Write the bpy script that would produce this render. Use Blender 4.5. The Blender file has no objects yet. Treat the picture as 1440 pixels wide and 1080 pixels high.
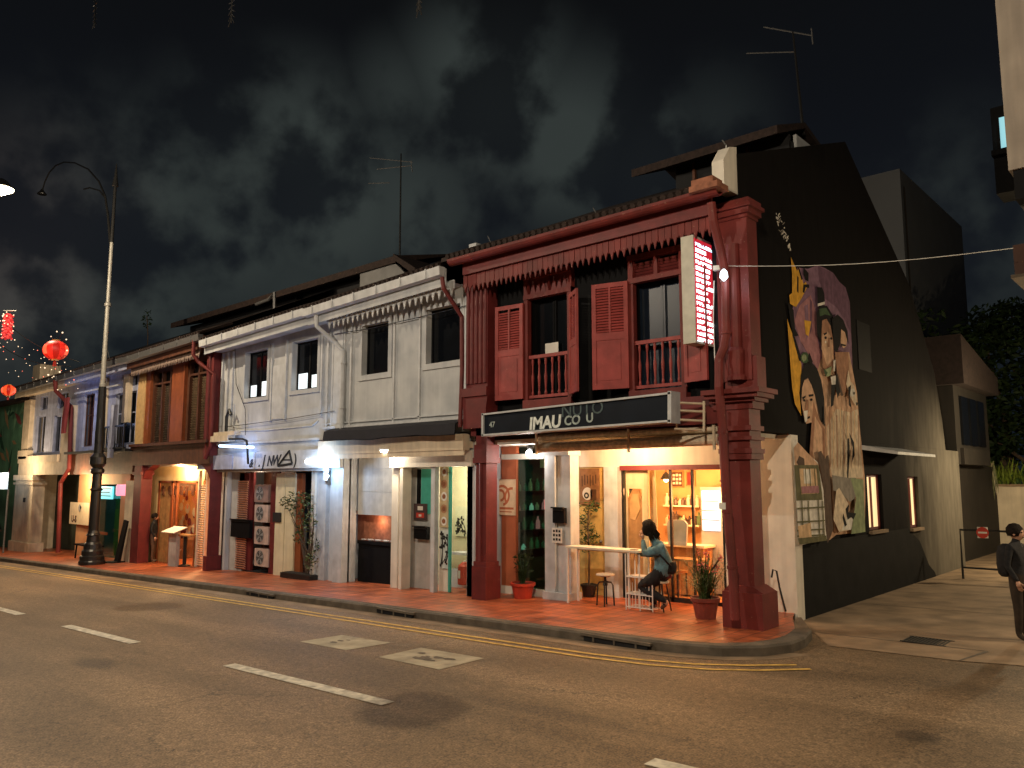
import bpy, bmesh, math, random
from mathutils import Vector, Matrix, noise
random.seed(7)
S = bpy.context.scene
COL = S.collection
R = math.radians

# ------------------------------------------------------------------ measured view
F, CX, CY, HOR, EYE = 1110.0, 720.0, 540.0, 674.0, 2.55
TILT = math.atan((HOR - CY) / F)
YAW = math.pi - math.atan((CX + 515) / (F / math.cos(TILT)))
FW = Vector((math.cos(YAW) * math.cos(TILT), math.sin(YAW) * math.cos(TILT), math.sin(TILT)))
RT = Vector((math.sin(YAW), -math.cos(YAW), 0))
UP = RT.cross(FW)
EYEP = Vector((0, 0, EYE))
SL = 0.025                                   # the street falls to the left


def ray(u, v):
    return FW * F + RT * (u - CX) + UP * (CY - v)


def at(u, v, y):
    d = ray(u, v)
    return EYEP + d * (y / d.y)


def atx(u, v, x):
    d = ray(u, v)
    return EYEP + d * (x / d.x)


def zg(x):
    return SL * (x + 6)


def atg(u, v, h=0.0):
    d = ray(u, v)
    return EYEP + d * ((SL * 6 + h - EYE) / (d.z - SL * d.x))


# ------------------------------------------------------------------ materials
def nt_new(name):
    m = bpy.data.materials.new(name)
    m.use_nodes = True
    nt = m.node_tree
    b = nt.nodes['Principled BSDF']
    return m, nt, b


def N(nt, kind, **kw):
    n = nt.nodes.new(kind)
    for k, v in kw.items():
        setattr(n, k, v)
    return n


def mat(name, col, rough=.7, var=.25, scale=6, bump=.15, metal=0, streak=0, spec=.4, bscale=40, tint=None, bdist=.01, chips=None, damp=0):
    """painted / plastered surface: mottled colour, optional vertical grime streaks, fine bump"""
    m, nt, b = nt_new(name)
    L = nt.links.new
    tc = N(nt, 'ShaderNodeNewGeometry')
    nz = N(nt, 'ShaderNodeTexNoise')
    nz.inputs['Scale'].default_value = scale
    nz.inputs['Detail'].default_value = 6
    L(tc.outputs['Position'], nz.inputs['Vector'])
    dark = tuple(c * (1 - var) for c in (tint or col)) + (1,)
    lite = tuple(min(1, c * (1 + var * .45)) for c in col) + (1,)
    rp = N(nt, 'ShaderNodeValToRGB')
    rp.color_ramp.elements[0].position = .3
    rp.color_ramp.elements[0].color = dark
    rp.color_ramp.elements[1].position = .68
    rp.color_ramp.elements[1].color = lite
    L(nz.outputs['Fac'], rp.inputs['Fac'])
    out = rp.outputs['Color']
    if streak:
        mp = N(nt, 'ShaderNodeMapping')
        mp.inputs['Scale'].default_value = (7, 7, .5)
        L(tc.outputs['Position'], mp.inputs['Vector'])
        n2 = N(nt, 'ShaderNodeTexNoise')
        n2.inputs['Scale'].default_value = 1.0
        n2.inputs['Detail'].default_value = 5
        L(mp.outputs['Vector'], n2.inputs['Vector'])
        r2 = N(nt, 'ShaderNodeValToRGB')
        r2.color_ramp.elements[0].position = .35
        r2.color_ramp.elements[0].color = (1 - streak, 1 - streak, 1 - streak * .9, 1)
        r2.color_ramp.elements[1].position = .6
        r2.color_ramp.elements[1].color = (1, 1, 1, 1)
        L(n2.outputs['Fac'], r2.inputs['Fac'])
        mx = N(nt, 'ShaderNodeMix', data_type='RGBA', blend_type='MULTIPLY')
        mx.inputs[0].default_value = 1
        L(out, mx.inputs[6])
        L(r2.outputs['Color'], mx.inputs[7])
        out = mx.outputs[2]
    if damp:                                             # broad damp patches
        n5 = N(nt, 'ShaderNodeTexNoise')
        n5.inputs['Scale'].default_value = .9
        n5.inputs['Detail'].default_value = 8
        n5.inputs['Roughness'].default_value = .62
        L(tc.outputs['Position'], n5.inputs['Vector'])
        r5 = N(nt, 'ShaderNodeMapRange', interpolation_type='SMOOTHSTEP')
        r5.inputs['From Min'].default_value = .5
        r5.inputs['From Max'].default_value = .72
        r5.inputs['To Max'].default_value = damp
        L(n5.outputs['Fac'], r5.inputs['Value'])
        x5 = N(nt, 'ShaderNodeMix', data_type='RGBA')
        x5.inputs[7].default_value = tuple(c * .45 for c in col) + (1,)
        L(r5.outputs[0], x5.inputs[0])
        L(out, x5.inputs[6])
        out = x5.outputs[2]
    if chips:                                            # flaked paint
        n6 = N(nt, 'ShaderNodeTexNoise')
        n6.inputs['Scale'].default_value = 16
        n6.inputs['Detail'].default_value = 7
        n6.inputs['Roughness'].default_value = .65
        L(tc.outputs['Position'], n6.inputs['Vector'])
        r6 = N(nt, 'ShaderNodeMapRange')
        r6.inputs['From Min'].default_value = .655
        r6.inputs['From Max'].default_value = .69
        r6.inputs['To Max'].default_value = .75
        L(n6.outputs['Fac'], r6.inputs['Value'])
        x6 = N(nt, 'ShaderNodeMix', data_type='RGBA')
        x6.inputs[7].default_value = chips + (1,)
        L(r6.outputs[0], x6.inputs[0])
        L(out, x6.inputs[6])
        out = x6.outputs[2]
    L(out, b.inputs['Base Color'])
    b.inputs['Roughness'].default_value = rough
    b.inputs['Metallic'].default_value = metal
    b.inputs['Specular IOR Level'].default_value = spec
    if bump:
        n3 = N(nt, 'ShaderNodeTexNoise')
        n3.inputs['Scale'].default_value = bscale
        n3.inputs['Detail'].default_value = 4
        L(tc.outputs['Position'], n3.inputs['Vector'])
        bp = N(nt, 'ShaderNodeBump')
        bp.inputs['Strength'].default_value = bump
        bp.inputs['Distance'].default_value = bdist
        L(n3.outputs['Fac'], bp.inputs['Height'])
        L(bp.outputs['Normal'], b.inputs['Normal'])
    return m


def emit(name, col, st):
    m, nt, b = nt_new(name)
    b.inputs['Base Color'].default_value = tuple(min(1, c) * .6 for c in col) + (1,)
    b.inputs['Emission Color'].default_value = tuple(col) + (1,)
    b.inputs['Emission Strength'].default_value = st
    b.inputs['Roughness'].default_value = .5
    return m


def glass(name, tint=(1, 1, 1), gloss=.1):
    m = bpy.data.materials.new(name)
    m.use_nodes = True
    nt = m.node_tree
    nt.nodes.clear()
    o = N(nt, 'ShaderNodeOutputMaterial')
    t = N(nt, 'ShaderNodeBsdfTransparent')
    t.inputs['Color'].default_value = tint + (1,)
    g = N(nt, 'ShaderNodeBsdfGlossy')
    g.inputs['Roughness'].default_value = .02
    lw = N(nt, 'ShaderNodeLayerWeight')
    lw.inputs['Blend'].default_value = .5
    f = N(nt, 'ShaderNodeMath', operation='POWER')
    nt.links.new(lw.outputs['Facing'], f.inputs[0])
    f.inputs[1].default_value = 4.5
    a = N(nt, 'ShaderNodeMath', operation='MULTIPLY_ADD')
    a.inputs[1].default_value = .6
    a.inputs[2].default_value = .02 + gloss * .2
    x = N(nt, 'ShaderNodeMixShader')
    nt.links.new(f.outputs[0], a.inputs[0])
    nt.links.new(a.outputs[0], x.inputs[0])
    nt.links.new(t.outputs[0], x.inputs[1])
    nt.links.new(g.outputs[0], x.inputs[2])
    nt.links.new(x.outputs[0], o.inputs['Surface'])
    return m


M = {}
M['red'] = mat('red_paint', (.18, .026, .022), .6, .34, 2.2, .2, streak=.16, chips=(.3, .16, .12), damp=.35)
M['darkred'] = mat('dark_red_paint', (.15, .022, .022), .55, .25, 4, .1, streak=.12, chips=(.22, .12, .1), damp=.35)
M['pinkred'] = mat('shutter_red_paint', (.34, .058, .052), .55, .28, 4, .1, streak=.12, chips=(.42, .2, .16))
M['white'] = mat('white_plaster', (.54, .555, .565), .85, .14, 1.3, .2, streak=.1, tint=(.44, .465, .5), damp=.25)
M['whitetrim'] = mat('white_trim', (.56, .58, .6), .6, .18, 4, .08, streak=.1, damp=.2)
M['cream'] = mat('cream_plaster', (.68, .57, .42), .8, .18, 3, .15, streak=.15)
M['creamw'] = mat('warm_white_paint', (.74, .69, .6), .65, .12, 3, .08, streak=.12)
M['grey'] = mat('grey_metal_paint', (.32, .33, .33), .5, .15, 5, .05)
M['lgrey'] = mat('light_grey_paint', (.5, .5, .48), .6, .15, 5, .06, streak=.15)
M['bluegrey'] = mat('blue_grey_plaster', (.42, .46, .62), .75, .2, 4, .1, streak=.25)
M['black'] = mat('black_paint', (.006, .006, .007), .7, .3, 5, .06, spec=.12)
M['blackwall'] = mat('black_wall_paint', (.022, .02, .019), .8, .35, 1.5, .25, streak=.3, spec=.1)
M['dado'] = mat('dark_dado_paint', (.014, .014, .014), .8, .3, 2, .15, spec=.08)
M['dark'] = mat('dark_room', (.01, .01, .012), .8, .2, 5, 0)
M['metal'] = mat('galvanised_steel', (.25, .25, .25), .4, .15, 20, .05, metal=.7)
M['pole'] = mat('weathered_grey_pole', (.36, .35, .31), .5, .2, 8, .1, metal=.2, streak=.2)
M['blackmetal'] = mat('black_iron', (.02, .02, .02), .35, .25, 20, .1, metal=.3, spec=.6)
M['whitemetal'] = mat('white_powder_coat', (.75, .74, .7), .4, .08, 10, .03)
M['roof'] = mat('old_clay_roof_tile', (.028, .016, .013), .85, .45, 8, .5, bscale=12, bdist=.05)
M['eaveclay'] = mat('clay_eave_tile', (.3, .12, .07), .8, .4, 8, .4)
M['brown'] = mat('brown_stained_wood', (.11, .042, .022), .55, .35, 6, .2, streak=.3)
M['orangewood'] = mat('orange_painted_post', (.3, .085, .03), .5, .2, 6, .12, streak=.2)
M['wood'] = mat('varnished_wood', (.42, .23, .09), .45, .3, 7, .15, streak=.25)
M['yellowwood'] = mat('yellow_painted_door', (.75, .5, .17), .5, .2, 6, .1, streak=.15)
M['palewood'] = mat('pale_table_top', (.72, .66, .52), .5, .15, 9, .08)
M['terracotta'] = mat('red_plastic_pot', (.5, .06, .035), .4, .15, 8, .04)
M['claypot'] = mat('brown_clay_pot', (.22, .05, .035), .6, .25, 8, .1)
M['soil'] = mat('soil', (.03, .02, .014), .95, .3, 20, .4)
M['leaf'] = mat('leaf_green', (.05, .1, .025), .5, .5, 9, 0, tint=(.02, .05, .012))
M['leafdry'] = mat('leaf_olive', (.13, .14, .05), .55, .5, 9, 0)
M['leafdark'] = mat('leaf_dark_green', (.02, .038, .013), .6, .5, 5, 0, spec=.15)
M['treeleaf'] = mat('tree_leaf', (.022, .036, .009), .6, .5, 2, 0, spec=.15)
M['roofdark'] = mat('dim_roof_tile', (.028, .017, .014), .85, .4, 8, .4)
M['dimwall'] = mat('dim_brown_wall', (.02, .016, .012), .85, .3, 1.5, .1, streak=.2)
M['leaflime'] = mat('leaf_lime', (.16, .22, .03), .5, .4, 8, 0)
M['bark'] = mat('bark', (.09, .06, .04), .9, .4, 14, .5)
M['petal'] = mat('pink_red_blossom', (.7, .16, .14), .5, .4, 12, 0)
M['teal'] = mat('teal_paint', (.06, .4, .32), .5, .15, 6, .05)
M['brick'] = mat('orange_brick_tile', (.42, .17, .1), .6, .35, 9, .2)
M['concrete'] = mat('concrete', (.27, .19, .12), .85, .45, 1.6, .4, streak=0)
M['kerb'] = mat('kerb_concrete', (.13, .105, .08), .85, .4, 4, .4)
M['patch'] = mat('patched_concrete', (.42, .37, .27), .85, .35, 3.5, .3)
M['linewhite'] = mat('road_line_white', (.6, .55, .44), .7, .45, 9, .15, chips=(.16, .12, .08))
M['lineyellow'] = mat('road_line_yellow', (.66, .42, .1), .7, .4, 9, .15, chips=(.16, .12, .08))
M['iron'] = mat('cast_iron', (.03, .027, .024), .6, .4, 20, .3)
M['boardnavy'] = mat('dark_navy_sign_board', (.008, .012, .02), .5, .3, 2, .02, spec=.15)
M['skin'] = mat('skin', (.5, .28, .19), .5, .1, 12, .03)
M['denim'] = mat('teal_denim', (.1, .2, .24), .9, .5, 9, .9, bscale=13, bdist=.03)
M['trouser'] = mat('black_cloth', (.014, .014, .016), .9, .4, 14, .8, bscale=12, bdist=.03)
M['hair'] = mat('dark_hair', (.014, .01, .008), .75, .5, 30, .9, spec=.12, bdist=.02)
M['maroon'] = mat('maroon_cloth', (.2, .03, .03), .85, .3, 14, .2)
M['sandal'] = mat('brown_sandal', (.1, .055, .035), .6, .2, 10, .1)
M['glass'] = glass('shop_glass', (.93, .96, .94))
M['darkglass'] = mat('dark_window_glass', (.005, .006, .008), .12, .2, 3, 0, spec=.4)
M['greenglass'] = glass('green_tinted_glass', (.4, .62, .52), .35)
M['blueglass'] = mat('blue_reflecting_glass', (.008, .015, .03), .35, .3, 2, 0, spec=.35)
M['paper'] = mat('white_paper', (.75, .72, .66), .8, .08, 10, 0)
M['orange'] = mat('orange_wall', (.62, .24, .07), .7, .2, 2, .05)
M['peach'] = mat('peach_wall', (.66, .36, .17), .7, .18, 2, .05)
M['yellowcream'] = mat('cream_curtain', (.7, .55, .34), .8, .15, 4, .05, streak=.2)
M['ink'] = mat('black_ink', (.02, .02, .02), .7, .2, 10, 0)
M['redink'] = mat('red_ink', (.55, .05, .03), .7, .2, 10, 0)
M['fridge'] = mat('grey_plastic', (.3, .31, .32), .5, .1, 8, .02)
M['greenwall'] = mat('green_painted_wall', (.12, .3, .18), .8, .25, 2, .15, streak=.2)
M['shell'] = mat('beige_concrete_wall', (.36, .31, .26), .85, .15, 2, .15, streak=.15)
M['greyblock'] = mat('grey_concrete_block', (.16, .17, .185), .9, .1, .6, .1)
M['brownblock'] = mat('brown_concrete_block', (.13, .1, .07), .9, .3, .6, .1, streak=.2)
M['creamwall'] = mat('cream_boundary_wall', (.7, .6, .45), .8, .15, 2, .1, streak=.15)
M['carpaint'] = mat('dark_maroon_car_paint', (.03, .006, .006), .25, .1, 3, 0, spec=.7)
M['rubber'] = mat('rubber', (.012, .012, .012), .8, .2, 10, .1)
M['tarp'] = mat('dark_blue_awning_cloth', (.012, .012, .02), .8, .3, 4, .2)

E_ = {}
E_['warm'] = emit('warm_bulb', (1, .66, .3), 14)
E_['white'] = emit('white_tube', (.82, .92, 1), 14)
E_['blue'] = emit('blue_white_tube', (.45, .72, 1), 16)
E_['led'] = emit('led_strip_blue', (.5, .68, 1), 4)
E_['signwhite'] = emit('sign_lettering_lit', (.9, .95, 1), 2.6)
E_['signblue'] = emit('sign_lettering_blue', (.45, .8, 1), 2.2)
E_['signred'] = emit('sign_panel_red_lit', (.75, .03, .05), .55)
E_['lantern'] = emit('lantern_red_lit', (1, .03, .015), .55)
E_['lanternrib'] = emit('lantern_red_seam', (.8, .02, .01), .3)
E_['lanternglow'] = emit('lantern_bright_panel', (1, .12, .05), 1.1)
E_['lanternhot'] = emit('lantern_orange_lit', (1, .1, .025), .8)
E_['fairy'] = emit('fairy_bulb', (1, .75, .5), 1.3)
E_['fairyred'] = emit('fairy_bulb_red', (1, .2, .12), 1.5)
E_['tealsign'] = emit('teal_lit_sign', (.15, .75, .85), 1.2)
E_['pinksign'] = emit('pink_lit_sign', (1, .3, .4), 1.3)
E_['screen'] = emit('cool_lit_display', (.75, .88, 1), 1.6)
E_['winlit'] = emit('lit_window_lower', (.85, .95, 1), 1.0)
E_['winwarm'] = emit('warm_lit_window', (1, .72, .35), 1.0)
E_['cyanwin'] = emit('cyan_lit_window', (.35, .75, .85), .7)
E_['street'] = emit('street_lamp_bulb', (1, .78, .45), 14)
E_['busstop'] = emit('lit_street_sign', (.62, .82, 1), .7)


# ------------------------------------------------------------------ mesh builder
class MB:
    def __init__(s):
        s.v, s.f, s.m = [], [], []

    def face(s, pts, m=0):
        i = len(s.v)
        s.v += [tuple(p) for p in pts]
        s.f.append(tuple(range(i, i + len(pts))))
        s.m.append(m)

    def raw(s, vs, fs, m=0):
        i = len(s.v)
        s.v += [tuple(p) for p in vs]
        for f in fs:
            s.f.append(tuple(i + k for k in f))
            s.m.append(m)

    def box(s, x0, x1, y0, y1, z0, z1, m=0):
        x0, x1 = sorted((x0, x1)); y0, y1 = sorted((y0, y1)); z0, z1 = sorted((z0, z1))
        s.raw([(x0, y0, z0), (x1, y0, z0), (x1, y1, z0), (x0, y1, z0), (x0, y0, z1), (x1, y0, z1), (x1, y1, z1), (x0, y1, z1)],
              [(0, 3, 2, 1), (4, 5, 6, 7), (0, 1, 5, 4), (1, 2, 6, 5), (2, 3, 7, 6), (3, 0, 4, 7)], m)
        return s

    def obox(s, c, sx, sy, sz, rz=0, m=0, rx=0):
        """box centred at c, rotated"""
        mt = Matrix.Translation(c) @ Matrix.Rotation(rz, 4, 'Z') @ Matrix.Rotation(rx, 4, 'X')
        vs = [mt @ Vector((a * sx / 2, b * sy / 2, d * sz / 2)) for d in (-1, 1) for a, b in ((-1, -1), (1, -1), (1, 1), (-1, 1))]
        s.raw(vs, [(0, 3, 2, 1), (4, 5, 6, 7), (0, 1, 5, 4), (1, 2, 6, 5), (2, 3, 7, 6), (3, 0, 4, 7)], m)
        return s

    def prism(s, poly, axis, a0, a1, m=0):
        """poly = 2D outline in the other two axes, pulled along axis"""
        n = len(poly)
        def P(p, a):
            return {'x': (a, p[0], p[1]), 'y': (p[0], a, p[1]), 'z': (p[0], p[1], a)}[axis]
        vs = [P(p, a0) for p in poly] + [P(p, a1) for p in poly]
        fs = [tuple(range(n))[::-1], tuple(range(n, 2 * n))] + [(i, (i + 1) % n, n + (i + 1) % n, n + i) for i in range(n)]
        s.raw(vs, fs, m)
        return s

    def tube(s, pts, r, n=8, m=0, cap=True):
        pts = [Vector(p) for p in pts]
        rs = r if isinstance(r, (list, tuple)) else [r] * len(pts)
        base = len(s.v)
        a = None
        for i, p in enumerate(pts):
            d = (pts[min(i + 1, len(pts) - 1)] - pts[max(i - 1, 0)]).normalized()
            if a is None:
                a = d.orthogonal().normalized()
            else:
                a = (a - d * a.dot(d)).normalized()
            b = d.cross(a)
            for k in range(n):
                t = 2 * math.pi * k / n
                s.v.append(tuple(p + (a * math.cos(t) + b * math.sin(t)) * rs[i]))
        for i in range(len(pts) - 1):
            for k in range(n):
                q = base + i * n
                s.f.append((q + k, q + (k + 1) % n, q + n + (k + 1) % n, q + n + k))
                s.m.append(m)
        if cap:
            s.f.append(tuple(base + k for k in range(n))[::-1]); s.m.append(m)
            q = base + (len(pts) - 1) * n
            s.f.append(tuple(q + k for k in range(n))); s.m.append(m)
        return s

    def lathe(s, prof, c, n=20, m=0, sx=1, sy=1):
        base = len(s.v)
        for r, z in prof:
            for k in range(n):
                t = 2 * math.pi * k / n
                s.v.append((c[0] + r * sx * math.cos(t), c[1] + r * sy * math.sin(t), c[2] + z))
        for i in range(len(prof) - 1):
            for k in range(n):
                q = base + i * n
                s.f.append((q + k, q + (k + 1) % n, q + n + (k + 1) % n, q + n + k)); s.m.append(m)
        s.f.append(tuple(base + k for k in range(n))[::-1]); s.m.append(m)
        q = base + (len(prof) - 1) * n
        s.f.append(tuple(q + k for k in range(n))); s.m.append(m)
        return s

    def ball(s, c, r, n=12, m=0, sz=1):
        k = max(4, n // 2)
        s.lathe([(max(.001, r * math.sin(math.pi * i / k)), -r * sz * math.cos(math.pi * i / k)) for i in range(k + 1)], c, n, m)
        return s

    def wall(s, x0, x1, z0, z1, y0, y1, holes, m=0):
        """wall slab in the xz plane with rectangular openings (hx0,hx1,hz0,hz1)"""
        xs = sorted({x0, x1, *[min(max(h[i], x0), x1) for h in holes for i in (0, 1)]})
        zs = sorted({z0, z1, *[min(max(h[i], z0), z1) for h in holes for i in (2, 3)]})
        def solid(i, j):
            if i < 0 or j < 0 or i >= len(xs) - 1 or j >= len(zs) - 1:
                return False
            cx, cz = (xs[i] + xs[i + 1]) / 2, (zs[j] + zs[j + 1]) / 2
            return not any(h[0] < cx < h[1] and h[2] < cz < h[3] for h in holes)
        for i in range(len(xs) - 1):
            for j in range(len(zs) - 1):
                if not solid(i, j):
                    continue
                a, b, c, d = xs[i], xs[i + 1], zs[j], zs[j + 1]
                s.face([(a, y0, c), (b, y0, c), (b, y0, d), (a, y0, d)], m)
                s.face([(b, y1, c), (a, y1, c), (a, y1, d), (b, y1, d)], m)
                if not solid(i - 1, j): s.face([(a, y1, c), (a, y0, c), (a, y0, d), (a, y1, d)], m)
                if not solid(i + 1, j): s.face([(b, y0, c), (b, y1, c), (b, y1, d), (b, y0, d)], m)
                if not solid(i, j - 1): s.face([(a, y1, c), (b, y1, c), (b, y0, c), (a, y0, c)], m)
                if not solid(i, j + 1): s.face([(a, y0, d), (b, y0, d), (b, y1, d), (a, y1, d)], m)
        return s

    def build(s, name, mats, parent=None, smooth=False, loc=None):
        off = Vector((0, 0, 0))
        if parent is not None:
            p = parent
            while p is not None:
                off += Vector(p.location)
                p = p.parent
        elif loc is not None:
            off = Vector(loc)
        me = bpy.data.meshes.new(name)
        me.from_pydata([tuple(Vector(v) - off) for v in s.v], [], s.f)
        if not isinstance(mats, (list, tuple)):
            mats = [mats]
        for q in mats:
            me.materials.append(M[q] if isinstance(q, str) else q)
        me.polygons.foreach_set('material_index', s.m)
        if smooth:
            me.polygons.foreach_set('use_smooth', [True] * len(me.polygons))
        me.update()
        o = bpy.data.objects.new(name, me)
        COL.objects.link(o)
        if parent is not None:
            o.parent = parent
        else:
            o.location = off
        return o


def tag(o, label=None, cat=None, group=None, kind=None):
    if label: o['label'] = label
    if cat: o['category'] = cat
    if group: o['group'] = group
    if kind: o['kind'] = kind
    return o


def thing(name, loc, label, cat, group=None):
    o = bpy.data.objects.new(name, None)
    o.empty_display_size = .1
    o.location = loc
    COL.objects.link(o)
    return tag(o, label, cat, group)


def boxes(name, m, root, *bs):
    for q in bs:
        MB().box(*q).build(name, m, root)


def copy_tree(o, parent=None):
    c = o.copy()
    COL.objects.link(c)
    c.parent = parent
    for ch in [q for q in bpy.data.objects if q.parent == o]:
        copy_tree(ch, c)
    return c


def text(mb, body, origin, ux, uz, size, depth, m=0, shear=0, bold=0):
    """lettering: ux = reading direction, uz = up direction, standing out towards ux x uz"""
    cu = bpy.data.curves.new('lettering', 'FONT')
    cu.body = body
    cu.size = size
    cu.extrude = depth
    cu.shear = shear
    cu.offset = bold
    cu.resolution_u = 3
    to = bpy.data.objects.new('lettering', cu)
    COL.objects.link(to)
    dg = bpy.context.evaluated_depsgraph_get()
    me = bpy.data.meshes.new_from_object(to.evaluated_get(dg))
    ux, uz = Vector(ux).normalized(), Vector(uz).normalized()
    un = ux.cross(uz)
    o = Vector(origin)
    mb.raw([o + ux * v.co.x + uz * v.co.y + un * v.co.z for v in me.vertices], [tuple(p.vertices) for p in me.polygons], m)
    bpy.data.objects.remove(to)
    bpy.data.curves.remove(cu)
    bpy.data.meshes.remove(me)


def leaves(mb, c, rad, n, size, m=(0,), flat=1.0, rnd=random):
    """leaf-sized faces spread through an uneven volume round c"""
    c = Vector(c)
    sx, sy, sz = rad if isinstance(rad, (tuple, list)) else (rad, rad, rad)
    for _ in range(n):
        while True:
            d = Vector((rnd.uniform(-1, 1), rnd.uniform(-1, 1), rnd.uniform(-1, 1)))
            if d.length < 1 and rnd.random() < .25 + .75 * d.length:
                break
        p = c + Vector((d.x * sx, d.y * sy, d.z * sz))
        a = Vector((rnd.gauss(0, 1), rnd.gauss(0, 1), rnd.gauss(0, .6) * flat)).normalized()
        b = a.orthogonal().normalized()
        b.rotate(Matrix.Rotation(rnd.uniform(0, 6.28), 3, a))
        q = size * rnd.uniform(.6, 1.3)
        mb.face([p - a * q, p + b * q * .35 - a * q * .1, p + a * q, p - b * q * .35 - a * q * .1], rnd.choice(m))


def blade(mb, base, tip, w, sag, m=0, seg=4):
    """arching frond strip"""
    base, tip = Vector(base), Vector(tip)
    d = tip - base
    side = d.cross(Vector((0, 0, 1)))
    side = side.normalized() if side.length > 1e-4 else Vector((1, 0, 0))
    pr = None
    for i in range(seg + 1):
        t = i / seg
        p = base + d * t + Vector((0, 0, sag * 4 * t * (1 - t)))
        ww = w * (1 - t) ** .6 * (.4 + 1.2 * min(t * 3, .5))
        cur = (p - side * ww, p + side * ww)
        if pr:
            mb.face([pr[0], pr[1], cur[1], cur[0]], m)
        pr = cur

# ================================================================== SKY
W = bpy.data.worlds.new('World')
S.world = W
W.use_nodes = True
nt = W.node_tree
L = nt.links.new
bg = nt.nodes['Background']
tc = N(nt, 'ShaderNodeTexCoord')
sep = N(nt, 'ShaderNodeSeparateXYZ')
L(tc.outputs['Generated'], sep.inputs[0])
grad = N(nt, 'ShaderNodeValToRGB')
e = grad.color_ramp.elements
e[0].position, e[0].color = 0.0, (.0052, .0075, .0105, 1)
e[1].position, e[1].color = .55, (.0036, .004, .0046, 1)
q = grad.color_ramp.elements.new(.28); q.color = (.005, .0062, .009, 1)
L(sep.outputs['Z'], grad.inputs['Fac'])
nz = N(nt, 'ShaderNodeTexNoise')
nz.inputs['Scale'].default_value = 9.0
nz.inputs['Detail'].default_value = 9
nz.inputs['Roughness'].default_value = .5
nz.inputs['Distortion'].default_value = 0
L(tc.outputs['Generated'], nz.inputs['Vector'])
# banks of cloud: (direction as seen from the street, half width)
banks = [((650, 100), .085, .9), ((700, 150), .12, 1.0), ((800, 205), .12, 1.0), ((910, 235), .1, .8), ((560, 130), .07, .6), ((420, 210), .11, 1), ((470, 290), .14, 1), ((350, 260), .14, .8), ((330, 330), .14, .8), ((230, 280), .12, .8),
         ((150, 280), .13, .6), ((560, 300), .15, .8), ((60, 420), .13, 1.0), ((200, 440), .13, .8), ((620, 340), .13, .6),
         ((1360, 330), .14, .45), ((420, 400), .13, .6), ((1000, 180), .08, .3), ((-250, 380), .2, .9), ((110, 330), .14, .7)]
acc = None
for (u, v), wd, st in banks:
    d = ray(u, v).normalized()
    dp = N(nt, 'ShaderNodeVectorMath', operation='DISTANCE')
    L(tc.outputs['Generated'], dp.inputs[0])
    dp.inputs[1].default_value = d
    mr = N(nt, 'ShaderNodeMapRange', interpolation_type='SMOOTHSTEP')
    mr.inputs['From Min'].default_value = wd * 1.35
    mr.inputs['From Max'].default_value = 0
    mr.inputs['To Max'].default_value = st
    L(dp.outputs['Value'], mr.inputs['Value'])
    if acc is None:
        acc = mr.outputs[0]
    else:
        a = N(nt, 'ShaderNodeMath', operation='MAXIMUM')
        L(acc, a.inputs[0]); L(mr.outputs[0], a.inputs[1])
        acc = a.outputs[0]
ramp = N(nt, 'ShaderNodeMapRange', interpolation_type='SMOOTHSTEP')
ramp.inputs['From Min'].default_value = .4
ramp.inputs['From Max'].default_value = .58
L(nz.outputs['Fac'], ramp.inputs['Value'])
mul = N(nt, 'ShaderNodeMath', operation='MULTIPLY', use_clamp=True)
L(acc, mul.inputs[0]); L(ramp.outputs[0], mul.inputs[1])
# thin base so that the bank keeps a body
add = N(nt, 'ShaderNodeMath', operation='MULTIPLY_ADD', use_clamp=True)
L(acc, add.inputs[0]); add.inputs[1].default_value = .16; L(mul.outputs[0], add.inputs[2])
# glare of the left street lamp painted into the cloud as a warm tint
dw = N(nt, 'ShaderNodeVectorMath', operation='DISTANCE')
L(tc.outputs['Generated'], dw.inputs[0])
dw.inputs[1].default_value = ray(-90, 290).normalized()
mw = N(nt, 'ShaderNodeMapRange', interpolation_type='SMOOTHSTEP')
mw.inputs['From Min'].default_value = .24
mw.inputs['From Max'].default_value = .0
L(dw.outputs['Value'], mw.inputs['Value'])
cc = N(nt, 'ShaderNodeMix', data_type='RGBA')
cc.inputs[6].default_value = (.028, .0345, .0325, 1)
cc.inputs[7].default_value = (.05, .043, .041, 1)
L(mw.outputs[0], cc.inputs[0])
mx = N(nt, 'ShaderNodeMix', data_type='RGBA')
L(add.outputs[0], mx.inputs[0])
L(grad.outputs['Color'], mx.inputs[6])
L(cc.outputs[2], mx.inputs[7])
L(mx.outputs[2], bg.inputs['Color'])
bg.inputs['Strength'].default_value = 1.0

# ================================================================== GROUND
# asphalt
m, nt, b = nt_new('asphalt')
L = nt.links.new
g = N(nt, 'ShaderNodeNewGeometry')
n1 = N(nt, 'ShaderNodeTexNoise'); n1.inputs['Scale'].default_value = .55; n1.inputs['Detail'].default_value = 5
mp = N(nt, 'ShaderNodeMapping'); mp.inputs['Scale'].default_value = (.35, 1.3, 1)
L(g.outputs['Position'], mp.inputs['Vector']); L(mp.outputs['Vector'], n1.inputs['Vector'])
n2 = N(nt, 'ShaderNodeTexNoise'); n2.inputs['Scale'].default_value = 48; n2.inputs['Detail'].default_value = 3
L(g.outputs['Position'], n2.inputs['Vector'])
n4 = N(nt, 'ShaderNodeTexNoise'); n4.inputs['Scale'].default_value = 14; n4.inputs['Detail'].default_value = 6
L(g.outputs['Position'], n4.inputs['Vector'])
r1 = N(nt, 'ShaderNodeValToRGB')
r1.color_ramp.elements[0].position = .33; r1.color_ramp.elements[0].color = (.14, .094, .054, 1)
r1.color_ramp.elements[1].position = .68; r1.color_ramp.elements[1].color = (.3, .202, .117, 1)
L(n1.outputs['Fac'], r1.inputs['Fac'])
r2 = N(nt, 'ShaderNodeValToRGB')
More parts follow.
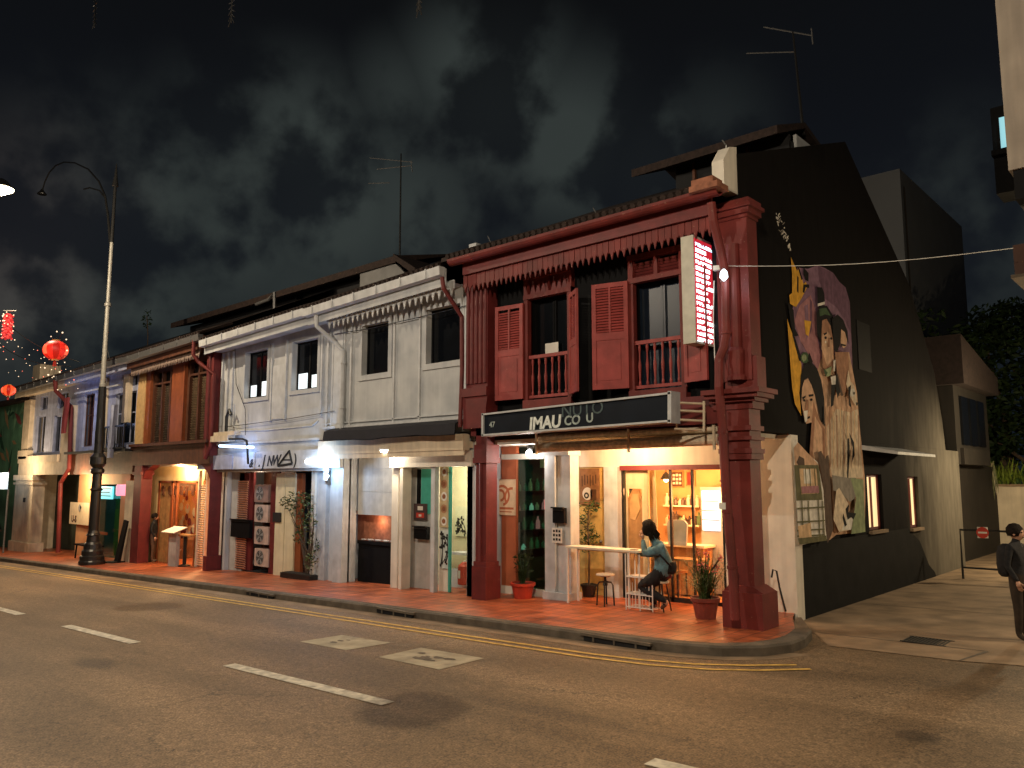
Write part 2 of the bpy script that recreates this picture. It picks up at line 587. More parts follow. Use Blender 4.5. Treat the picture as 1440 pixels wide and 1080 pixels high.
r2.color_ramp.elements[0].position = .34; r2.color_ramp.elements[0].color = (.5, .5, .5, 1)
r2.color_ramp.elements[1].position = .68; r2.color_ramp.elements[1].color = (1.42, 1.42, 1.42, 1)
L(n2.outputs['Fac'], r2.inputs['Fac'])
x1 = N(nt, 'ShaderNodeMix', data_type='RGBA', blend_type='MULTIPLY'); x1.inputs[0].default_value = 1
L(r1.outputs['Color'], x1.inputs[6]); L(r2.outputs['Color'], x1.inputs[7])
r4 = N(nt, 'ShaderNodeValToRGB')
r4.color_ramp.elements[0].position = .35; r4.color_ramp.elements[0].color = (.75, .75, .75, 1)
r4.color_ramp.elements[1].position = .65; r4.color_ramp.elements[1].color = (1.12, 1.12, 1.12, 1)
L(n4.outputs['Fac'], r4.inputs['Fac'])
x2 = N(nt, 'ShaderNodeMix', data_type='RGBA', blend_type='MULTIPLY'); x2.inputs[0].default_value = 1
L(x1.outputs[2], x2.inputs[6]); L(r4.outputs['Color'], x2.inputs[7])
out = x2.outputs[2]
# lantern shadows painted into the asphalt colour, plus oil stains
for (px, py, rx, ry, k) in ((-12.8, 4.85, .75, .32, .55), (-2.45, 8.55, .3, .25, .6), (-5.5, 7.0, 2.5, .22, .25), (-14.5, 3.9, 2.2, .9, .35), (-3.2, 9.6, 2.6, .35, .25)):
    mq = N(nt, 'ShaderNodeMapping'); mq.inputs['Location'].default_value = (-px / rx, -py / ry, 0); mq.inputs['Scale'].default_value = (1 / rx, 1 / ry, 0)
    L(g.outputs['Position'], mq.inputs['Vector'])
    ad = N(nt, 'ShaderNodeVectorMath', operation='MULTIPLY_ADD')
    L(n1.outputs['Color'], ad.inputs[0]); ad.inputs[1].default_value = (1.0, 1.0, 0); L(mq.outputs['Vector'], ad.inputs[2])
    ln = N(nt, 'ShaderNodeVectorMath', operation='DISTANCE'); ln.inputs[1].default_value = (.5, .5, 0)
    L(ad.outputs[0], ln.inputs[0])
    mr = N(nt, 'ShaderNodeMapRange', interpolation_type='SMOOTHSTEP')
    mr.inputs['From Min'].default_value = 1.1; mr.inputs['From Max'].default_value = .3; mr.inputs['To Max'].default_value = k
    L(ln.outputs['Value'], mr.inputs['Value'])
    xx = N(nt, 'ShaderNodeMix', data_type='RGBA'); xx.inputs[7].default_value = (.018, .015, .013, 1)
    L(mr.outputs[0], xx.inputs[0]); L(out, xx.inputs[6]); out = xx.outputs[2]
# fine cracks, broken up by noise
vo = N(nt, 'ShaderNodeTexVoronoi', feature='DISTANCE_TO_EDGE'); vo.inputs['Scale'].default_value = .42
wv = N(nt, 'ShaderNodeVectorMath', operation='MULTIPLY_ADD'); L(n4.outputs['Color'], wv.inputs[0]); wv.inputs[1].default_value = (.5, .5, .0); L(g.outputs['Position'], wv.inputs[2])
L(wv.outputs[0], vo.inputs['Vector'])
ck = N(nt, 'ShaderNodeMapRange'); ck.inputs['From Min'].default_value = .012; ck.inputs['From Max'].default_value = .004; L(vo.outputs['Distance'], ck.inputs['Value'])
cm = N(nt, 'ShaderNodeMapRange'); cm.inputs['From Min'].default_value = .5; cm.inputs['From Max'].default_value = .62; cm.inputs['To Max'].default_value = .6; L(n1.outputs['Fac'], cm.inputs['Value'])
cz = N(nt, 'ShaderNodeMath', operation='MULTIPLY'); L(ck.outputs[0], cz.inputs[0]); L(cm.outputs[0], cz.inputs[1])
xk = N(nt, 'ShaderNodeMix', data_type='RGBA'); xk.inputs[7].default_value = (.02, .016, .013, 1); L(cz.outputs[0], xk.inputs[0]); L(out, xk.inputs[6]); out = xk.outputs[2]
# polished wheel paths along the street
wp = N(nt, 'ShaderNodeTexWave', wave_type='BANDS', bands_direction='Y'); wp.inputs['Scale'].default_value = .18; wp.inputs['Distortion'].default_value = 1.2; wp.inputs['Detail'].default_value = 3
L(g.outputs['Position'], wp.inputs['Vector'])
wr_ = N(nt, 'ShaderNodeMapRange'); wr_.inputs['To Min'].default_value = .86; wr_.inputs['To Max'].default_value = 1.1; L(wp.outputs['Fac'], wr_.inputs['Value'])
ws = N(nt, 'ShaderNodeVectorMath', operation='SCALE'); L(out, ws.inputs[0]); L(wr_.outputs[0], ws.inputs['Scale']); out = ws.outputs[0]
L(out, b.inputs['Base Color'])
b.inputs['Roughness'].default_value = .66
b.inputs['Specular IOR Level'].default_value = .35
bp = N(nt, 'ShaderNodeBump'); bp.inputs['Strength'].default_value = .6; bp.inputs['Distance'].default_value = .015
L(n2.outputs['Fac'], bp.inputs['Height']); L(bp.outputs['Normal'], b.inputs['Normal'])
M['asphalt'] = m

# red pavement tiles
m, nt, b = nt_new('red_paving_tile')
L = nt.links.new
g = N(nt, 'ShaderNodeNewGeometry')
br = N(nt, 'ShaderNodeTexBrick')
br.offset = 0.0
br.inputs['Scale'].default_value = 1
br.inputs['Brick Width'].default_value = .3
br.inputs['Row Height'].default_value = .3
br.inputs['Mortar Size'].default_value = .011
br.inputs['Mortar Smooth'].default_value = .3
br.inputs['Bias'].default_value = 0
br.inputs['Color1'].default_value = (.5, .13, .045, 1)
br.inputs['Color2'].default_value = (.4, .095, .036, 1)
br.inputs['Mortar'].default_value = (.075, .03, .02, 1)
L(g.outputs['Position'], br.inputs['Vector'])
nn = N(nt, 'ShaderNodeTexNoise'); nn.inputs['Scale'].default_value = 2.2; nn.inputs['Detail'].default_value = 7
L(g.outputs['Position'], nn.inputs['Vector'])
rr = N(nt, 'ShaderNodeValToRGB')
rr.color_ramp.elements[0].position = .32; rr.color_ramp.elements[0].color = (.5, .48, .46, 1)
rr.color_ramp.elements[1].position = .62; rr.color_ramp.elements[1].color = (1.1, 1.1, 1.1, 1)
L(nn.outputs['Fac'], rr.inputs['Fac'])
xx = N(nt, 'ShaderNodeMix', data_type='RGBA', blend_type='MULTIPLY'); xx.inputs[0].default_value = 1
L(br.outputs['Color'], xx.inputs[6]); L(rr.outputs['Color'], xx.inputs[7]); L(xx.outputs[2], b.inputs['Base Color'])
r3 = N(nt, 'ShaderNodeMapRange'); r3.inputs['To Min'].default_value = .25; r3.inputs['To Max'].default_value = .6
L(nn.outputs['Fac'], r3.inputs['Value']); L(r3.outputs[0], b.inputs['Roughness'])
bp = N(nt, 'ShaderNodeBump'); bp.inputs['Strength'].default_value = .5; bp.inputs['Distance'].default_value = .006; bp.invert = True
L(br.outputs['Fac'], bp.inputs['Height']); L(bp.outputs['Normal'], b.inputs['Normal'])
M['tile'] = m


def sheet(mb, poly, h, m=0):
    mb.face([(x, y, zg(x) + h) for x, y in poly], m)


def st(o):
    return tag(o, kind='structure')


mb = MB()
sheet(mb, [(-220, -160), (120, -160), (120, 220), (-220, 220)], 0)
st(mb.build('road', 'asphalt'))

# kerb and pavement
outer = [(-90, 10.3), (-40, 10.38), (-20, 10.45), (-7.6, 10.52), (-6.3, 10.58), (-5.65, 10.75), (-5.2, 11.1), (-4.98, 11.6), (-4.98, 12.1), (-5.15, 12.8), (-5.45, 13.35), (-5.75, 13.9)]
inner = [(-90, 10.5), (-40, 10.58), (-20, 10.65), (-7.65, 10.72), (-6.4, 10.78), (-5.85, 10.92), (-5.48, 11.24), (-5.3, 11.67), (-5.28, 12.1), (-5.4, 12.74), (-5.63, 13.25), (-5.85, 13.85)]
mb = MB()
lip = [(x, y + .035) if i < 5 else (x - .03, y + .02) for i, (x, y) in enumerate(outer)]
for i in range(len(outer) - 1):
    a, b_, c, d, l0, l1 = outer[i], outer[i + 1], inner[i + 1], inner[i], lip[i], lip[i + 1]
    mb.face([(a[0], a[1], zg(a[0]) - .1), (b_[0], b_[1], zg(b_[0]) - .1), (b_[0], b_[1], zg(b_[0]) + .12), (a[0], a[1], zg(a[0]) + .12)])
    mb.face([(a[0], a[1], zg(a[0]) + .12), (b_[0], b_[1], zg(b_[0]) + .12), (l1[0], l1[1], zg(l1[0]) + .15), (l0[0], l0[1], zg(l0[0]) + .15)])
    mb.face([(l0[0], l0[1], zg(l0[0]) + .15), (l1[0], l1[1], zg(l1[0]) + .15), (c[0], c[1], zg(c[0]) + .15), (d[0], d[1], zg(d[0]) + .15)])
st(mb.build('kerb', 'kerb'))
mb = MB()
sheet(mb, inner[:-1] + [(-5.9, 13.85), (-6.03, 14.25), (-6.03, 15.0), (-90, 15.0)], .152)
st(mb.build('pavement', 'tile'))
mb = MB()                                    # concrete channel along the kerb
ch = [(x, y - .34) if i < 4 else (x + .3 * (i - 3) / 4, y - .34 + .34 * min(1, (i - 3) / 4)) for i, (x, y) in enumerate(outer[:8])]
for i in range(7):
    a, b_, c, d = ch[i], ch[i + 1], outer[i + 1], outer[i]
    mb.face([(p[0], p[1], zg(p[0]) + .004) for p in (a, b_, c, d)])
st(mb.build('gutter_channel', 'concrete'))
mb = MB()                                    # side lane
sheet(mb, [(-4.75, 12.42), (-2.95, 12.4), (-2.3, 12.55), (9, 12.6), (9, 60), (-6.6, 60), (-6.6, 25), (-5.95, 14.2), (-5.3, 13.3)], .008)
st(mb.build('side_lane', 'concrete'))
mb = MB()                                    # crack line across the lane mouth
sheet(mb, [(-2.98, 12.4), (-2.95, 12.4), (-2.78, 13.3), (-2.84, 13.3)], .012)
sheet(mb, [(-5.3, 13.4), (-2.8, 13.3), (-2.8, 13.33), (-5.3, 13.44)], .012)
sheet(mb, [(-5.9, 17.2), (2, 17.0), (2, 17.03), (-5.9, 17.23)], .012)
st(mb.build('lane_joint', 'kerb'))


def strip(pts, w):
    mb = MB()
    n = len(pts)
    for i in range(n - 1):
        a, b_ = Vector(pts[i]), Vector(pts[i + 1])
        d0 = (b_ - Vector(pts[max(i - 1, 0)])).normalized() if i else (b_ - a).normalized()
        d1 = (Vector(pts[min(i + 2, n - 1)]) - a).normalized()
        p0, p1 = Vector((-d0.y, d0.x)) * w / 2, Vector((-d1.y, d1.x)) * w / 2
        sheet(mb, [a - p0, b_ - p1, b_ + p1, a + p0], .008)
    return mb


st(strip([(-90, 9.3), (-35, 9.45), (-18, 9.5), (-9, 9.52), (-7.2, 9.55), (-6.2, 9.66), (-5.4, 9.9), (-4.85, 10.25), (-4.35, 10.72)], .085).build('yellow_road_line', 'lineyellow'))
st(strip([(-90, 9.53), (-35, 9.68), (-18, 9.73), (-9, 9.75), (-7.3, 9.78), (-6.4, 9.88), (-5.7, 10.08), (-5.15, 10.4), (-4.6, 10.85)], .085).build('yellow_road_line', 'lineyellow'))
for x0, x1, y0, y1 in ((-11.0, -7.46, 6.03, 6.1), (-17.0, -13.95, 5.88, 5.93), (-23.4, -19.5, 5.82, 5.84), (-29.5, -26.3, 5.8, 5.8), (-4.05, -.8, 6.3, 6.4)):
    st(strip([(x0, y0), (x1, y1)], .2).build('white_road_line', 'linewhite'))
for poly, lab in (([(-11.74, 7.7), (-10.5, 7.72), (-10.42, 8.55), (-11.68, 8.5)], 'a'), ([(-9.66, 7.7), (-8.3, 7.68), (-8.33, 8.6), (-9.7, 8.57)], 'b')):
    mb = MB()
    sheet(mb, poly, .006)
    cx_, cy_ = sum(p[0] for p in poly) / 4, sum(p[1] for p in poly) / 4
    st(mb.build('concrete_road_patch', 'patch'))
    t = MB()
    for i in range(7 if lab == 'b' else 3):
        px, py = cx_ + random.uniform(-.35, .3), cy_ + random.uniform(-.15, .15)
        r_ = random.uniform(.05, .14)
        sheet(t, [(px + r_ * random.uniform(.6, 1.4) * math.cos(k), py + r_ * .6 * random.uniform(.6, 1.2) * math.sin(k)) for k in (0, .8, 1.6, 2.4, 3.2, 4, 4.8, 5.6)], .0075 + i * .0005)
    st(t.build('road_patch_stain', 'kerb'))

# drain inlets in the kerb, grating in the lane
for (x0, x1, y, lab) in ((-7.95, -6.75, 10.51, 'black slot drain in the kerb just left of the street corner'), (-13.2, -12.1, 10.46, 'black slot drain in the kerb below the white lit doorway'),
                         (-18.3, -17.1, 10.43, 'black slot drain in the kerb below the white brick shutter bay')):
    o = thing('kerb_drain', (x0, y, zg(x0)), lab, 'drain', 'slot drains along the kerb')
    mb = MB()
    zz = zg((x0 + x1) / 2)
    mb.box(x0, x1, y - .008, y + .05, zz + .005, zz + .075)
    mb.build('opening', 'dark', o)
    mb = MB()
    mb.box(x0 - .06, x1 + .06, y - .03, y + .05, zz + .085, zz + .125)
    for k in range(3):
        xx = x0 + (x1 - x0) * (k + .5) / 3
        mb.box(xx - .015, xx + .015, y - .028, y - .013, zz + .005, zz + .085)
    mb.build('grate', 'kerb', o)
o = thing('lane_drain', (-3.7, 13.6, .06), 'rusty rectangular drain grating set in the side lane', 'drain')
mb = MB()
for k in range(12):
    mb.box(-3.98 + k * .05, -3.955 + k * .05, 13.36, 13.84, zg(-3.7) + .014, zg(-3.7) + .022)
for y in (13.34, 13.84):
    mb.box(-4.0, -3.36, y, y + .03, zg(-3.7) + .013, zg(-3.7) + .024)
mb.build('grate', 'iron', o)
mb = MB(); mb.box(-3.98, -3.38, 13.36, 13.85, zg(-3.7) + .005, zg(-3.7) + .012); mb.build('pit', 'dark', o)

# ================================================================== CORNER SHOPHOUSE (red)
def turned(mb):
    """from an xz wall facing the street to a wall facing the side lane"""
    mb.v = [(-y, x, z) for x, y, z in mb.v]
    return mb


def bent_pipe(pts, r, n=10):
    mb = MB()
    mb.tube(pts, r, n)
    return mb


def valance(mb, x0, x1, y, ztop0, ztop1, h, w, tip, m=0, th=.025, gap=.012):
    """row of hanging boards with pointed ends"""
    n = int(round((x1 - x0) / w))
    for i in range(n):
        a, b_ = x0 + (x1 - x0) * i / n + gap / 2, x0 + (x1 - x0) * (i + 1) / n - gap / 2
        t = (i + .5) / n
        zt = ztop0 + (ztop1 - ztop0) * t
        c = (a + b_) / 2
        hh = h * (1 + (.03 if i % 2 else 0))
        mb.prism([(a, zt), (a, zt - hh + tip), (a + (c - a) * .35, zt - hh + tip * 1.25), (c, zt - hh), (b_ - (b_ - c) * .35, zt - hh + tip * 1.25), (b_, zt - hh + tip), (b_, zt)], 'y', y + (.006 if i % 2 else 0), y + th + (.006 if i % 2 else 0), m)


def half_round_gutter(mb, a, b_, r, m=0, n=8):
    a, b_ = Vector(a), Vector(b_)
    rows = []
    for p in (a, b_):
        rows.append([(p.x, p.y - r * math.cos(math.pi * k / n), p.z - r * math.sin(math.pi * k / n)) for k in range(n + 1)] +
                    [(p.x, p.y + (r - .02) * math.cos(math.pi * k / n), p.z - (r - .02) * math.sin(math.pi * k / n)) for k in range(n + 1)])
    q = len(rows[0])
    mb.raw(rows[0] + rows[1], [(i, (i + 1) % q, q + (i + 1) % q, q + i) for i in range(q)] + [tuple(range(q))[::-1], tuple(range(q, 2 * q))], m)


def shutter_leaf(parent, hinge, ang, w, z0, z1, m, out=-1):
    """panelled leaf: hinge (x,y); ang = direction of the leaf in plan"""
    mb = MB()
    d = Vector((math.cos(ang), math.sin(ang), 0))
    nrm = Vector((-d.y, d.x, 0))
    h = Vector((hinge[0], hinge[1], 0))
    rot = math.atan2(d.y, d.x)
    def bar(s0, s1, a, b_, t, off=0):
        c = h + d * ((s0 + s1) / 2) + nrm * off
        mb.obox((c.x, c.y, (a + b_) / 2), s1 - s0, t, b_ - a, rot)
    st_, H = .085, z1 - z0
    bar(0, st_, z0, z1, .045); bar(w - st_, w, z0, z1, .045)
    for a, b_ in ((z0, z0 + .1), (z0 + H * .46, z0 + H * .53), (z1 - .09, z1)):
        bar(st_, w - st_, a, b_, .043)
    bar(w / 2 - .02, w / 2 + .02, z0 + H * .53, z1 - .09, .04)
    bar(st_, w - st_, z0 + .1, z0 + H * .46, .018)
    bar(st_ + .07, w - st_ - .07, z0 + .17, z0 + H * .46 - .07, .034)
    k = int((H * .47 - .09) / .055)
    for i in range(k):
        zz = z0 + H * .53 + .03 + i * .055
        c = h + d * (w / 2)
        mb.obox((c.x, c.y, zz), w - 2 * st_, .012, .05, rot, 0, .6)
    return mb.build('shutter', m, parent)


RX0, RX1 = -12.55, -6.0
red = thing('corner_shophouse', (-9.2, 12.5, zg(-9)), 'red two storey corner shophouse with open shutters and black painted side wall with a mural', 'shophouse')

# side wall to the lane -------------------------------------------------
mb = MB()
mb.wall(14.3, 26.5, -.15, 3.38, 6.0, 6.25, [(18.35, 19.35, 1.42, 2.66), (21.35, 22.2, 1.34, 2.62)])
turned(mb)
mb.prism([(12.55, 3.382), (25.1, 3.382), (24.95, 4.2), (24.45, 5.55), (22.5, 7.74), (18.1, 10.3), (12.55, 8.25)], 'x', -6.25, -6.0)
mb.box(-12.75, -6.25, 24.2, 24.4, -.2, 5.3)
m_, nt_, b_s = nt_new('black_paint_grey_cement_lane_glow')
L_ = nt_.links.new
g_ = N(nt_, 'ShaderNodeNewGeometry'); s_ = N(nt_, 'ShaderNodeSeparateXYZ'); L_(g_.outputs['Position'], s_.inputs[0])
nz_ = N(nt_, 'ShaderNodeTexNoise'); nz_.inputs['Scale'].default_value = 1.1; nz_.inputs['Detail'].default_value = 6
mp_ = N(nt_, 'ShaderNodeMapping'); mp_.inputs['Scale'].default_value = (1, 1.6, .5); L_(g_.outputs['Position'], mp_.inputs['Vector']); L_(mp_.outputs['Vector'], nz_.inputs['Vector'])
a_ = N(nt_, 'ShaderNodeMath', operation='MULTIPLY_ADD'); L_(nz_.outputs['Fac'], a_.inputs[0]); a_.inputs[1].default_value = 5; L_(s_.outputs['Y'], a_.inputs[2])
r_ = N(nt_, 'ShaderNodeMapRange', interpolation_type='SMOOTHSTEP'); r_.inputs['From Min'].default_value = 22.5; r_.inputs['From Max'].default_value = 27.0; L_(a_.outputs[0], r_.inputs['Value'])  # rear grey is cement with the lane lamp's pool of light painted in
c_ = N(nt_, 'ShaderNodeMix', data_type='RGBA'); c_.inputs[6].default_value = (.007, .006, .006, 1); c_.inputs[7].default_value = (.15, .135, .11, 1); rz_ = N(nt_, 'ShaderNodeMapRange', interpolation_type='SMOOTHSTEP'); rz_.inputs['From Min'].default_value = 6.4; rz_.inputs['From Max'].default_value = 3.2; zz_ = N(nt_, 'ShaderNodeMath', operation='MULTIPLY_ADD'); L_(nz_.outputs['Fac'], zz_.inputs[0]); zz_.inputs[1].default_value = 1.5; L_(s_.outputs['Z'], zz_.inputs[2]); L_(zz_.outputs[0], rz_.inputs['Value']); mz_ = N(nt_, 'ShaderNodeMath', operation='MULTIPLY'); L_(r_.outputs[0], mz_.inputs[0]); L_(rz_.outputs[0], mz_.inputs[1]); L_(mz_.outputs[0], c_.inputs[0])
n2_ = N(nt_, 'ShaderNodeTexNoise'); n2_.inputs['Scale'].default_value = 3; n2_.inputs['Detail'].default_value = 8; L_(mp_.outputs['Vector'], n2_.inputs['Vector'])
q_ = N(nt_, 'ShaderNodeMapRange'); q_.inputs['To Min'].default_value = .55; q_.inputs['To Max'].default_value = 1.35; L_(n2_.outputs['Fac'], q_.inputs['Value'])
v_ = N(nt_, 'ShaderNodeVectorMath', operation='SCALE'); L_(c_.outputs[2], v_.inputs[0]); L_(q_.outputs[0], v_.inputs['Scale']); L_(v_.outputs[0], b_s.inputs['Base Color'])
b_s.inputs['Roughness'].default_value = .85; b_s.inputs['Specular IOR Level'].default_value = .06
bp_ = N(nt_, 'ShaderNodeBump'); bp_.inputs['Strength'].default_value = .3; bp_.inputs['Distance'].default_value = .02; L_(n2_.outputs['Fac'], bp_.inputs['Height']); L_(bp_.outputs['Normal'], b_s.inputs['Normal'])
side = mb.build('side_wall', m_, red)
mb = MB()
mb.box(-5.995, -5.98, 14.5, 21.2, 0, 1.36)
mb.prism([(21.2, 0), (21.2, 1.3), (22.0, 1.0), (22.7, .35), (23.2, .12), (23.3, 0)], 'x', -5.995, -5.985)
mb.build('dado', 'dado', red)
mb = MB()
mb.box(-6.0, -5.985, 18.2, 19.05, 5.0, 6.12)
mb.build('closed_shutter', 'black', red)
for y0, y1, z0, z1 in ((18.35, 19.35, 1.42, 2.66), (21.35, 22.2, 1.34, 2.62)):
    w_ = MB()
    for a, b_, c, d in ((y0, y0 + .06, z0, z1), (y1 - .06, y1, z0, z1), (y0 + .06, y1 - .06, z0, z0 + .06), (y0 + .06, y1 - .06, z1 - .06, z1), ((y0 + y1) / 2 - .03, (y0 + y1) / 2 + .03, z0 + .06, z1 - .06)):
        w_.box(-6.14, -6.08, a, b_, c, d)
    wo = w_.build('window', 'darkred', red)
    g_ = MB(); g_.box(-6.125, -6.115, y0 + .06, y1 - .06, z0 + .06, z1 - .06); g_.build('pane', E_['winwarm'], wo)
    s_ = MB(); s_.box(-6.1, -5.92, y0 - .05, y1 + .05, z0 - .07, z0); s_.build('sill', 'concrete', wo)
c_ = MB()
c_.prism([(-6.0, 3.2), (-5.25, 3.08), (-5.25, 3.14), (-6.0, 3.3)], 'y', 18.1, 21.0)
c_.build('lane_canopy', 'whitetrim', red)

# pier between walkway and lane
mb = MB(); mb.box(-7.35, -5.975, 14.26, 14.58, -.1, 3.37)
mb.build('end_pier', 'creamw', red)

# party wall, floors, roof
mb = MB()
mb.box(-12.78, -12.55, 12.62, 24.2, -.4, 8.0)
mb.build('party_wall', 'white', red)
mb = MB()
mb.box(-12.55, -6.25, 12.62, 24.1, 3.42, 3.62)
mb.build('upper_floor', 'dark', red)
mb = MB()
mb.box(-12.55, -6.25, 12.62, 14.3, 3.3, 3.4)
mb.build('walkway_ceiling', 'creamw', red)
mb = MB()
def roof_slab(mb, x0, x1, pts, th=.09, m=0):
    top = pts; bot = [(y, z - th) for y, z in pts]
    mb.prism(top + bot[::-1], 'x', x0, x1, m)
roof_slab(mb, -12.75, -6.25, [(11.72, 7.47), (18.1, 10.32), (24.5, 5.6)])
n = 40
for i in range(n):                                        # round ends of the eave tiles
    x = -12.6 + 6.3 * (i + .5) / n
    mb.tube([(x, 11.68, 7.455), (x, 12.9, 7.985)], .06, 6)
mb.build('roof', 'roof', red)
mb = MB()
mb.box(-12.3, -6.22, 11.95, 12.0, 7.05, 7.36)
mb.box(-12.3, -6.22, 12.0, 12.62, 7.16, 7.2)
mb.build('eave_board', 'darkred', red)
mb = MB()
half_round_gutter(mb, (-12.5, 11.78, 7.38), (-5.98, 11.78, 7.4), .13)
mb.build('gutter', 'red', red)
mb = MB()
valance(mb, -12.35, -6.24, 12.02, 7.1, 7.13, .44, .135, .12)
mb.build('valance', 'red', red)
mb = MB()                                                 # raised party wall end and clay capping
mb.prism([(12.05, 7.5), (12.56, 7.5), (12.56, 8.38), (12.3, 8.3), (12.05, 8.0)], 'x', -6.24, -6.02)
mb.build('parapet', 'creamw', red)
mb = MB()
mb.box(-6.42, -5.9, 11.55, 11.95, 7.36, 7.46); mb.box(-6.4, -6.0, 11.6, 11.94, 7.46, 7.58)
mb.build('eave_corner_tile', 'eaveclay', red)

# small raised roof behind
mb = MB()
mb.box(-9.0, -6.3, 15.6, 15.7, 8.6, 9.75)
mb.box(-6.34, -6.26, 15.7, 18.5, 9.2, 9.6)
mb.build('attic_wall', 'dark', red)
mb = MB()
mb.prism([(14.9, 9.68), (16.4, 10.25), (16.4, 10.12), (14.9, 9.5)], 'x', -9.75, -6.25)
mb.prism([(16.4, 10.25), (18.6, 9.7), (18.6, 9.6), (16.4, 10.12)], 'x', -9.75, -6.25)
mb.build('attic_roof', 'roof', red)
mb = MB()
mb.box(-6.27, -6.2, 15.75, 17.3, 9.45, 9.75)
mb.build('attic_panel', 'whitetrim', red)
boxes('attic_post', 'brown', red, *[(x - .03, x + .03, 15.52, 15.6, 8.8, 9.7) for x in (-8.5, -7.9, -7.2)])

# upper wall ------------------------------------------------------------
mb = MB()
mb.wall(-12.5, -6.27, 3.62, 7.16, 12.62, 12.75, [(-10.87, -9.8, 4.2, 6.37), (-8.2, -7.2, 4.2, 6.27)])
mb.build('upper_wall', 'black', red)
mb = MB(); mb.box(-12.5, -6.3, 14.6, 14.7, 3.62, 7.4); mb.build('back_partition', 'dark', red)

def bay(x0, x1, zs, ztr, ztop, glassmat, louv):
    w_ = MB()
    for x in (x0 - .11, x1):
        w_.box(x, x + .11, 12.5, 12.66, 4.1, ztop)
    w_.box(x0 - .11, x1 + .11, 12.48, 12.66, ztr, ztr + .1)
    w_.box(x0 - .11, x1 + .11, 12.47, 12.66, ztop, ztop + .1)
    w_.box(x0 - .11, x1 + .11, 12.46, 12.66, 4.0, 4.2)
    xm = (x0 + x1) / 2
    w_.box(xm - .04, xm + .04, 12.51, 12.64, ztr + .1, ztop)
    wo = w_.build('window', 'red', red)
    t_ = MB()
    for a, b_ in ((x0, xm - .04), (xm + .04, x1)):
        if louv:
            k = int((ztop - ztr - .1) / .06)
            for i in range(k):
                t_.obox(((a + b_) / 2, 12.57, ztr + .13 + i * .06), b_ - a, .012, .05, 0, 0, .6)
        else:
            t_.box(a, b_, 12.57, 12.6, ztr + .1, ztop)
    t_.build('transom', 'darkred', wo)
    g_ = MB()
    g_.box(x0, x1, 12.78, 12.8, 4.2, ztr); g_.build('pane', glassmat, wo)
    f_ = MB()
    for a in (x0, xm - .035, xm + .005, x1 - .05):
        f_.box(a, a + .05, 12.74, 12.78, 4.2, ztr)
    f_.box(x0, x1, 12.74, 12.78, ztr - .06, ztr)
    f_.build('casement', 'blueglass' if louv else 'black', wo)
    r_ = MB()
    r_.box(x0, x1, 12.53, 12.6, 5.08, 5.15); r_.box(x0, x1, 12.54, 12.59, 4.24, 4.3)
    k = 6
    for i in range(k):
        x = x0 + (x1 - x0) * (i + .5) / k
        r_.lathe([(.022, 0), (.03, .04), (.016, .1), (.028, .3), (.033, .38), (.018, .5), (.016, .62), (.028, .7), (.022, .78)], (x, 12.565, 4.3), 8)
    r_.build('balustrade', 'pinkred', wo)
    return wo

wl = bay(-10.87, -9.8, 4.2, 6.37, 6.8, 'darkglass', False)
wr = bay(-8.2, -7.2, 4.2, 6.27, 6.72, 'blueglass', True)
n_ = MB(); n_.box(-10.55, -10.2, 12.7, 12.71, 5.16, 5.4); n_.build('window_notice', 'paper', wl)
shutter_leaf(red, (-10.96, 12.46), math.pi + R(4), .76, 4.24, 6.3, 'pinkred')
shutter_leaf(red, (-9.7, 12.46), -R(38), .6, 4.24, 6.28, 'pinkred')
shutter_leaf(red, (-8.29, 12.46), math.pi + R(14), .74, 4.26, 6.33, 'pinkred')
shutter_leaf(red, (-7.1, 12.46), -R(16), .55, 4.26, 6.3, 'pinkred')
w_ = MB(); w_.box(-12.42, -6.3, 12.42, 12.618, 3.86, 4.0); w_.box(-12.42, -6.3, 12.36, 12.618, 3.5, 3.858)
w_.build('floor_beam', 'darkred', red)

# pilasters -------------------------------------------------------------
mb = MB()
mb.box(-12.52, -11.86, 12.3, 12.618, 4.55, 7.05)
for i in range(5):                                         # fluting
    x = -12.46 + i * .135
    mb.lathe([(.05, 0), (.05, 2.35)], (x, 12.3, 4.65), 8)
mb.box(-12.6, -11.8, 12.2, 12.615, 4.36, 4.55)
mb.prism([(-12.6, 4.36), (-12.55, 4.1), (-12.55, 3.66), (-11.85, 3.66), (-11.85, 4.1), (-11.8, 4.36)], 'y', 12.24, 12.61)
zb = zg(-12.2) + .1
kl, kr = at(669, 700, 12.36).x, at(699, 700, 12.7).x
mb.box(kl, kr, 12.36, 12.7, zb, 3.66)
mb.box(kl - .05, kr + .05, 12.31, 12.75, 2.9, 3.02); mb.box(kl - .03, kr + .03, 12.33, 12.73, 3.02, 3.3)
mb.box(kl - .05, kr + .05, 12.3, 12.76, zb, zb + .75); mb.box(kl - .03, kr + .03, 12.33, 12.73, zb + .75, zb + .85)
mb.tube([((kl + kr) / 2, 12.37, zb + .85), ((kl + kr) / 2, 12.37, 2.9)], .05, 8)
mb.build('pilaster', 'darkred', red)

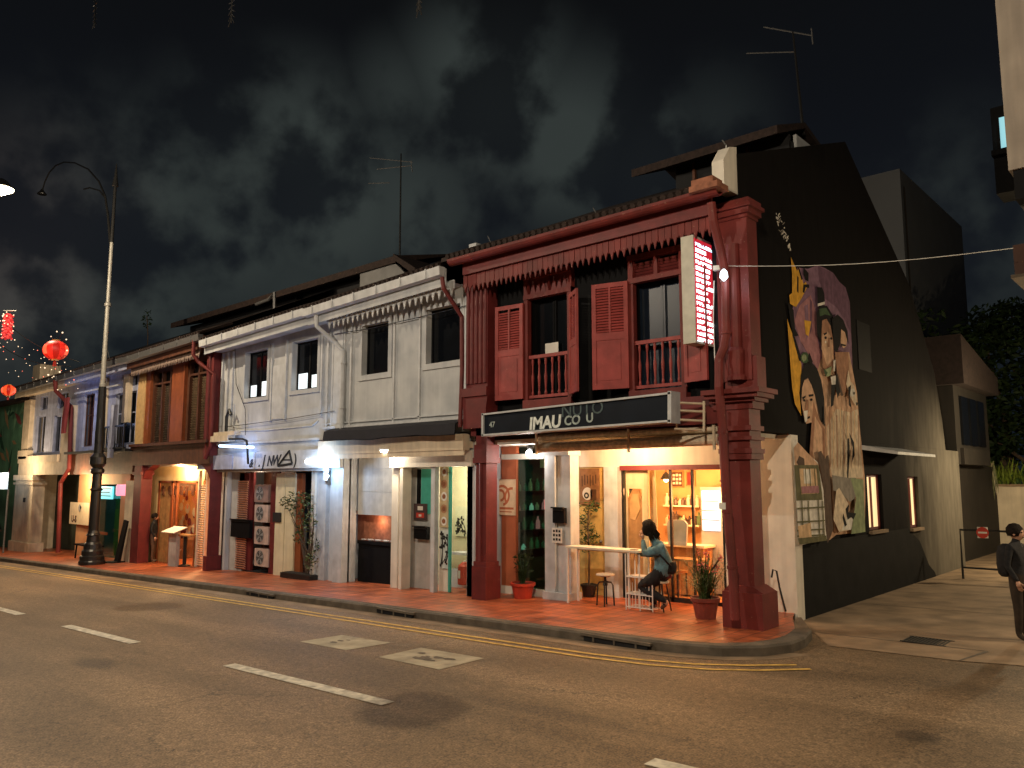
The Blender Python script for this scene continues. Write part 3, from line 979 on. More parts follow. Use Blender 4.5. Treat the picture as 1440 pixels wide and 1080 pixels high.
mb = MB()
zb = zg(-5.9) + .1
mb.box(-6.36, -5.78, 12.34, 12.72, 4.2, 7.0)
mb.box(-6.28, -5.7, 12.36, 12.7, 4.05, 4.6)
mb.lathe([(.17, 0), (.17, .05), (.14, .1), (.15, .5), (.115, .56), (.115, 2.35)], (-6.04, 12.33, 4.2), 16)
for k, (e0, z0, z1) in enumerate(((.03, 7.0, 7.06), (.08, 7.06, 7.16), (.13, 7.16, 7.22), (.08, 7.22, 7.32))):   # cap
    mb.box(-6.36 - e0, -5.78 + e0, 12.34 - e0, 12.72 + e0 * .5, z0, z1)
for e0, z0, z1 in ((.0, 3.72, 3.84), (.07, 3.84, 3.9), (.16, 3.9, 3.97), (.22, 3.97, 4.05)):                 # middle cornice
    mb.box(-6.5 - e0 * .5, -5.78 + e0, 12.32 - e0, 12.76 + e0 * .3, z0, z1)
mb.box(-6.36, -5.86, 12.34, 12.76, 2.98, 3.72)
for e0, z0, z1 in ((.03, 2.88, 2.98), (.055, 3.2, 3.26), (.05, 2.98, 3.06), (.05, 3.36, 3.44)):
    mb.box(-6.36 - e0, -5.86 + e0, 12.34 - e0, 12.76 + e0 * .5, z0, z1)
mb.box(-6.3, -5.88, 12.36, 12.74, zb + .7, 2.88)
mb.box(-6.4, -5.7, 12.24, 12.82, zb, zb + .62)
mb.prism([(-6.4, zb + .62), (-6.3, zb + .72), (-5.88, zb + .72), (-5.7, zb + .62)], 'y', 12.3, 12.8)
mb.build('pilaster', 'red', red)

p = [tuple(at(u, v, y)) for u, v, y in ((1000, 285, 11.8), (1003, 310, 11.85), (1014, 355, 12.05), (1020, 385, 12.12), (1021, 470, 12.12), (1018, 488, 12.12), (1011, 505, 12.1), (1011, 545, 12.0), (1016, 600, 12.08), (1021, 700, 12.1), (1030, 800, 12.08), (1034, 872, 12.02))]
mb = bent_pipe(p, .075, 12)
for q_ in (5.35, 2.0, 1.35, 3.3):
    k = min(range(len(p) - 1), key=lambda i: abs(p[i][2] - q_))
    t_ = max(0, min(1, (p[k][2] - q_) / (p[k][2] - p[k + 1][2])))
    c_ = Vector(p[k]).lerp(Vector(p[k + 1]), t_)
    mb.lathe([(.09, 0), (.09, .05)], c_, 12)
mb.build('downpipe', 'red', red, smooth=False)
n_ = MB(); n_.box(-6.29, -6.17, 12.02, 12.03, 2.06, 2.17); n_.build('small_plate', 'paper', red)

# walkway: shop fronts --------------------------------------------------
zf = zg(-9) + .16
def pxx(u, y):
    return at(u, 700, y).x
# left: orange wall, green tinted glass door
Y1 = 13.45
a0, a1, a2 = -12.5, pxx(726, Y1), pxx(765, Y1)
mb = MB(); mb.box(a0, a1, Y1, Y1 + .1, zf - .3, 3.3); mb.build('orange_panel', mat('orange_red_panel', (.45, .12, .05), .6, .2, 3, .05), red)
boxes('shopfront_frame', 'creamw', red, (a0, a2, Y1 - .02, Y1 + .12, 3.0, 3.12), (a0, a2, Y1 - .02, Y1 + .12, zf - .3, zf + .08))
gd = MB(); gd.box(a1 + .03, a2 - .03, Y1 + .03, Y1 + .05, zf + .08, 3.0); gdo = gd.build('glass_door', 'greenglass', red)
h_ = MB(); h_.tube([(a1 + .1, Y1 - .02, zf + .8), (a1 + .1, Y1 - .02, zf + 1.5)], .018, 8); h_.build('handle', 'metal', gdo)
mb = MB(); mb.box(-12.548, -12.52, Y1 + .12, 16.6, zf - .3, 3.3); mb.wall(a0 - .02, a2 + .5, zf - .3, 3.3, 16.6, 16.7, []); mb.box(a2 + .42, a2 + .5, 14.5, 16.6, zf - .3, 3.3)
mb.build('inner_room', mat('dark_green_room', (.03, .05, .045), .7, .2, 3, 0), red)
# white square column
ca, cb = pxx(766, 13.25), pxx(800, 13.25)
mb = MB()
mb.box(ca, ca + (cb - ca) * .42, 13.25, 13.6, zf - .3, 3.3); mb.box(ca + (cb - ca) * .5, cb, 13.3, 13.6, zf - .3, 3.3)
mb.box(ca + (cb - ca) * .42, ca + (cb - ca) * .5, 13.33, 13.58, zf - .3, 3.3)
mb.box(ca - .03, cb + .03, 13.2, 13.63, zf - .3, zf + .1)
mb.box(ca - .03, cb + .03, 13.2, 13.63, 3.06, 3.2)
mb.build('white_column', 'whitetrim', red)
# right: yellow door, white column, café window
Y2 = 14.3
d0, d1 = pxx(803, Y2), pxx(850, Y2)
c0, c1 = pxx(853, Y2), pxx(872, Y2)
g0, g1 = pxx(874, Y2), -6.3
mb = MB(); mb.box(d0 - .9, g1, Y2 - .02, Y2 + .12, 2.82, 3.3); mb.build('fascia', 'creamw', red)
mb = MB(); mb.box(g0, -7.35, Y2 - .06, Y2 - .022, 2.74, 2.84); mb.build('window_head', 'darkred', red)
mb = MB()
mb.box(d0, d1, Y2 + .05, Y2 + .1, zf - .2, 2.82)
for a, b_ in ((zf + .1, 1.0), (1.15, 2.0), (2.1, 2.72)):
    w = d1 - d0
    for k in range(2):
        mb.box(d0 + w * (.1 + .44 * k), d0 + w * (.46 + .44 * k), Y2 + .03, Y2 + .055, a, b_)
do = mb.build('yellow_door', 'yellowwood', red)
h_ = MB(); h_.ball((d1 - .1, Y2 - .02, 1.2), .04, 8); h_.build('handle', 'metal', do, smooth=True)
mb = MB(); mb.box(c0, c1, Y2 - .1, Y2 + .12, zf - .3, 2.82); mb.box(c0 - .02, c1 + .02, Y2 - .12, Y2 - .1, zf - .2, zf + .12); mb.build('white_column', 'whitetrim', red)
wm = MB()
for x in (g0, pxx(941, Y2), pxx(972, Y2), -7.42):
    wm.box(x, x + .05, Y2, Y2 + .05, zf, 2.82)
wm.box(g0, -7.35, Y2, Y2 + .05, zf - .2, zf + .1)
wo = wm.build('cafe_window', 'blackmetal', red)
mb = MB(); mb.box(pxx(905, Y2), -7.4, Y2 + .02, Y2 + .026, zf + .1, 2.8); mb.build('pane', 'glass', wo)
# café room
mb = MB()
mb.box(d0 - .1, -6.26, 16.2, 16.3, zf - .3, 3.3, 0)
mb.box(d0 - .2, d0 - .1, Y2 + .12, 16.3, zf - .3, 3.3, 0)
mb.box(-6.3, -6.252, Y2 + .26, 16.2, zf - .3, 3.3, 1)
mb.box(d0 - .1, -6.3, Y2 + .12, 16.2, 2.98, 3.05, 2)
mb.box(d0 - .1, -6.3, Y2 + .12, 16.2, zf - .1, zf - .02, 3)
mb.build('cafe_room', ['peach', 'orange', 'creamw', 'wood'], red)
# arched wooden door leaf and cream wall beside it
ax0, ax1 = pxx(879, Y2), pxx(899, Y2)
mb = MB()
mb.wall(g0 + .05, pxx(908, Y2), zf - .2, 2.8, Y2 + .1, Y2 + .16, [(ax0, ax1, zf - .2, 2.35)])
mb.build('cream_partition', 'yellowcream', red)
mb = MB()
w = ax1 - ax0
mb.prism([(ax0, zf - .1), (ax1, zf - .1), (ax1, 2.1), (ax1 - w * .25, 2.33), (ax0 + w * .3, 2.33), (ax0, 2.15)], 'y', Y2 + .12, Y2 + .15)
ad = mb.build('arched_door', 'wood', red)
mb = MB(); mb.prism([(ax0 + .05, 1.72), (ax0 + w * .5, 1.68), (ax1 - .05, 1.95), (ax1 - w * .28, 2.24), (ax0 + w * .33, 2.24), (ax0 + .05, 2.08)], 'y', Y2 + .105, Y2 + .121)
mb.build('door_panel', mat('octagon_panel', (.55, .34, .15), .5, .2, 6, .05), ad)
mb = MB(); mb.prism([(pxx(908, Y2 + .3), zf), (pxx(926, Y2 + .3), zf), (pxx(922, Y2 + .3), 2.8), (pxx(906, Y2 + .3), 2.8)], 'y', Y2 + .28, Y2 + .31)
mb.build('curtain', 'yellowcream', red)
# bamboo blinds rolled up under the beam
o = thing('rolled_blind', (-8.6, 12.55, 3.2), 'rolled cream bamboo blind hung under the black sign of the red house', 'blind')
mb = MB()
mb.tube([(-10.6, 12.5, 3.2), (-6.5, 12.5, 3.23)], .1, 12); mb.tube([(-10.6, 12.5, 3.4), (-6.5, 12.5, 3.42)], .06, 12)
mb.build('roll', mat('bamboo_blind', (.74, .64, .5), .7, .3, 14, .3), o)
mb = MB()
mb.box(-10.6, -6.5, 12.57, 12.6, 3.3, 3.49)
for x in (-10.55, -8.3, -6.55):
    mb.box(x, x + .04, 12.36, 12.4, 3.05, 3.48)
mb.build('head_board', 'cream', o)

# ================================================================== generic shophouse shell
def shell(root, x0, x1, gut_z0, gut_z1, wallmat, gutmat, ridge=10.0, depth=23.5, eave_y=11.78):
    zb = zg((x0 + x1) / 2)
    mb = MB()
    mb.box(x0, x0 + .2, 12.75, depth, zb - .5, gut_z0)
    mb.box(x0, x1, depth - .2, depth, zb - .5, 6)
    mb.build('party_wall', wallmat, root)
    mb = MB()
    g0, g1 = gut_z0, gut_z1
    def q(x, g):
        return [(x, eave_y - .06, g + .04), (x, 18.1, ridge + (g - 7)), (x, depth, 6.6 + (g - 7))]
    A, B = q(x0, g0), q(x1, g1)
    dz = Vector((0, 0, -.1))
    for i in range(2):
        mb.face([A[i], B[i], B[i + 1], A[i + 1]])
        mb.face([Vector(A[i + 1]) + dz, Vector(B[i + 1]) + dz, Vector(B[i]) + dz, Vector(A[i]) + dz])
    mb.face([Vector(A[0]) + dz, Vector(B[0]) + dz, B[0], A[0]])
    n = int((x1 - x0) / .17)
    for i in range(n):
        t = (i + .5) / n
        x, g = x0 + (x1 - x0) * t, g0 + (g1 - g0) * t
        mb.tube([(x, eave_y - .09, g + .035), (x, eave_y + 1.1, g + .52)], .055, 6)
    mb.build('roof', 'roof', root)
    mb = MB()
    vs = []
    for x, g in ((x0, g0), (x1, g1)):
        vs += [(x, eave_y - .1, g), (x, eave_y - .08, g - .2), (x, eave_y + .06, g - .22), (x, eave_y + .08, g)]
    mb.raw(vs, [(0, 1, 5, 4), (1, 2, 6, 5), (2, 3, 7, 6), (3, 0, 4, 7), (3, 2, 1, 0), (4, 5, 6, 7)])
    k = int((x1 - x0) / .9)
    for i in range(k):
        t = (i + .5) / k
        x, g = x0 + (x1 - x0) * t, g0 + (g1 - g0) * t
        mb.box(x - .015, x + .015, eave_y - .115, eave_y - .1, g - .2, g + .02)
    mb.build('gutter', gutmat, root)
    mb = MB()
    for yy, dz0, dz1 in ((eave_y + .1, -.42, -.02),):
        mb.raw([(x0, yy, g0 + dz0), (x1, yy, g1 + dz0), (x1, yy, g1 + dz1), (x0, yy, g0 + dz1), (x0, yy + .03, g0 + dz0), (x1, yy + .03, g1 + dz0), (x1, yy + .03, g1 + dz1), (x0, yy + .03, g0 + dz1)],
               [(0, 1, 2, 3), (7, 6, 5, 4), (0, 4, 5, 1), (3, 2, 6, 7), (0, 3, 7, 4), (1, 5, 6, 2)])
    mb.raw([(x0, eave_y + .13, g0 - .3), (x1, eave_y + .13, g1 - .3), (x1, 12.75, g1 - .3), (x0, 12.75, g0 - .3)], [(0, 1, 2, 3)])
    mb.build('eave_board', wallmat, root)


def simple_window(root, x0, x1, z0, z1, y, fm, pm, bars=1, hb=(), depth=.16):
    w = MB()
    t = .05
    for a, b_, c, d in ((x0, x0 + t, z0, z1), (x1 - t, x1, z0, z1), (x0 + t, x1 - t, z0, z0 + t), (x0 + t, x1 - t, z1 - t, z1)):
        w.box(a, b_, y + depth - .06, y + depth, c, d)
    for i in range(bars):
        x = x0 + (x1 - x0) * (i + 1) / (bars + 1)
        w.box(x - .025, x + .025, y + depth - .055, y + depth - .005, z0 + t, z1 - t)
    for h in hb:
        w.box(x0 + t, x1 - t, y + depth - .05, y + depth - .01, z0 + (z1 - z0) * h - .02, z0 + (z1 - z0) * h + .02)
    wo = w.build('window', fm, root)
    g = MB(); g.box(x0 + t, x1 - t, y + depth - .035, y + depth - .025, z0 + t, z1 - t); g.build('pane', pm, wo)
    return wo


# ================================================================== WHITE HOUSE with valance
AX0, AX1 = -18.2, -12.6
wa = thing('shophouse', (-15.4, 12.5, zg(-15.4)), 'white shophouse with carved white valance, two bare black windows and a dark awning', 'shophouse')
shell(wa, AX0, AX1 - .18, 7.1, 7.3, 'white', 'whitetrim')
mb = MB()
holes = [(-16.58, -15.5, 5.23, 6.54), (-14.07, -12.9, 5.28, 6.6)]
mb.wall(AX0, AX1, 3.62, 7.05, 12.5, 12.75, holes)
for x0, x1, z0, z1 in holes:                                 # flat surrounds
    for a, b_, c, d in ((x0 - .14, x0, z0 - .14, z1 + .14), (x1, x1 + .14, z0 - .14, z1 + .14), (x0, x1, z0 - .14, z0), (x0, x1, z1, z1 + .14)):
        mb.box(a, b_, 12.465, 12.502, c, d)
mb.build('upper_wall', 'white', wa)
mb = MB()
for x in (-15.28, -14.32):                                  # slim battens either side of the infill panel
    mb.box(x, x + .055, 12.45, 12.5, 3.95, 6.98)
for x in (-18.1, -17.86, -17.35, -17.05, -12.72):
    mb.box(x, x + .06, 12.44, 12.5, 3.95, 6.95)
mb.box(-17.8, -17.4, 12.455, 12.5, 3.95, 6.95)
mb.box(AX0, AX1, 12.43, 12.5, 3.9, 3.96); mb.box(AX0, AX1, 12.45, 12.5, 4.02, 4.05)
mb.build('moulding', 'whitetrim', wa)
for h in holes:
    simple_window(wa, *h, 12.5, 'black', 'darkglass', 0, (), .2)
mb = MB()
valance(mb, -17.5, -12.62, 12.0, 6.86, 7.02, .36, .2, .17)
for i in range(24):                                          # small dentils on the board
    x = -17.45 + i * .2
    mb.box(x, x + .06, 11.97, 12.0, 6.72 + .0068 * i, 6.82 + .0068 * i)
mb.build('valance', 'whitetrim', wa)
mb = bent_pipe([(-17.75, 11.82, 6.9), (-17.75, 11.85, 6.6), (-17.55, 12.3, 6.2), (-17.3, 12.4, 5.95), (-17.28, 12.4, 3.8), (-17.1, 12.3, 3.7)], .06)
for z in (5.6, 4.4): mb.lathe([(.075, 0), (.075, .05)], (-17.28, 12.4, z), 10)
mb.build('downpipe', 'whitetrim', wa)
mb = bent_pipe([(-12.75, 11.75, 7.05), (-12.75, 11.8, 6.8), (-12.62, 12.25, 6.2), (-12.6, 12.25, 5.0), (-12.62, 12.22, 3.7)], .05)
mb.build('red_pipe', 'darkred', wa)
mb = MB()                                                    # awning strip, sagging a little
n = 12
xs = [AX0 + .55 + (AX1 - AX0 - .6) * i / n for i in range(n + 1)]
for i in range(n):
    a, b_ = xs[i], xs[i + 1]
    def sg(x): return .05 * math.sin(x * 2.1) + .03 * math.sin(x * 5.3)
    ta, tb = i / n, (i + 1) / n
    pa = [(a, 12.42, 3.9), (a, 12.1, 3.79 + sg(a) * .15), (a, 12.07, 3.55 + sg(a) * .35)]
    pb = [(b_, 12.42, 3.9), (b_, 12.1, 3.79 + sg(b_) * .15), (b_, 12.07, 3.55 + sg(b_) * .35)]
    for k in range(2):
        mb.face([pa[k + 1], pb[k + 1], pb[k], pa[k]])
        e = Vector((0, .02, -.015))
        mb.face([Vector(pa[k]) + e, Vector(pb[k]) + e, Vector(pb[k + 1]) + e, Vector(pa[k + 1]) + e])
mb.build('awning', 'tarp', wa)
YA = 12.9
zf = zg(-15.4) + .16
def ax(u, y=YA): return at(u, 700, y).x
mb = MB()
mb.box(AX0, AX1, 12.3, 12.5, 3.2, 3.56); mb.box(AX0, AX1, 12.5, 13.6, 3.25, 3.4)
mb.box(AX0, AX1, 12.32, 12.35, 3.08, 3.2)
mb.build('soffit', 'cream', wa)
# white pillars, roller shutter bay, door recess
mb = MB()
mb.box(ax(453), ax(466), 12.72, 13.3, zf - .5, 3.25); mb.box(ax(470, 12.6), ax(493, 12.85), 12.6, 12.85, zf - .5, 3.25)
mb.box(ax(466), ax(470), 12.85, 13.3, zf - .5, 3.25)
mb.box(ax(493, 12.85), ax(496, 13.0), 12.8, 13.05, zf - .5, 3.25)
mb.build('white_pillar', 'whitetrim', wa)
s0, s1 = ax(497), ax(550)
mb = MB()
for i in range(17):
    z = 1.62 + i * .1
    if i % 6: continue
    mb.box(s0, s1, 13.05, 13.09, z, min(z + .595, 3.25))
mb.build('roller_shutter', 'lgrey', wa)
mb = MB(); mb.box(s0 - .4, s1 + .05, 13.36, 13.42, .9, 1.62); mb.box(s0 - .4, s1 + .05, 13.1, 13.42, 1.62, 1.7); mb.build('brick_back_wall', 'brick', wa)
mb = MB(); mb.box(s0, s1, 13.1, 13.34, zf - .4, .92); mb.box(s0, s1, 13.06, 13.1, .86, .95); mb.build('counter', 'black', wa)
mb = MB()
for i in range(9):
    x = s0 + .15 + (s1 - s0 - .3) * i / 8
    mb.lathe([(.06, 0), (.075, .01), (.075, .03)], (x, 13.16 + .08 * (i % 2), .952), 10)
mb.build('counter_dishes', 'whitetrim', wa)
mb = MB()
mb.box(ax(551, 12.7), ax(560, 12.7), 12.7, 12.95, zf - .5, 3.25); mb.box(ax(562, 12.58), ax(578, 12.85), 12.58, 12.85, zf - .5, 2.98)
mb.box(ax(560, 12.7), ax(562, 12.58), 12.8, 12.95, zf - .5, 3.25)
mb.build('door_pillar', 'creamw', wa)
mb = MB(); mb.box(ax(562), AX1, 12.56, 12.8, 2.84, 3.2); mb.build('door_lintel', 'creamw', wa)
mb = MB()
mb.box(ax(560), AX1, 14.25, 14.35, zf - .5, 3.0, 3)
mb.box(ax(575), ax(577), 13.3, 14.3, zf - .5, 3.0, 0)
mb.box(ax(579), AX1, 13.0, 14.9, 2.96, 3.0, 1)
mb.box(ax(579), AX1, 12.9, 14.9, zf - .2, zf - .02, 2)
mb.box(AX1 - .06, AX1, 12.95, 14.9, zf - .5, 3.0, 3)
mb.build('doorway_room', [mat('grey_green_wall', (.5, .52, .44), .7, .12, 3, .03), 'creamw', 'concrete', mat('pale_yellow_wall', (.75, .7, .5), .7, .12, 3, .03)], wa)
mb = MB(); mb.box(ax(574, 13.0), ax(608, 13.0), 13.0, 13.05, zf - .3, 2.9); pd = mb.build('grey_door', 'lgrey', wa)
mb = MB(); mb.box(ax(592, 12.97), ax(606, 12.97), 12.97, 13.0, 1.72, 2.8); mb.build('teal_panel', 'teal', pd)
mb = MB(); mb.box(ax(586, 12.96), ax(590, 12.96), 12.96, 13.0, 1.8, 2.8); mb.build('black_pipe', 'black', pd)
boxes('white_post', 'whitetrim', wa, (ax(606, 12.62), ax(617, 12.75), 12.62, 12.75, zf - .3, 2.84), (ax(657, 12.62), ax(668, 12.7), 12.62, 12.7, zf - .3, 2.84))
mb = MB(); mb.box(ax(618), ax(631), 12.9, 12.93, zf, 2.84); mb.build('menu_panel', 'creamw', wa)
mb = MB(); mb.box(ax(631, 12.84), ax(636, 12.9), 12.84, 12.9, zf - .2, 2.84); mb.build('teal_post', 'teal', wa)
mb = MB(); mb.box(ax(637), ax(668), 12.9, 12.91, zf, 2.84); mb.build('pane', 'glass', wa)
mb = MB(); mb.box(ax(640, 13.8), -12.8, 13.6, 14.0, zf, zf + .45); mb.box(ax(642, 13.8), -12.8, 13.6, 14.0, zf + .8, zf + .86); mb.build('shop_counter', 'whitetrim', wa)

# ================================================================== WHITE HOUSE with lettered fascia
BX0, BX1 = -24.05, -18.2
wb = thing('shophouse', (-21.1, 12.5, zg(-21.1)), 'plain white shophouse with lettered white fascia sign and two part lit black framed windows', 'shophouse')
shell(wb, BX0 + .02, BX1, 6.93, 7.13, 'white', 'whitetrim')
holes = [(-22.5, -21.2, 5.02, 6.47), (-19.86, -18.58, 5.07, 6.48)]
mb = MB()
mb.wall(BX0, BX1, 3.3, 6.9, 12.5, 12.75, holes)
for x0, x1, z0, z1 in holes:
    for a, b_, c, d in ((x0 - .12, x0, z0 - .12, z1 + .12), (x1, x1 + .12, z0 - .12, z1 + .12), (x0, x1, z0 - .12, z0), (x0, x1, z1, z1 + .12)):
        mb.box(a, b_, 12.46, 12.502, c, d)
mb.build('upper_wall', 'white', wb)
mb = MB()
for x in (-20.98, -20.2, -18.4, -23.95, -23.6, -23.3):
    mb.box(x, x + .07, 12.445, 12.5, 4.25, 6.6)
mb.box(-20.9, -20.2, 12.475, 12.5, 4.3, 5.9)
pts = [(-23.1, 12.49, 4.9), (-23.1, 12.49, 4.25), (-22.9, 12.49, 4.05), (-21.2, 12.49, 4.0), (-18.8, 12.49, 4.02), (-18.5, 12.49, 4.15)]
mb.tube(pts, .022, 6)
mb.box(BX0, BX1, 12.44, 12.5, 3.62, 3.68)
mb.build('moulding', 'whitetrim', wb)
for i, h in enumerate(holes):
    wo = simple_window(wb, *h, 12.5, 'black', 'darkglass', 1, (), .2)
    x0, x1, z0, z1 = h
    xm = (x0 + x1) / 2
    boxes('lit_pane', E_['winlit'], wo, *(((x0 + .07, x0 + .4, 12.655, 12.662, z0 + .07, z0 + .42), (xm + .06, x1 - .08, 12.655, 12.662, z0 + .06, z0 + .5)) if i == 0 else ((x0 + .07, xm - .12, 12.655, 12.662, z0 + .06, z0 + .5), (xm + .1, x1 - .07, 12.655, 12.662, z0 + .06, z0 + .42))))
mb = bent_pipe([(-23.2, 12.2, 3.8), (-22.0, 12.2, 3.75), (-21.75, 12.2, 3.7), (-21.7, 12.2, 3.5), (-21.7, 12.25, 3.0)], .035)
mb.build('sign_lamp_pipe', 'blackmetal', wb)
mb = MB(); mb.box(-23.9, -22.8, 12.15, 12.4, 3.72, 3.9); mb.box(-23.8, -22.5, 12.2, 12.4, 3.9, 4.02); mb.build('roof_ledge', 'cream', wb)
mb = MB(); mb.tube([(-23.2, 12.3, 4.0), (-23.2, 12.3, 4.5), (-23.05, 12.3, 4.7), (-22.95, 12.3, 4.55)], .05, 8); mb.build('vent_hook', 'blackmetal', wb)
YB = 12.95
zf = zg(-21.1) + .15
def bx(u, y=YB): return at(u, 700, y).x
mb = MB(); mb.box(BX0, BX1, 12.5, 13.4, 2.78, 3.3); mb.build('fascia', 'lgrey', wb)
mb = MB()
boxes('white_pillar', 'creamw', wb, (bx(311), bx(324), 12.75, 13.0, zf - .5, 2.78), (bx(450), bx(455), 12.66, 13.0, zf - .5, 2.78))
mb = MB(); mb.box(bx(324), bx(345), 12.9, 13.0, zf - .5, 2.78); mb.build('grey_panel', 'lgrey', wb)
mb = MB()
l0, l1 = bx(338), bx(352)
for i in range(40):
    z = zf + .05 + i * .068
    mb.obox(((l0 + l1) / 2, 12.86, z), l1 - l0, .012, .055, 0, 0, .7)
mb.build('louvred_door', mat('pale_red_louvre', (.62, .33, .22), .55, .2, 6, .05), wb)
mb = MB(); mb.box(l0, l1, 12.9, 12.92, zf, 2.75); mb.build('louvre_back', 'darkred', wb)
boxes('maroon_post', 'darkred', wb, (bx(352), bx(357), 12.92, 13.0, zf - .4, 2.78), (bx(383), bx(394), 12.9, 12.96, zf - .4, 2.78))
mb = MB(); mb.box(bx(350), bx(395), 13.45, 13.5, zf - .4, 2.78); mb.build('recess_back', 'brown', wb)
boxes('cream_door', mat('cream_door_paint', (.75, .68, .47), .5, .1, 4, .05, streak=.1), wb, (bx(394), bx(407), 12.8, 12.88, zf - .4, 2.72), (bx(408), bx(421), 12.8, 12.88, zf - .4, 2.72))
mb = MB(); mb.box(bx(421), bx(429), 12.85, 12.95, zf - .4, 2.72); mb.build('wooden_post', 'orangewood', wb)
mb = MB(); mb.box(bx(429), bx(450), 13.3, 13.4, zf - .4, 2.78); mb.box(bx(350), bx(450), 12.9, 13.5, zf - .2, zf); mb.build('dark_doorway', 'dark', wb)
n_ = MB(); n_.box(bx(392), bx(403), 12.77, 12.8, 1.3, 1.58); n_.build('door_plate', 'ink', wb)

# ================================================================== BROWN HOUSE with the restaurant
CX0, CX1 = -30.0, -24.1
bh = thing('shophouse', (-27, 12.5, zg(-27)), 'brown timber shophouse with slatted shutters above a glowing orange restaurant doorway', 'shophouse')
shell(bh, CX0, CX1, 7.0, 7.17, 'brown', 'metal')
mb = MB()
holes = [(-28.95, -27.5, 3.82, 6.4), (-26.2, -24.75, 3.84, 6.5)]
mb.wall(CX0, CX1, 3.3, 6.95, 12.5, 12.7, holes)
mb.build('upper_wall', 'brown', bh)
for h in holes:
    x0, x1, z0, z1 = h
    w = MB()
    for a in (x0, x1 - .1, (x0 + x1) / 2 - .04):
        w.box(a, a + .1, 12.44, 12.56, z0, z1)
    w.box(x0, x1, 12.45, 12.56, z1 - .45, z1 - .38)
    wo = w.build('window', 'brown', bh)
    lv = MB()
    for i in range(int((z1 - z0 - .5) / .085)):
        for a, b_ in ((x0 + .1, (x0 + x1) / 2 - .04), ((x0 + x1) / 2 + .06, x1 - .1)):
            lv.obox(((a + b_) / 2, 12.56, z0 + .06 + i * .085), b_ - a, .014, .075, 0, 0, .7)
    lv.build('louvres', mat('weathered_slat', (.16, .12, .085) if x0 < -27 else (.24, .17, .1), .7, .45, 5, .1), wo)
    d_ = MB(); d_.box(x0, x1, 12.66, 12.69, z0, z1); d_.build('pane', 'dark', wo)
boxes('orange_post', 'orangewood', bh, *[(a, b_, 12.38, 12.5, 3.72, 6.75) for a, b_ in ((-27.32, -26.38), (-29.55, -29.05))])
mb = MB(); mb.box(-24.55, -24.08, 12.25, 12.5, 3.3, 6.9); mb.tube([(-24.3, 12.24, 3.3), (-24.3, 12.24, 6.6)], .06, 8); mb.build('red_pilaster', 'darkred', bh)
mb = MB()
for i in range(7):                                             # drape hanging at the left end
    x = -30.0 + i * .09
    mb.tube([(x, 12.4, 6.6), (x + .02, 12.36, 5.4), (x - .01, 12.38, 3.75)], [.03, .06, .055], 7)
mb.build('drape', mat('cream_cloth', (.5, .33, .15), .9, .2, 6, .1), bh)
mb = MB()
valance(mb, -29.9, -24.6, 12.0, 6.62, 6.78, .3, .13, .1)
mb.build('valance', mat('grey_brown_board', (.3, .22, .18), .7, .4, 6, .1), bh)
mb = MB()
mb.box(CX0, CX1, 12.2, 12.5, 3.62, 3.75); mb.box(CX0, CX1, 12.12, 12.22, 3.72, 3.82)
mb.box(CX0, CX1, 12.28, 12.5, 3.05, 3.62)
mb.build('balcony_beam', 'brown', bh)
mb = bent_pipe([(-24.5, 11.75, 7.1), (-24.5, 11.75, 6.55), (-24.4, 11.9, 6.3), (-23.95, 12.2, 5.9), (-24.0, 12.22, 3.6), (-24.2, 12.15, 3.2)], .06)
mb.build('downpipe', 'red', bh)
zf = zg(-27) + .13
def cx(u, y=12.4): return at(u, 700, y).x
mb = MB()
kx = cx(213, 12.7)
mb.box(cx(187, 12.3), kx, 12.3, 12.7, zf - .5, 3.05)
mb.prism([(kx, 3.05), (kx, 2.55), (kx + .2, 2.85), (kx + .5, 2.95), (kx + .8, 3.05)], 'y', 12.35, 12.65)
mb.box(cx(187, 12.3) - .05, kx + .05, 12.25, 12.74, 2.7, 2.82)
mb.build('column', 'darkred', bh)
mb = MB()
kx = cx(294, 12.3)
mb.box(kx, cx(311, 12.7), 12.3, 12.7, zf - .5, 3.05); mb.box(kx - .1, cx(311, 12.7) + .08, 12.24, 12.76, zf - .5, zf + .55)
mb.prism([(kx, 3.05), (kx, 2.4), (kx - .2, 2.7), (kx - .55, 2.95), (kx - .8, 3.05)], 'y', 12.35, 12.65)
mb.build('column', 'darkred', bh)
YC = 12.95
def rx(u, y=YC): return at(u, 700, y).x
mb = MB()
mb.box(-33, -24.1, 17.4, 17.5, zf - .4, 3.05, 0)
mb.box(-33, -32.9, 14.3, 17.4, zf - .4, 3.05, 0)
mb.box(-24.2, -24.1, 12.95, 17.4, zf - .4, 3.05, 0)
mb.box(-33, -24.1, 12.6, 17.5, 3.0, 3.05, 1)
mb.build('restaurant_room', ['orange', 'creamw'], bh)
mb = MB()
mb.box(-33, -24.2, YC, YC + .08, 2.5, 3.0, 0)
mb.box(-33, rx(222), YC, YC + .08, zf - .3, 2.5, 0)
mb.box(rx(277), rx(285), YC, YC + .08, zf - .3, 2.5, 0)
mb.build('cream_fascia', mat('pale_yellow_board', (.75, .58, .3), .6, .1, 4, 0), bh)
mb = MB()
for u in (222, 240, 246, 275):
    mb.box(rx(u), rx(u + 2.5), YC, YC + .07, zf, 2.5)
mb.box(rx(222), rx(277), YC, YC + .07, 2.42, 2.5)
wo = mb.build('restaurant_front', 'orangewood', bh)
g_ = MB(); g_.box(rx(243), rx(275), YC + .03, YC + .035, zf, 2.42); g_.build('pane', 'glass', wo)
d_ = MB(); d_.box(rx(224.5), rx(240), YC + .02, YC + .06, zf, 2.42); d_.build('door', 'wood', wo)
mb = MB()
l0, l1 = at(281, 700, 12.85).x, at(291, 700, 12.85).x
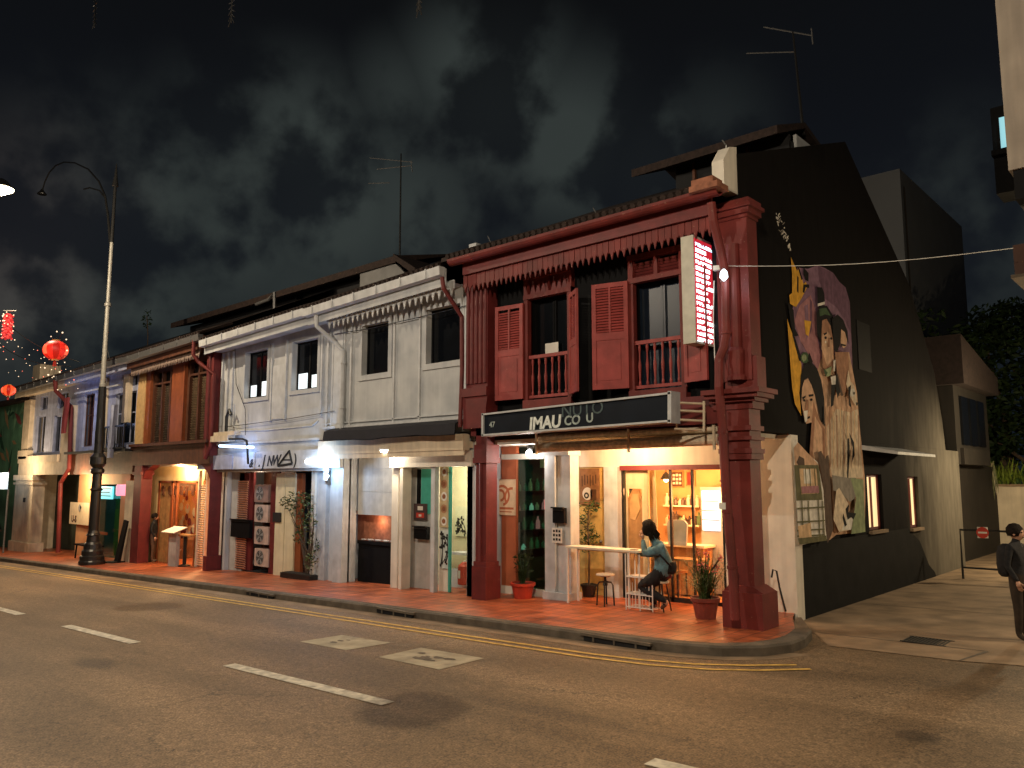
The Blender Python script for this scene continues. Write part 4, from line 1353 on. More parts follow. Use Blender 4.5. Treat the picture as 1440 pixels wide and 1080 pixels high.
for i in range(36):
    mb.obox(((l0 + l1) / 2, 12.85, zf + .1 + i * .075), l1 - l0, .012, .06, 0, 0, .7)
mb.box(l0 - .05, l0, 12.8, 12.9, zf, 2.85); mb.box(l1, l1 + .05, 12.8, 12.9, zf, 2.85)
mb.build('louvred_shutter', 'creamw', bh)

# ================================================================== BLUE HOUSE
DX0, DX1 = -36.3, -30.0
dh = thing('shophouse', (-33, 12.5, zg(-33)), 'pale blue shophouse with washing on its balcony, second from the far end of the row', 'shophouse')
shell(dh, DX0, DX1, 6.92, 7.02, 'bluegrey', 'metal')
holes = [(-35.7, -34.6, 3.9, 6.1), (-32.4, -30.5, 3.9, 5.9), (-31.9, -31.3, 6.1, 6.6), (-31.0, -30.5, 6.1, 6.6)]
mb = MB(); mb.wall(DX0, DX1, 3.2, 6.75, 12.5, 12.7, holes); mb.build('upper_wall', 'bluegrey', dh)
for h in holes:
    simple_window(dh, *h, 12.5, 'brown' if h[0] < -34 else 'bluegrey', 'darkglass', 2 if h[2] < 4 else 0, (.6,) if h[2] < 4 else (), .15)
mb = MB()
mb.box(DX0 + .1, DX1, 12.0, 12.5, 3.58, 3.68); mb.box(-32.5, -30.1, 11.95, 12.05, 3.68, 3.74)
for i in range(12):
    x = -32.4 + i * .2
    mb.box(x, x + .03, 11.98, 12.02, 3.74, 4.5)
mb.box(-32.5, -30.1, 11.96, 12.04, 4.5, 4.56)
mb.build('balcony', 'blackmetal', dh)
mb = MB(); mb.box(-35.8, -31.2, 12.1, 12.16, 6.1, 6.16); mb.build('white_rail', 'whitetrim', dh)
mb = MB(); mb.box(-31.4, -30.9, 12.35, 12.5, 4.7, 6.55); mb.box(-33.9, -33.2, 12.4, 12.5, 3.7, 6.6); mb.build('cream_post', 'cream', dh)
zf = zg(-33) + .13
def ex(u, y=12.4): return at(u, 700, y).x
mb = MB()
mb.box(DX0, DX1, 12.3, 12.6, 2.75, 3.58)
mb.build('beam', 'brown', dh)
mb = MB(); mb.box(ex(99), ex(124), 12.7, 12.9, zf - .5, 2.8); mb.box(ex(124), ex(180), 12.75, 12.9, 2.35, 2.8)
mb.build('shop_wall', 'peach', dh)
mb = MB(); mb.box(ex(162), ex(174), 12.6, 12.9, zf - .5, 2.8); mb.build('peach_pillar', 'peach', dh)
mb = MB(); mb.box(ex(176), ex(187), 12.4, 12.9, zf - .5, 2.5); mb.build('cream_pillar', 'cream', dh)
mb = MB(); mb.box(ex(124), ex(162), 12.9, 12.92, zf, 2.35); mb.build('pane', 'greenglass', dh)
mb = MB(); mb.box(ex(120), ex(165), 15.5, 15.6, zf - .3, 2.8); mb.build('inner_room', mat('dim_green_shop', (.12, .15, .12), .7, .3, 3, 0), dh)

# ================================================================== CREAM HOUSE, end of row
EX0, EX1 = -42.8, -36.3
eh = thing('shophouse', (-39.5, 12.5, zg(-39.5)), 'cream and lavender shophouse at the far end of the row', 'shophouse')
shell(eh, EX0, EX1, 6.8, 6.92, 'cream', 'metal')
holes = [(-41.6, -40.3, 3.75, 5.5), (-39.2, -38.0, 3.75, 5.4), (-41.2, -40.2, 5.75, 6.4), (-38.9, -37.6, 5.7, 6.4)]
mb = MB(); mb.wall(EX0, EX1, 3.2, 6.75, 12.5, 12.7, holes); mb.build('upper_wall', 'bluegrey', eh)
for h in holes:
    simple_window(eh, *h, 12.5, 'bluegrey', 'darkglass', 1, (), .15)
mb = MB()
mb.box(EX0, -41.9, 12.3, 12.5, 3.5, 6.3); mb.box(-37.6, -36.4, 12.3, 12.5, 3.1, 5.7)
mb.box(EX0 - .1, -41.7, 12.2, 12.5, 3.5, 3.9)
mb.box(EX0, -37.6, 12.2, 12.5, 3.3, 3.62); mb.box(EX0, EX1, 12.25, 12.6, 2.75, 3.3)
mb.build('front_moulding', 'cream', eh)
zf = zg(-39.5) + .13
mb = MB()
mb.box(ex(27), ex(52), 12.2, 12.7, zf - .4, 2.75); mb.box(ex(25.5), ex(54), 12.12, 12.75, zf - .4, zf + .4)
mb.box(ex(26), ex(53.5), 12.14, 12.74, 2.3, 2.4); mb.box(ex(26), ex(53.5), 12.12, 12.76, 2.5, 2.75)
n_ = mb.build('cream_column', 'cream', eh)
n2 = MB(); n2.box(ex(40), ex(43), 12.18, 12.2, 1.5, 1.7); n2.build('wall_plate', 'ink', n_)
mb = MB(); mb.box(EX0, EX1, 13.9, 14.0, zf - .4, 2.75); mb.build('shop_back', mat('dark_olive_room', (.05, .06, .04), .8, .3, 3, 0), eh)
mb = bent_pipe([(-36.9, 11.7, 6.75), (-36.9, 11.75, 6.3), (-36.3, 12.2, 5.6), (-36.2, 12.25, 3.0), (-36.8, 12.15, 2.4), (-36.7, 12.2, -.5)], .09)
mb.build('downpipe', 'red', eh)
mb = MB(); mb.box(-42.6, -41.6, 12.5, 13.4, 6.9, 8.0); mb.build('chimney', 'cream', eh)

# ================================================================== GREEN PAINTED BUILDING beyond
gh = thing('mural_building', (-50, 13, zg(-50)), 'green painted building with leafy wall painting at the far left beyond the row', 'building')
mb = MB(); mb.box(-62, -43.6, 12.9, 22, -2, 6.4); mb.build('wall', 'greenwall', gh)
mb = MB()
rnd = random.Random(3)
for i in range(60):
    x, z = rnd.uniform(-52, -43.8), rnd.uniform(2.0, 6.2)
    a = rnd.uniform(0, 6.28); l = rnd.uniform(.35, .9); w = l * .25
    d = Vector((math.cos(a), 0, math.sin(a))); s_ = Vector((-d.z, 0, d.x))
    c = Vector((x, 12.895 - i * .0004, z))
    mb.face([c - d * l, c + s_ * w, c + d * l, c - s_ * w], rnd.choice((0, 0, 1, 2, 3)))
mb.build('leaf_painting', [mat('painted_leaf_dark', (.02, .09, .05), .8, .2, 4, 0), mat('painted_leaf_tan', (.36, .24, .12), .8, .2, 4, 0), mat('painted_leaf_light', (.2, .42, .25), .8, .2, 4, 0), mat('painted_leaf_red', (.3, .08, .08), .8, .2, 4, 0)], gh)
mb = MB(); mb.box(-62, -43.5, 12.5, 22.2, 6.4, 6.6); mb.build('roof', 'roof', gh)

# ================================================================== ROOF RIDGE BLOCKS BEHIND THE WHITE HOUSES
for (u0, v0, u1, v1, ww, pan, root) in ((240, 458, 395, 412, 3, [(300, 340, 470, 440)], wb), (395, 412, 556, 364, 4, [(500, 566, 372, 398)], wa)):
    A, B = at(u0, v0, 16.2), at(u1, v1, 16.2)
    mb = MB()
    mb.raw([(A.x, 16.2, A.z - .12), (B.x, 16.2, B.z - .12), (B.x, 16.2, B.z + .12), (A.x, 16.2, A.z + .12), (A.x, 19.5, A.z + .9), (B.x, 19.5, B.z + .9)], [(0, 1, 2, 3), (3, 2, 5, 4), (0, 4, 5, 1), (0, 3, 4), (1, 5, 2)])
    mb.build('attic_roof', 'roof', root)
    mb = MB(); mb.box(A.x + .5, B.x - .1, 16.9, 17.0, 8.3, min(A.z, B.z)); mb.build('attic_wall', 'dark', root)
mb = MB()
P0, P1, P2 = at(500, 374, 16.1), at(556, 366, 16.1), at(578, 384, 16.1)
mb.prism([(P0.x, P0.z), (P1.x - .2, P1.z - .05), (P2.x - .2, P2.z - .15), (P2.x - .2, P2.z - .6), (P0.x, P0.z - .75)], 'y', 16.3, 16.4)
mb.build('attic_gable', mat('weathered_white', (.22, .22, .22), .9, .2, 2, .1), wa)
mb = MB(); mb.raw([(P1.x, 16.0, P1.z + .02), (P2.x + .3, 16.0, P2.z - .15), (P2.x + .3, 16.0, P2.z + .1), (P1.x, 16.0, P1.z + .2), (P1.x, 19, P1.z + .02), (P2.x + .3, 19, P2.z - .15), (P2.x + .3, 19, P2.z + .1), (P1.x, 19, P1.z + .2)],
   [(0, 1, 2, 3), (7, 6, 5, 4), (3, 2, 6, 7), (0, 4, 5, 1), (1, 5, 6, 2), (0, 3, 7, 4)])
mb.build('attic_roof_end', 'roof', wa)
mb = MB(); c_ = at(360, 428, 15.5); mb.tube([c_, c_ + Vector((.9, 0, .05)), c_ + Vector((1.3, 0, .25)), c_ + Vector((1.35, 0, -.7))], .06, 8); mb.build('vent_pipe', 'metal', wb)

# ================================================================== MURAL on the lane wall (colours laid on in layers)
MC = {'mauve': (.26, .15, .22), 'mauve2': (.17, .09, .14), 'skin': (.68, .43, .28), 'skin2': (.4, .21, .13), 'pale': (.78, .64, .47), 'yellow': (.75, .4, .05), 'black': (.012, .011, .012), 'green': (.3, .36, .2),
      'dkgreen': (.07, .12, .06), 'grey': (.3, .27, .23), 'white': (.8, .76, .68), 'olive': (.16, .15, .08), 'brown': (.12, .08, .06), 'tan': (.72, .5, .3), 'rose': (.42, .2, .22)}
MK = list(MC)
mm = [mat('mural_' + k, v, .85, .3, 7, .25, streak=.15, spec=.1) for k, v in MC.items()]
mb = MB()
lay = [0]
def paint(col, *pts):
    x = -5.995 + .0016 * lay[0]
    lay[0] += 1
    P = [atx(u, v, x) for u, v in pts]
    a = sum(P[i].y * P[(i + 1) % len(P)].z - P[(i + 1) % len(P)].y * P[i].z for i in range(len(P)))
    mb.face(P if a > 0 else P[::-1], MK.index(col))
def dab(col, u, v, ru, rv, rot=0, n=10):
    paint(col, *[(u + ru * math.cos(t) * math.cos(rot) - rv * math.sin(t) * math.sin(rot), v + ru * math.cos(t) * math.sin(rot) + rv * math.sin(t) * math.cos(rot)) for t in [6.283 * k / n for k in range(n)]])
paint('mauve', (1116, 470), (1113, 440), (1118, 420), (1121, 376), (1136, 378), (1150, 373), (1160, 377), (1172, 384), (1180, 396), (1189, 404), (1195, 425), (1197, 470), (1199, 520), (1180, 545), (1140, 560), (1124, 520))
paint('mauve2', (1150, 374), (1172, 384), (1180, 396), (1189, 404), (1195, 425), (1197, 470), (1188, 450), (1176, 432), (1160, 420), (1152, 395))
paint('skin', (1146, 600), (1140, 540), (1152, 505), (1172, 500), (1194, 495), (1199, 520), (1205, 552), (1209, 600), (1213, 640), (1216, 672), (1217, 700), (1216, 748), (1176, 752), (1166, 760), (1160, 700), (1138, 645))
paint('pale', (1163, 600), (1176, 575), (1196, 580), (1206, 575), (1210, 630), (1214, 672), (1190, 672), (1170, 668), (1164, 640))
paint('rose', (1124, 430), (1140, 415), (1148, 440), (1150, 480), (1156, 500), (1150, 520), (1138, 500), (1126, 480), (1117, 452))
paint('mauve', (1131, 430), (1136, 428), (1138, 470), (1134, 478))
paint('mauve2', (1139, 420), (1142, 424), (1142, 462), (1139, 470))
paint('yellow', (1131, 450), (1141, 452), (1137, 473), (1133, 470))
paint('yellow', (1112, 361), (1117, 372), (1121, 381), (1124, 376), (1128, 392), (1130, 400), (1133, 396), (1136, 402), (1131, 412), (1127, 420), (1119, 432), (1111, 427), (1110, 415), (1114, 412), (1114, 385))
paint('black', (1122, 376), (1124, 377), (1129, 392), (1127, 394)); paint('black', (1121, 388), (1123, 390), (1123, 412), (1121, 410))
paint('black', (1130, 376), (1137, 384), (1137, 396), (1133, 394), (1130, 386)); paint('black', (1130, 400), (1138, 400), (1138, 405), (1133, 404), (1131, 412), (1129, 411))
paint('yellow', (1107, 448), (1110, 458), (1116, 474), (1122, 500), (1127, 512), (1127, 530), (1124, 552), (1127, 585), (1118, 568), (1114, 545), (1111, 505))
paint('black', (1108, 425), (1116, 436), (1118, 462), (1123, 472), (1116, 473), (1112, 455)); paint('black', (1114, 470), (1118, 474), (1127, 503), (1124, 508))
paint('black', (1125, 560), (1126, 528), (1131, 512), (1140, 508), (1149, 518), (1155, 535), (1159, 560), (1160, 600), (1154, 590), (1146, 556), (1141, 540), (1136, 531), (1131, 534), (1128, 546), (1128, 570))
dab('dkgreen', 1132, 503, 6, 8); dab('green', 1131, 503, 3.2, 5); paint('black', (1138, 495), (1143, 508), (1140, 514), (1136, 505))
paint('skin', (1128, 545), (1131, 535), (1136, 532), (1141, 541), (1146, 557), (1150, 580), (1148, 600), (1141, 594), (1134, 596), (1130, 585), (1127, 565))
paint('skin2', (1144, 565), (1152, 590), (1160, 604), (1160, 660), (1152, 690), (1144, 675), (1138, 645), (1141, 600))
paint('skin', (1146, 585), (1156, 603), (1157, 640), (1150, 660), (1143, 640))
paint('black', (1128, 559), (1133, 556), (1133, 558.5), (1129, 562)); paint('black', (1137, 555), (1144, 554), (1144, 557), (1138, 558))
dab('black', 1131, 563, 1.6, 1.8); dab('black', 1141, 562, 1.8, 1.8); paint('skin2', (1134, 562), (1137, 562), (1137, 580), (1132, 580)); paint('black', (1130, 588), (1139, 585), (1139, 588), (1132, 591)); paint('white', (1130, 578), (1136, 577), (1135, 592), (1132, 594))
paint('black', (1149, 404), (1156, 404), (1159, 412), (1160, 425), (1150, 427)); paint('white', (1150, 427), (1160, 424), (1160, 428), (1150, 431))
paint('black', (1149, 470), (1148, 440), (1153, 430), (1163, 430), (1171, 443), (1175, 460), (1174, 492), (1170, 470), (1163, 448), (1156, 450), (1155, 482))
paint('dkgreen', (1152, 434), (1162, 433), (1168, 444), (1160, 442), (1153, 445))
paint('skin2', (1155, 480), (1156, 451), (1162, 448), (1168, 458), (1172, 480), (1173, 515), (1165, 530), (1157, 515))
paint('skin', (1155, 490), (1157, 470), (1164, 466), (1171, 478), (1172, 505), (1163, 515))
paint('black', (1158, 469), (1163, 467), (1163, 469), (1159, 472)); dab('black', 1161, 475, 1.7, 2.2); dab('black', 1169, 476, 1.3, 2); dab('white', 1161, 481, .9, 2); paint('skin2', (1165, 475), (1167, 475), (1167, 488), (1164, 488))
paint('black', (1170, 448), (1178, 442), (1186, 450), (1192, 466), (1193, 484), (1188, 470), (1183, 463), (1182, 482), (1177, 496), (1173, 492))
paint('skin', (1182, 482), (1183, 463), (1188, 467), (1191, 478), (1190, 487), (1186, 490)); paint('black', (1182, 483), (1190, 485), (1189, 487), (1183, 486))
paint('skin2', (1174, 495), (1193, 495), (1194, 525), (1189, 552), (1184, 553), (1178, 530))
paint('brown', (1178, 525), (1186, 556), (1183, 557), (1176, 532))
paint('green', (1160, 520), (1170, 515), (1168, 528), (1163, 530)); paint('dkgreen', (1158, 518), (1164, 524), (1161, 530))
paint('white', (1168, 530), (1175, 528), (1176, 540), (1170, 542)); paint('white', (1172, 507), (1175, 506), (1174, 522), (1172, 522)); paint('black', (1169, 541), (1175, 541), (1172, 570), (1168, 573)); paint('black', (1176, 522), (1182, 550), (1178, 560), (1175, 545))
paint('pale', (1190, 540), (1193, 520), (1196, 536), (1201, 542), (1205, 560), (1205, 572), (1200, 566), (1195, 556)); dab('white', 1199, 552, 3.5, 6); dab('black', 1201, 553, 1.2, 2.2); dab('black', 1205, 568, 1.2, 2.5)
paint('black', (1193, 545), (1197, 541), (1195, 560), (1198, 575), (1194, 570))
for i in range(9):                                   # long garment folds
    u = 1166 + i * 5
    paint('tan' if i % 2 else 'skin2', (u, 572 + i % 3 * 6), (u + 1.6, 572 + i % 3 * 6), (u + 2.4 - i * .1, 655), (u + 1.2, 662))
paint('black', (1192, 617), (1194, 616), (1195, 640), (1193, 672), (1196, 694), (1193, 694), (1191, 665)); paint('black', (1194, 608), (1201, 622), (1202, 640), (1198, 650), (1199, 630))
paint('brown', (1150, 636), (1155, 634), (1160, 646), (1162, 641), (1165, 640), (1168, 680), (1170, 722), (1172, 745), (1164, 764), (1160, 740), (1159, 690))
paint('grey', (1170, 668), (1193, 672), (1204, 672), (1203, 700), (1195, 706), (1180, 692), (1172, 690))
paint('green', (1196, 672), (1214, 674), (1217, 748), (1197, 751), (1201, 722), (1204, 700))
paint('pale', (1176, 690), (1180, 686), (1193, 708), (1190, 722), (1196, 735), (1196, 745), (1180, 748), (1172, 730))
paint('white', (1184, 745), (1190, 728), (1200, 728), (1197, 745)); paint('black', (1190, 722), (1189, 716), (1194, 709), (1193, 720), (1204, 722), (1200, 731), (1197, 727), (1192, 731)); paint('black', (1186, 722), (1191, 738), (1188, 741), (1185, 728))
# painted veranda at the lower left
paint('white', (1115, 614), (1138, 640), (1150, 650), (1158, 690), (1161, 745), (1163, 758), (1125, 767), (1118, 690))
paint('skin', (1116, 630), (1122, 622), (1150, 652), (1152, 656), (1118, 655))
paint('brown', (1120, 650), (1124, 641), (1131, 645), (1132, 660), (1124, 656))
paint('olive', (1117, 654), (1151, 654), (1152, 660), (1157, 703), (1120, 704)); paint('tan', (1124, 659), (1148, 659), (1152, 694), (1127, 695)); paint('white', (1130, 660), (1140, 660), (1141, 680), (1131, 680))
for u in (1132, 1138, 1145, 1149):
    paint('olive', (u, 658), (u + 1.2, 658), (u + 3, 694), (u + 2, 694))
paint('rose', (1127, 684), (1151, 683), (1152, 693), (1128, 694))
for u, v0, v1 in ((1127, 704, 764), (1136, 704, 762), (1150, 703, 760), (1156, 704, 758)):
    paint('olive', (u, v0), (u + 1.4, v0), (u + 4.2, v1), (u + 2.6, v1))
for v in (714, 733, 745, 753): paint('olive', (1121, v), (1160, v - 2), (1160, v), (1121, v + 2.5))
paint('tan', (1122, 740), (1140, 735), (1142, 760), (1125, 764))
paint('olive', (1122, 757), (1162, 753), (1163, 760), (1124, 766))
# small white scrawl above
rnd = random.Random(11)
for i in range(46):
    t = rnd.random()
    u, v = 1093 + 17 * t + rnd.uniform(-5, 4) * (1 - abs(t - .45)), 300 + 50 * t + rnd.uniform(-2, 2)
    dab('white' if i % 3 else 'grey', u, v, rnd.uniform(.5, 1.0), rnd.uniform(1.2, 3.2), rnd.uniform(-.9, .9), 6)
mb.build('mural', mm, red)

# ================================================================== SIGNS
o = thing('shop_sign', (-9.2, 11.8, 3.7), 'long navy shop sign with white frame above the red house shopfront', 'sign')
TL, TR, BR, BL = at(680, 583, 11.7), at(943, 553, 11.7), at(943, 592, 11.7), at(680, 612, 11.7)
def hexa(mb, q, y0, y1, m=0):
    mb.raw([(p.x, y0, p.z) for p in q] + [(p.x, y1, p.z) for p in q], [(0, 1, 2, 3), (7, 6, 5, 4), (0, 4, 5, 1), (1, 5, 6, 2), (2, 6, 7, 3), (3, 7, 4, 0)], m)
mb = MB(); hexa(mb, (BL, BR, TR, TL), 11.7, 11.92); mb.build('board', 'boardnavy', o)
mb = MB()
def rail(p, q, t=.035):
    a, b_ = Vector((p.x, 0, p.z)), Vector((q.x, 0, q.z))
    d = (b_ - a).normalized(); n_ = Vector((-d.z, 0, d.x)) * t / 2
    mb.raw([(v.x, yy, v.z) for yy in (11.66, 11.96) for v in (a - d * t / 2 - n_, b_ + d * t / 2 - n_, b_ + d * t / 2 + n_, a - d * t / 2 + n_)], [(0, 1, 2, 3), (7, 6, 5, 4), (0, 4, 5, 1), (1, 5, 6, 2), (2, 6, 7, 3), (3, 7, 4, 0)])
rail(BL, BR); rail(TL, TR); rail(BL, TL, .05); rail(BR, TR, .07)
mb.build('frame', 'whitetrim', o)
mb = MB()
ux = TR - TL + (BR - BL); uzv = Vector((0, 0, 1))
def put(body, u, v, px, m, bold=.004, shear=0):
    p = at(u, v, 11.697)
    text(mb, body, (p.x, 11.697, p.z), (ux.x, 0, ux.z), (0, 0, 1), px, .003, m, shear, bold)
put('IMAU', 744, 604, .33, 0, .012, .1); put('CO', 793, 598, .25, 1, .006, .1); put('U', 824, 594, .24, 1, .006)
put('NUTO', 789, 586.5, .34, 2, .0); put('47', 688, 601, .16, 1, .002)
mb.build('lettering', [mat('sign_letter_white', (.8, .85, .82), .6, .3, 12, 0), mat('sign_letter_worn', (.4, .48, .47), .6, .35, 12, 0), mat('sign_letter_faded', (.07, .11, .12), .6, .35, 12, 0)], o)
mb = MB()
for v in (566, 577, 590, 603):
    p, q = at(948, v, 11.9), at(992, v + 2, 12.3)
    mb.tube([p, q], .022, 6)
for u in (952, 990):
    mb.tube([at(u, 564, 12.0), at(u, 607, 12.0)], .022, 6)
mb.build('bracket', 'cream', o)

o = thing('lightbox_sign', (-6.7, 12.3, 4.9), 'tall red lit sign box with white rows of lettering on the red corner house', 'sign')
mb = MB(); mb.box(-6.84, -6.6, 11.97, 12.68, 4.87, 6.77); mb.build('casing', mat('beige_sign_casing', (.55, .53, .45), .5, .15, 6, .03), o)
mb = MB(); mb.box(-6.6, -6.59, 12.0, 12.66, 4.92, 6.72); mb.build('panel', E_['signred'], o)
mb = MB(); rnd = random.Random(5)
rows = 17
for i in range(rows):
    z = 6.62 - i * 1.68 / (rows - 1)
    k = 7 if i in (0, 2, 7, 13) else rnd.choice((5, 6, 6, 7))
    y = 12.03
    for j in range(k):
        w = rnd.uniform(.05, .08)
        hh = .062
        mtl = 1 if i == 0 else 0
        kind = rnd.randint(0, 3)
        mb.box(-6.59, -6.586, y, y + .016, z - hh / 2, z + hh / 2, mtl)
        if kind != 1: mb.box(-6.59, -6.586, y, y + w, z + hh / 2 - .014, z + hh / 2, mtl)
        if kind != 2: mb.box(-6.59, -6.586, y, y + w, z - hh / 2, z - hh / 2 + .014, mtl)
        if kind in (0, 3): mb.box(-6.59, -6.586, y + w - .016, y + w, z - hh / 2, z + hh / 2, mtl)
        mb.box(-6.59, -6.5862, y + .01, y + w - .01, z - .008, z + .008, mtl)
        y += w + .018
mb.build('lettering', [E_['signwhite'], E_['signblue']], o)
mb = MB(); mb.tube([(-6.7, 12.68, 6.4), (-6.7, 12.75, 6.4)], .03, 6); mb.tube([(-6.7, 12.68, 5.2), (-6.7, 12.75, 5.2)], .03, 6); mb.build('bracket', 'blackmetal', o)

o = thing('fascia_sign', (-22, 12.4, 2.9), 'white fascia sign with black brush lettering, blue lit at its left end', 'sign')
p0, p1 = at(328, 640, 12.4), at(478, 640, 12.4)
mb = MB(); mb.box(p0.x, p1.x, 12.4, 12.5, 2.86, 3.36); mb.build('board', 'whitetrim', o)
mb = MB(); mb.box(at(309, 0, 12.4).x, p0.x, 12.38, 12.5, 2.86, 3.3); mb.build('end_board', 'bluegrey', o)
mb = MB()
put_y = 12.397
def ut(body, u, v, s, sh=.3, bold=.012):
    p = at(u, v, put_y); text(mb, body, (p.x, put_y, p.z), (1, 0, .035), (0, 0, 1), s, .003, 0, sh, bold)
ut('&', 350, 657, .34); ut('.', 363, 656, .4); ut('J', 368, 657, .5); ut('N', 375, 655, .4); ut('W', 382, 654, .4); ut(')', 413, 653, .42, .1)
q = [at(u, v, put_y) for u, v in ((391, 655), (411, 652), (407, 634))]
for a, b_ in ((0, 1), (1, 2), (2, 0)):
    mb.tube([q[a], q[b_]], .035, 6)
mb.tube([q[0].lerp(q[2], .4), q[1].lerp(q[2], .3)], .02, 6)
mb.build('lettering', 'ink', o)
mb = MB(); mb.tube([at(309, 627, 12.2), at(356, 629, 12.2)], .04, 8); mb.build('blue_tube', E_['led'], o)

o = thing('tube_lamp', tuple(at(442, 648, 12.5)), 'bright blue white fluorescent tube lamp at the right end of the lettered fascia', 'lamp')
a, b_ = at(431, 649, 12.4), at(455, 647, 12.4)
mb = MB(); mb.tube([a, b_], .055, 10); mb.build('tube', E_['white'], o)
mb = MB(); mb.box(a.x - .05, b_.x + .05, 12.44, 12.52, a.z - .03, a.z + .1); mb.build('housing', 'whitemetal', o)
o = thing('neon_tube', tuple(at(458, 664, 12.55)), 'small curled blue neon tube on the white pillar below the fluorescent lamp', 'lamp')
mb = MB(); mb.tube([at(u, v, 12.55) for u, v in ((455, 656), (460, 658), (461, 663), (457, 666), (462, 669), (458, 674))], .025, 6); mb.build('tube', E_['blue'], o)
mb = MB(); mb.obox(at(458, 665, 12.6), .16, .04, .42); mb.build('back_plate', 'whitemetal', o)


# ================================================================== LIGHTS
def light(kind, name, loc, power, col, size=.1, **kw):
    l = bpy.data.lights.new(name, kind)
    l.energy = power
    l.color = col
    if kind == 'AREA':
        l.size = size
    else:
        l.shadow_soft_size = size
    for k, v in kw.items():
        setattr(l, k, v)
    o = bpy.data.objects.new(name, l)
    o.location = loc
    COL.objects.link(o)
    return o


def street_lamp(name, head, pole, label, power, col, z0):
    o = thing(name, pole, label, 'street lamp')
    hx, hy, hz = head
    mb = MB()
    mb.lathe([(.2, 0), (.2, .5), (.11, .7), (.09, 4), (.06, hz - 1.2 - pole[2])], pole, 12)
    mb.build('pole', 'blackmetal', o)
    mb = MB()
    pts = []
    for i in range(9):
        t = i / 8
        pts.append((pole[0] + (hx - pole[0]) * t, pole[1] + (hy - pole[1]) * t, hz - 1.3 + 1.9 * math.sin(math.pi * t * .86) + .1 * t))
    pts[-1] = (hx, hy, hz + .25)
    mb.tube(pts, .045, 8)
    mb.build('arm', 'blackmetal', o)
    mb = MB(); mb.lathe([(.06, .36), (.16, .3), (.3, .12), (.32, .06), (.3, .06)], head, 16); mb.build('lamp_shade', 'blackmetal', o)
    rb = .16 if hx > -20 else .34
    mb = MB(); mb.lathe([(.02, -.07 * rb / .16), (rb * .62, -.04), (rb * .94, .02), (rb, .07)], head, 16); mb.build('bulb', E_['street'], o, smooth=True)
    l = light('POINT', name + '_light', (hx, hy, hz - (.14 if hx > -20 else .24)), power, col, .06)
    return o

street_lamp('street_lamp', (-1.5, 1.5, 9.0), (-.6, -3.2, 0.1), 'street lamp on the near pavement behind the photographer', 2600, (1, .82, .58), 0)
street_lamp('street_lamp', (-15.0, 2.0, 9.6), (-15.4, -2.6, -.2), 'added unseen street lamp on the near pavement brightening the white houses', 1650, (1, .85, .66), 0)  # added out of view to even out the light on the white fronts
LH = at(1, 268, 6.5)
street_lamp('street_lamp', tuple(LH), (LH.x - 2.0, 1.6, -.6), 'glaring lit street lamp head at the left edge above the road', 2500, (1, .8, .55), 0)

o = thing('wall_floodlight', tuple(at(1013, 383, 12.2)), 'small white lit floodlight beside the red corner pilaster', 'lamp')
c = at(1012, 382, 12.1)
mb = MB(); mb.obox(at(1009, 377, 12.15), .14, .08, .08, .3); mb.tube([at(1006, 376, 12.2), at(1016, 378, 12.1), at(1019, 386, 12.05), at(1014, 396, 12.15)], .014, 6); mb.build('housing', 'whitemetal', o)
mb = MB(); mb.lathe([(.02, -.06), (.07, 0), (.06, .09), (.02, .14)], at(1018, 390, 12.0), 10); mb.build('bulb', emit('floodlight_bulb', (.75, .95, 1), 3), o)
light('POINT', 'floodlight', tuple(at(1017, 393, 11.85)), 5, (.8, .92, 1), .06)
mb = MB()
a, b_ = at(1016, 374, 12.1), at(1425, 349, 14)
mb.tube([a.lerp(b_, t) - Vector((0, 0, .1 * math.sin(math.pi * t))) for t in [i / 10 for i in range(11)]], .0055, 5)
tag(mb.build('overhead_cable', 'whitemetal', loc=a), 'thin pale cable strung from the red pilaster across the lane', 'cable')
mb = MB(); mb.tube([at(1004, 395, 12.15), at(1003, 450, 12.2), at(1005, 500, 12.2), at(1008, 560, 12.1)], .009, 5); tag(mb.build('hanging_wire', 'whitemetal', loc=at(1004, 395, 12.15)), 'thin white wire hanging down beside the tall lit sign', 'wire')

o = thing('soffit_lamp', tuple(at(547, 633, 12.6)), 'bright white lamp under the dark awning of the white house', 'lamp')
c = at(547, 633, 12.45)
mb = MB(); mb.lathe([(.22, 0), (.2, -.05), (.08, -.09)], c, 14); mb.build('diffuser', emit('soffit_bulb', (1, .85, .62), 16), o)
mb = MB(); mb.lathe([(.24, 0), (.24, .04)], c, 14); mb.build('housing', 'whitemetal', o)
light('POINT', 'soffit_light', (c.x, c.y - .05, c.z - .14), 95, (1, .84, .62), .1)
o = thing('ceiling_spotlight', tuple(at(746, 634, 13.1)), 'black ceiling spotlight lit over the potted plant by the green glass door', 'lamp')
c = at(744, 637, 13.1)
mb = MB(); mb.tube([c + Vector((.05, .05, .2)), c + Vector((.02, .0, .08))], .07, 10); mb.build('housing', 'blackmetal', o)
mb = MB(); mb.ball(c, .07, 10); mb.build('bulb', emit('spot_bulb', (.95, .98, 1), 14), o)
light('POINT', 'spotlight', (c.x, c.y - .05, c.z - .12), 22, (1, .93, .82), .06)
light('POINT', 'tube_light', tuple(at(444, 656, 12.0)), 70, (.42, .66, 1), .15)
light('POINT', 'sign_tube_light', tuple(at(332, 632, 11.95)), 22, (.3, .48, 1), .15)
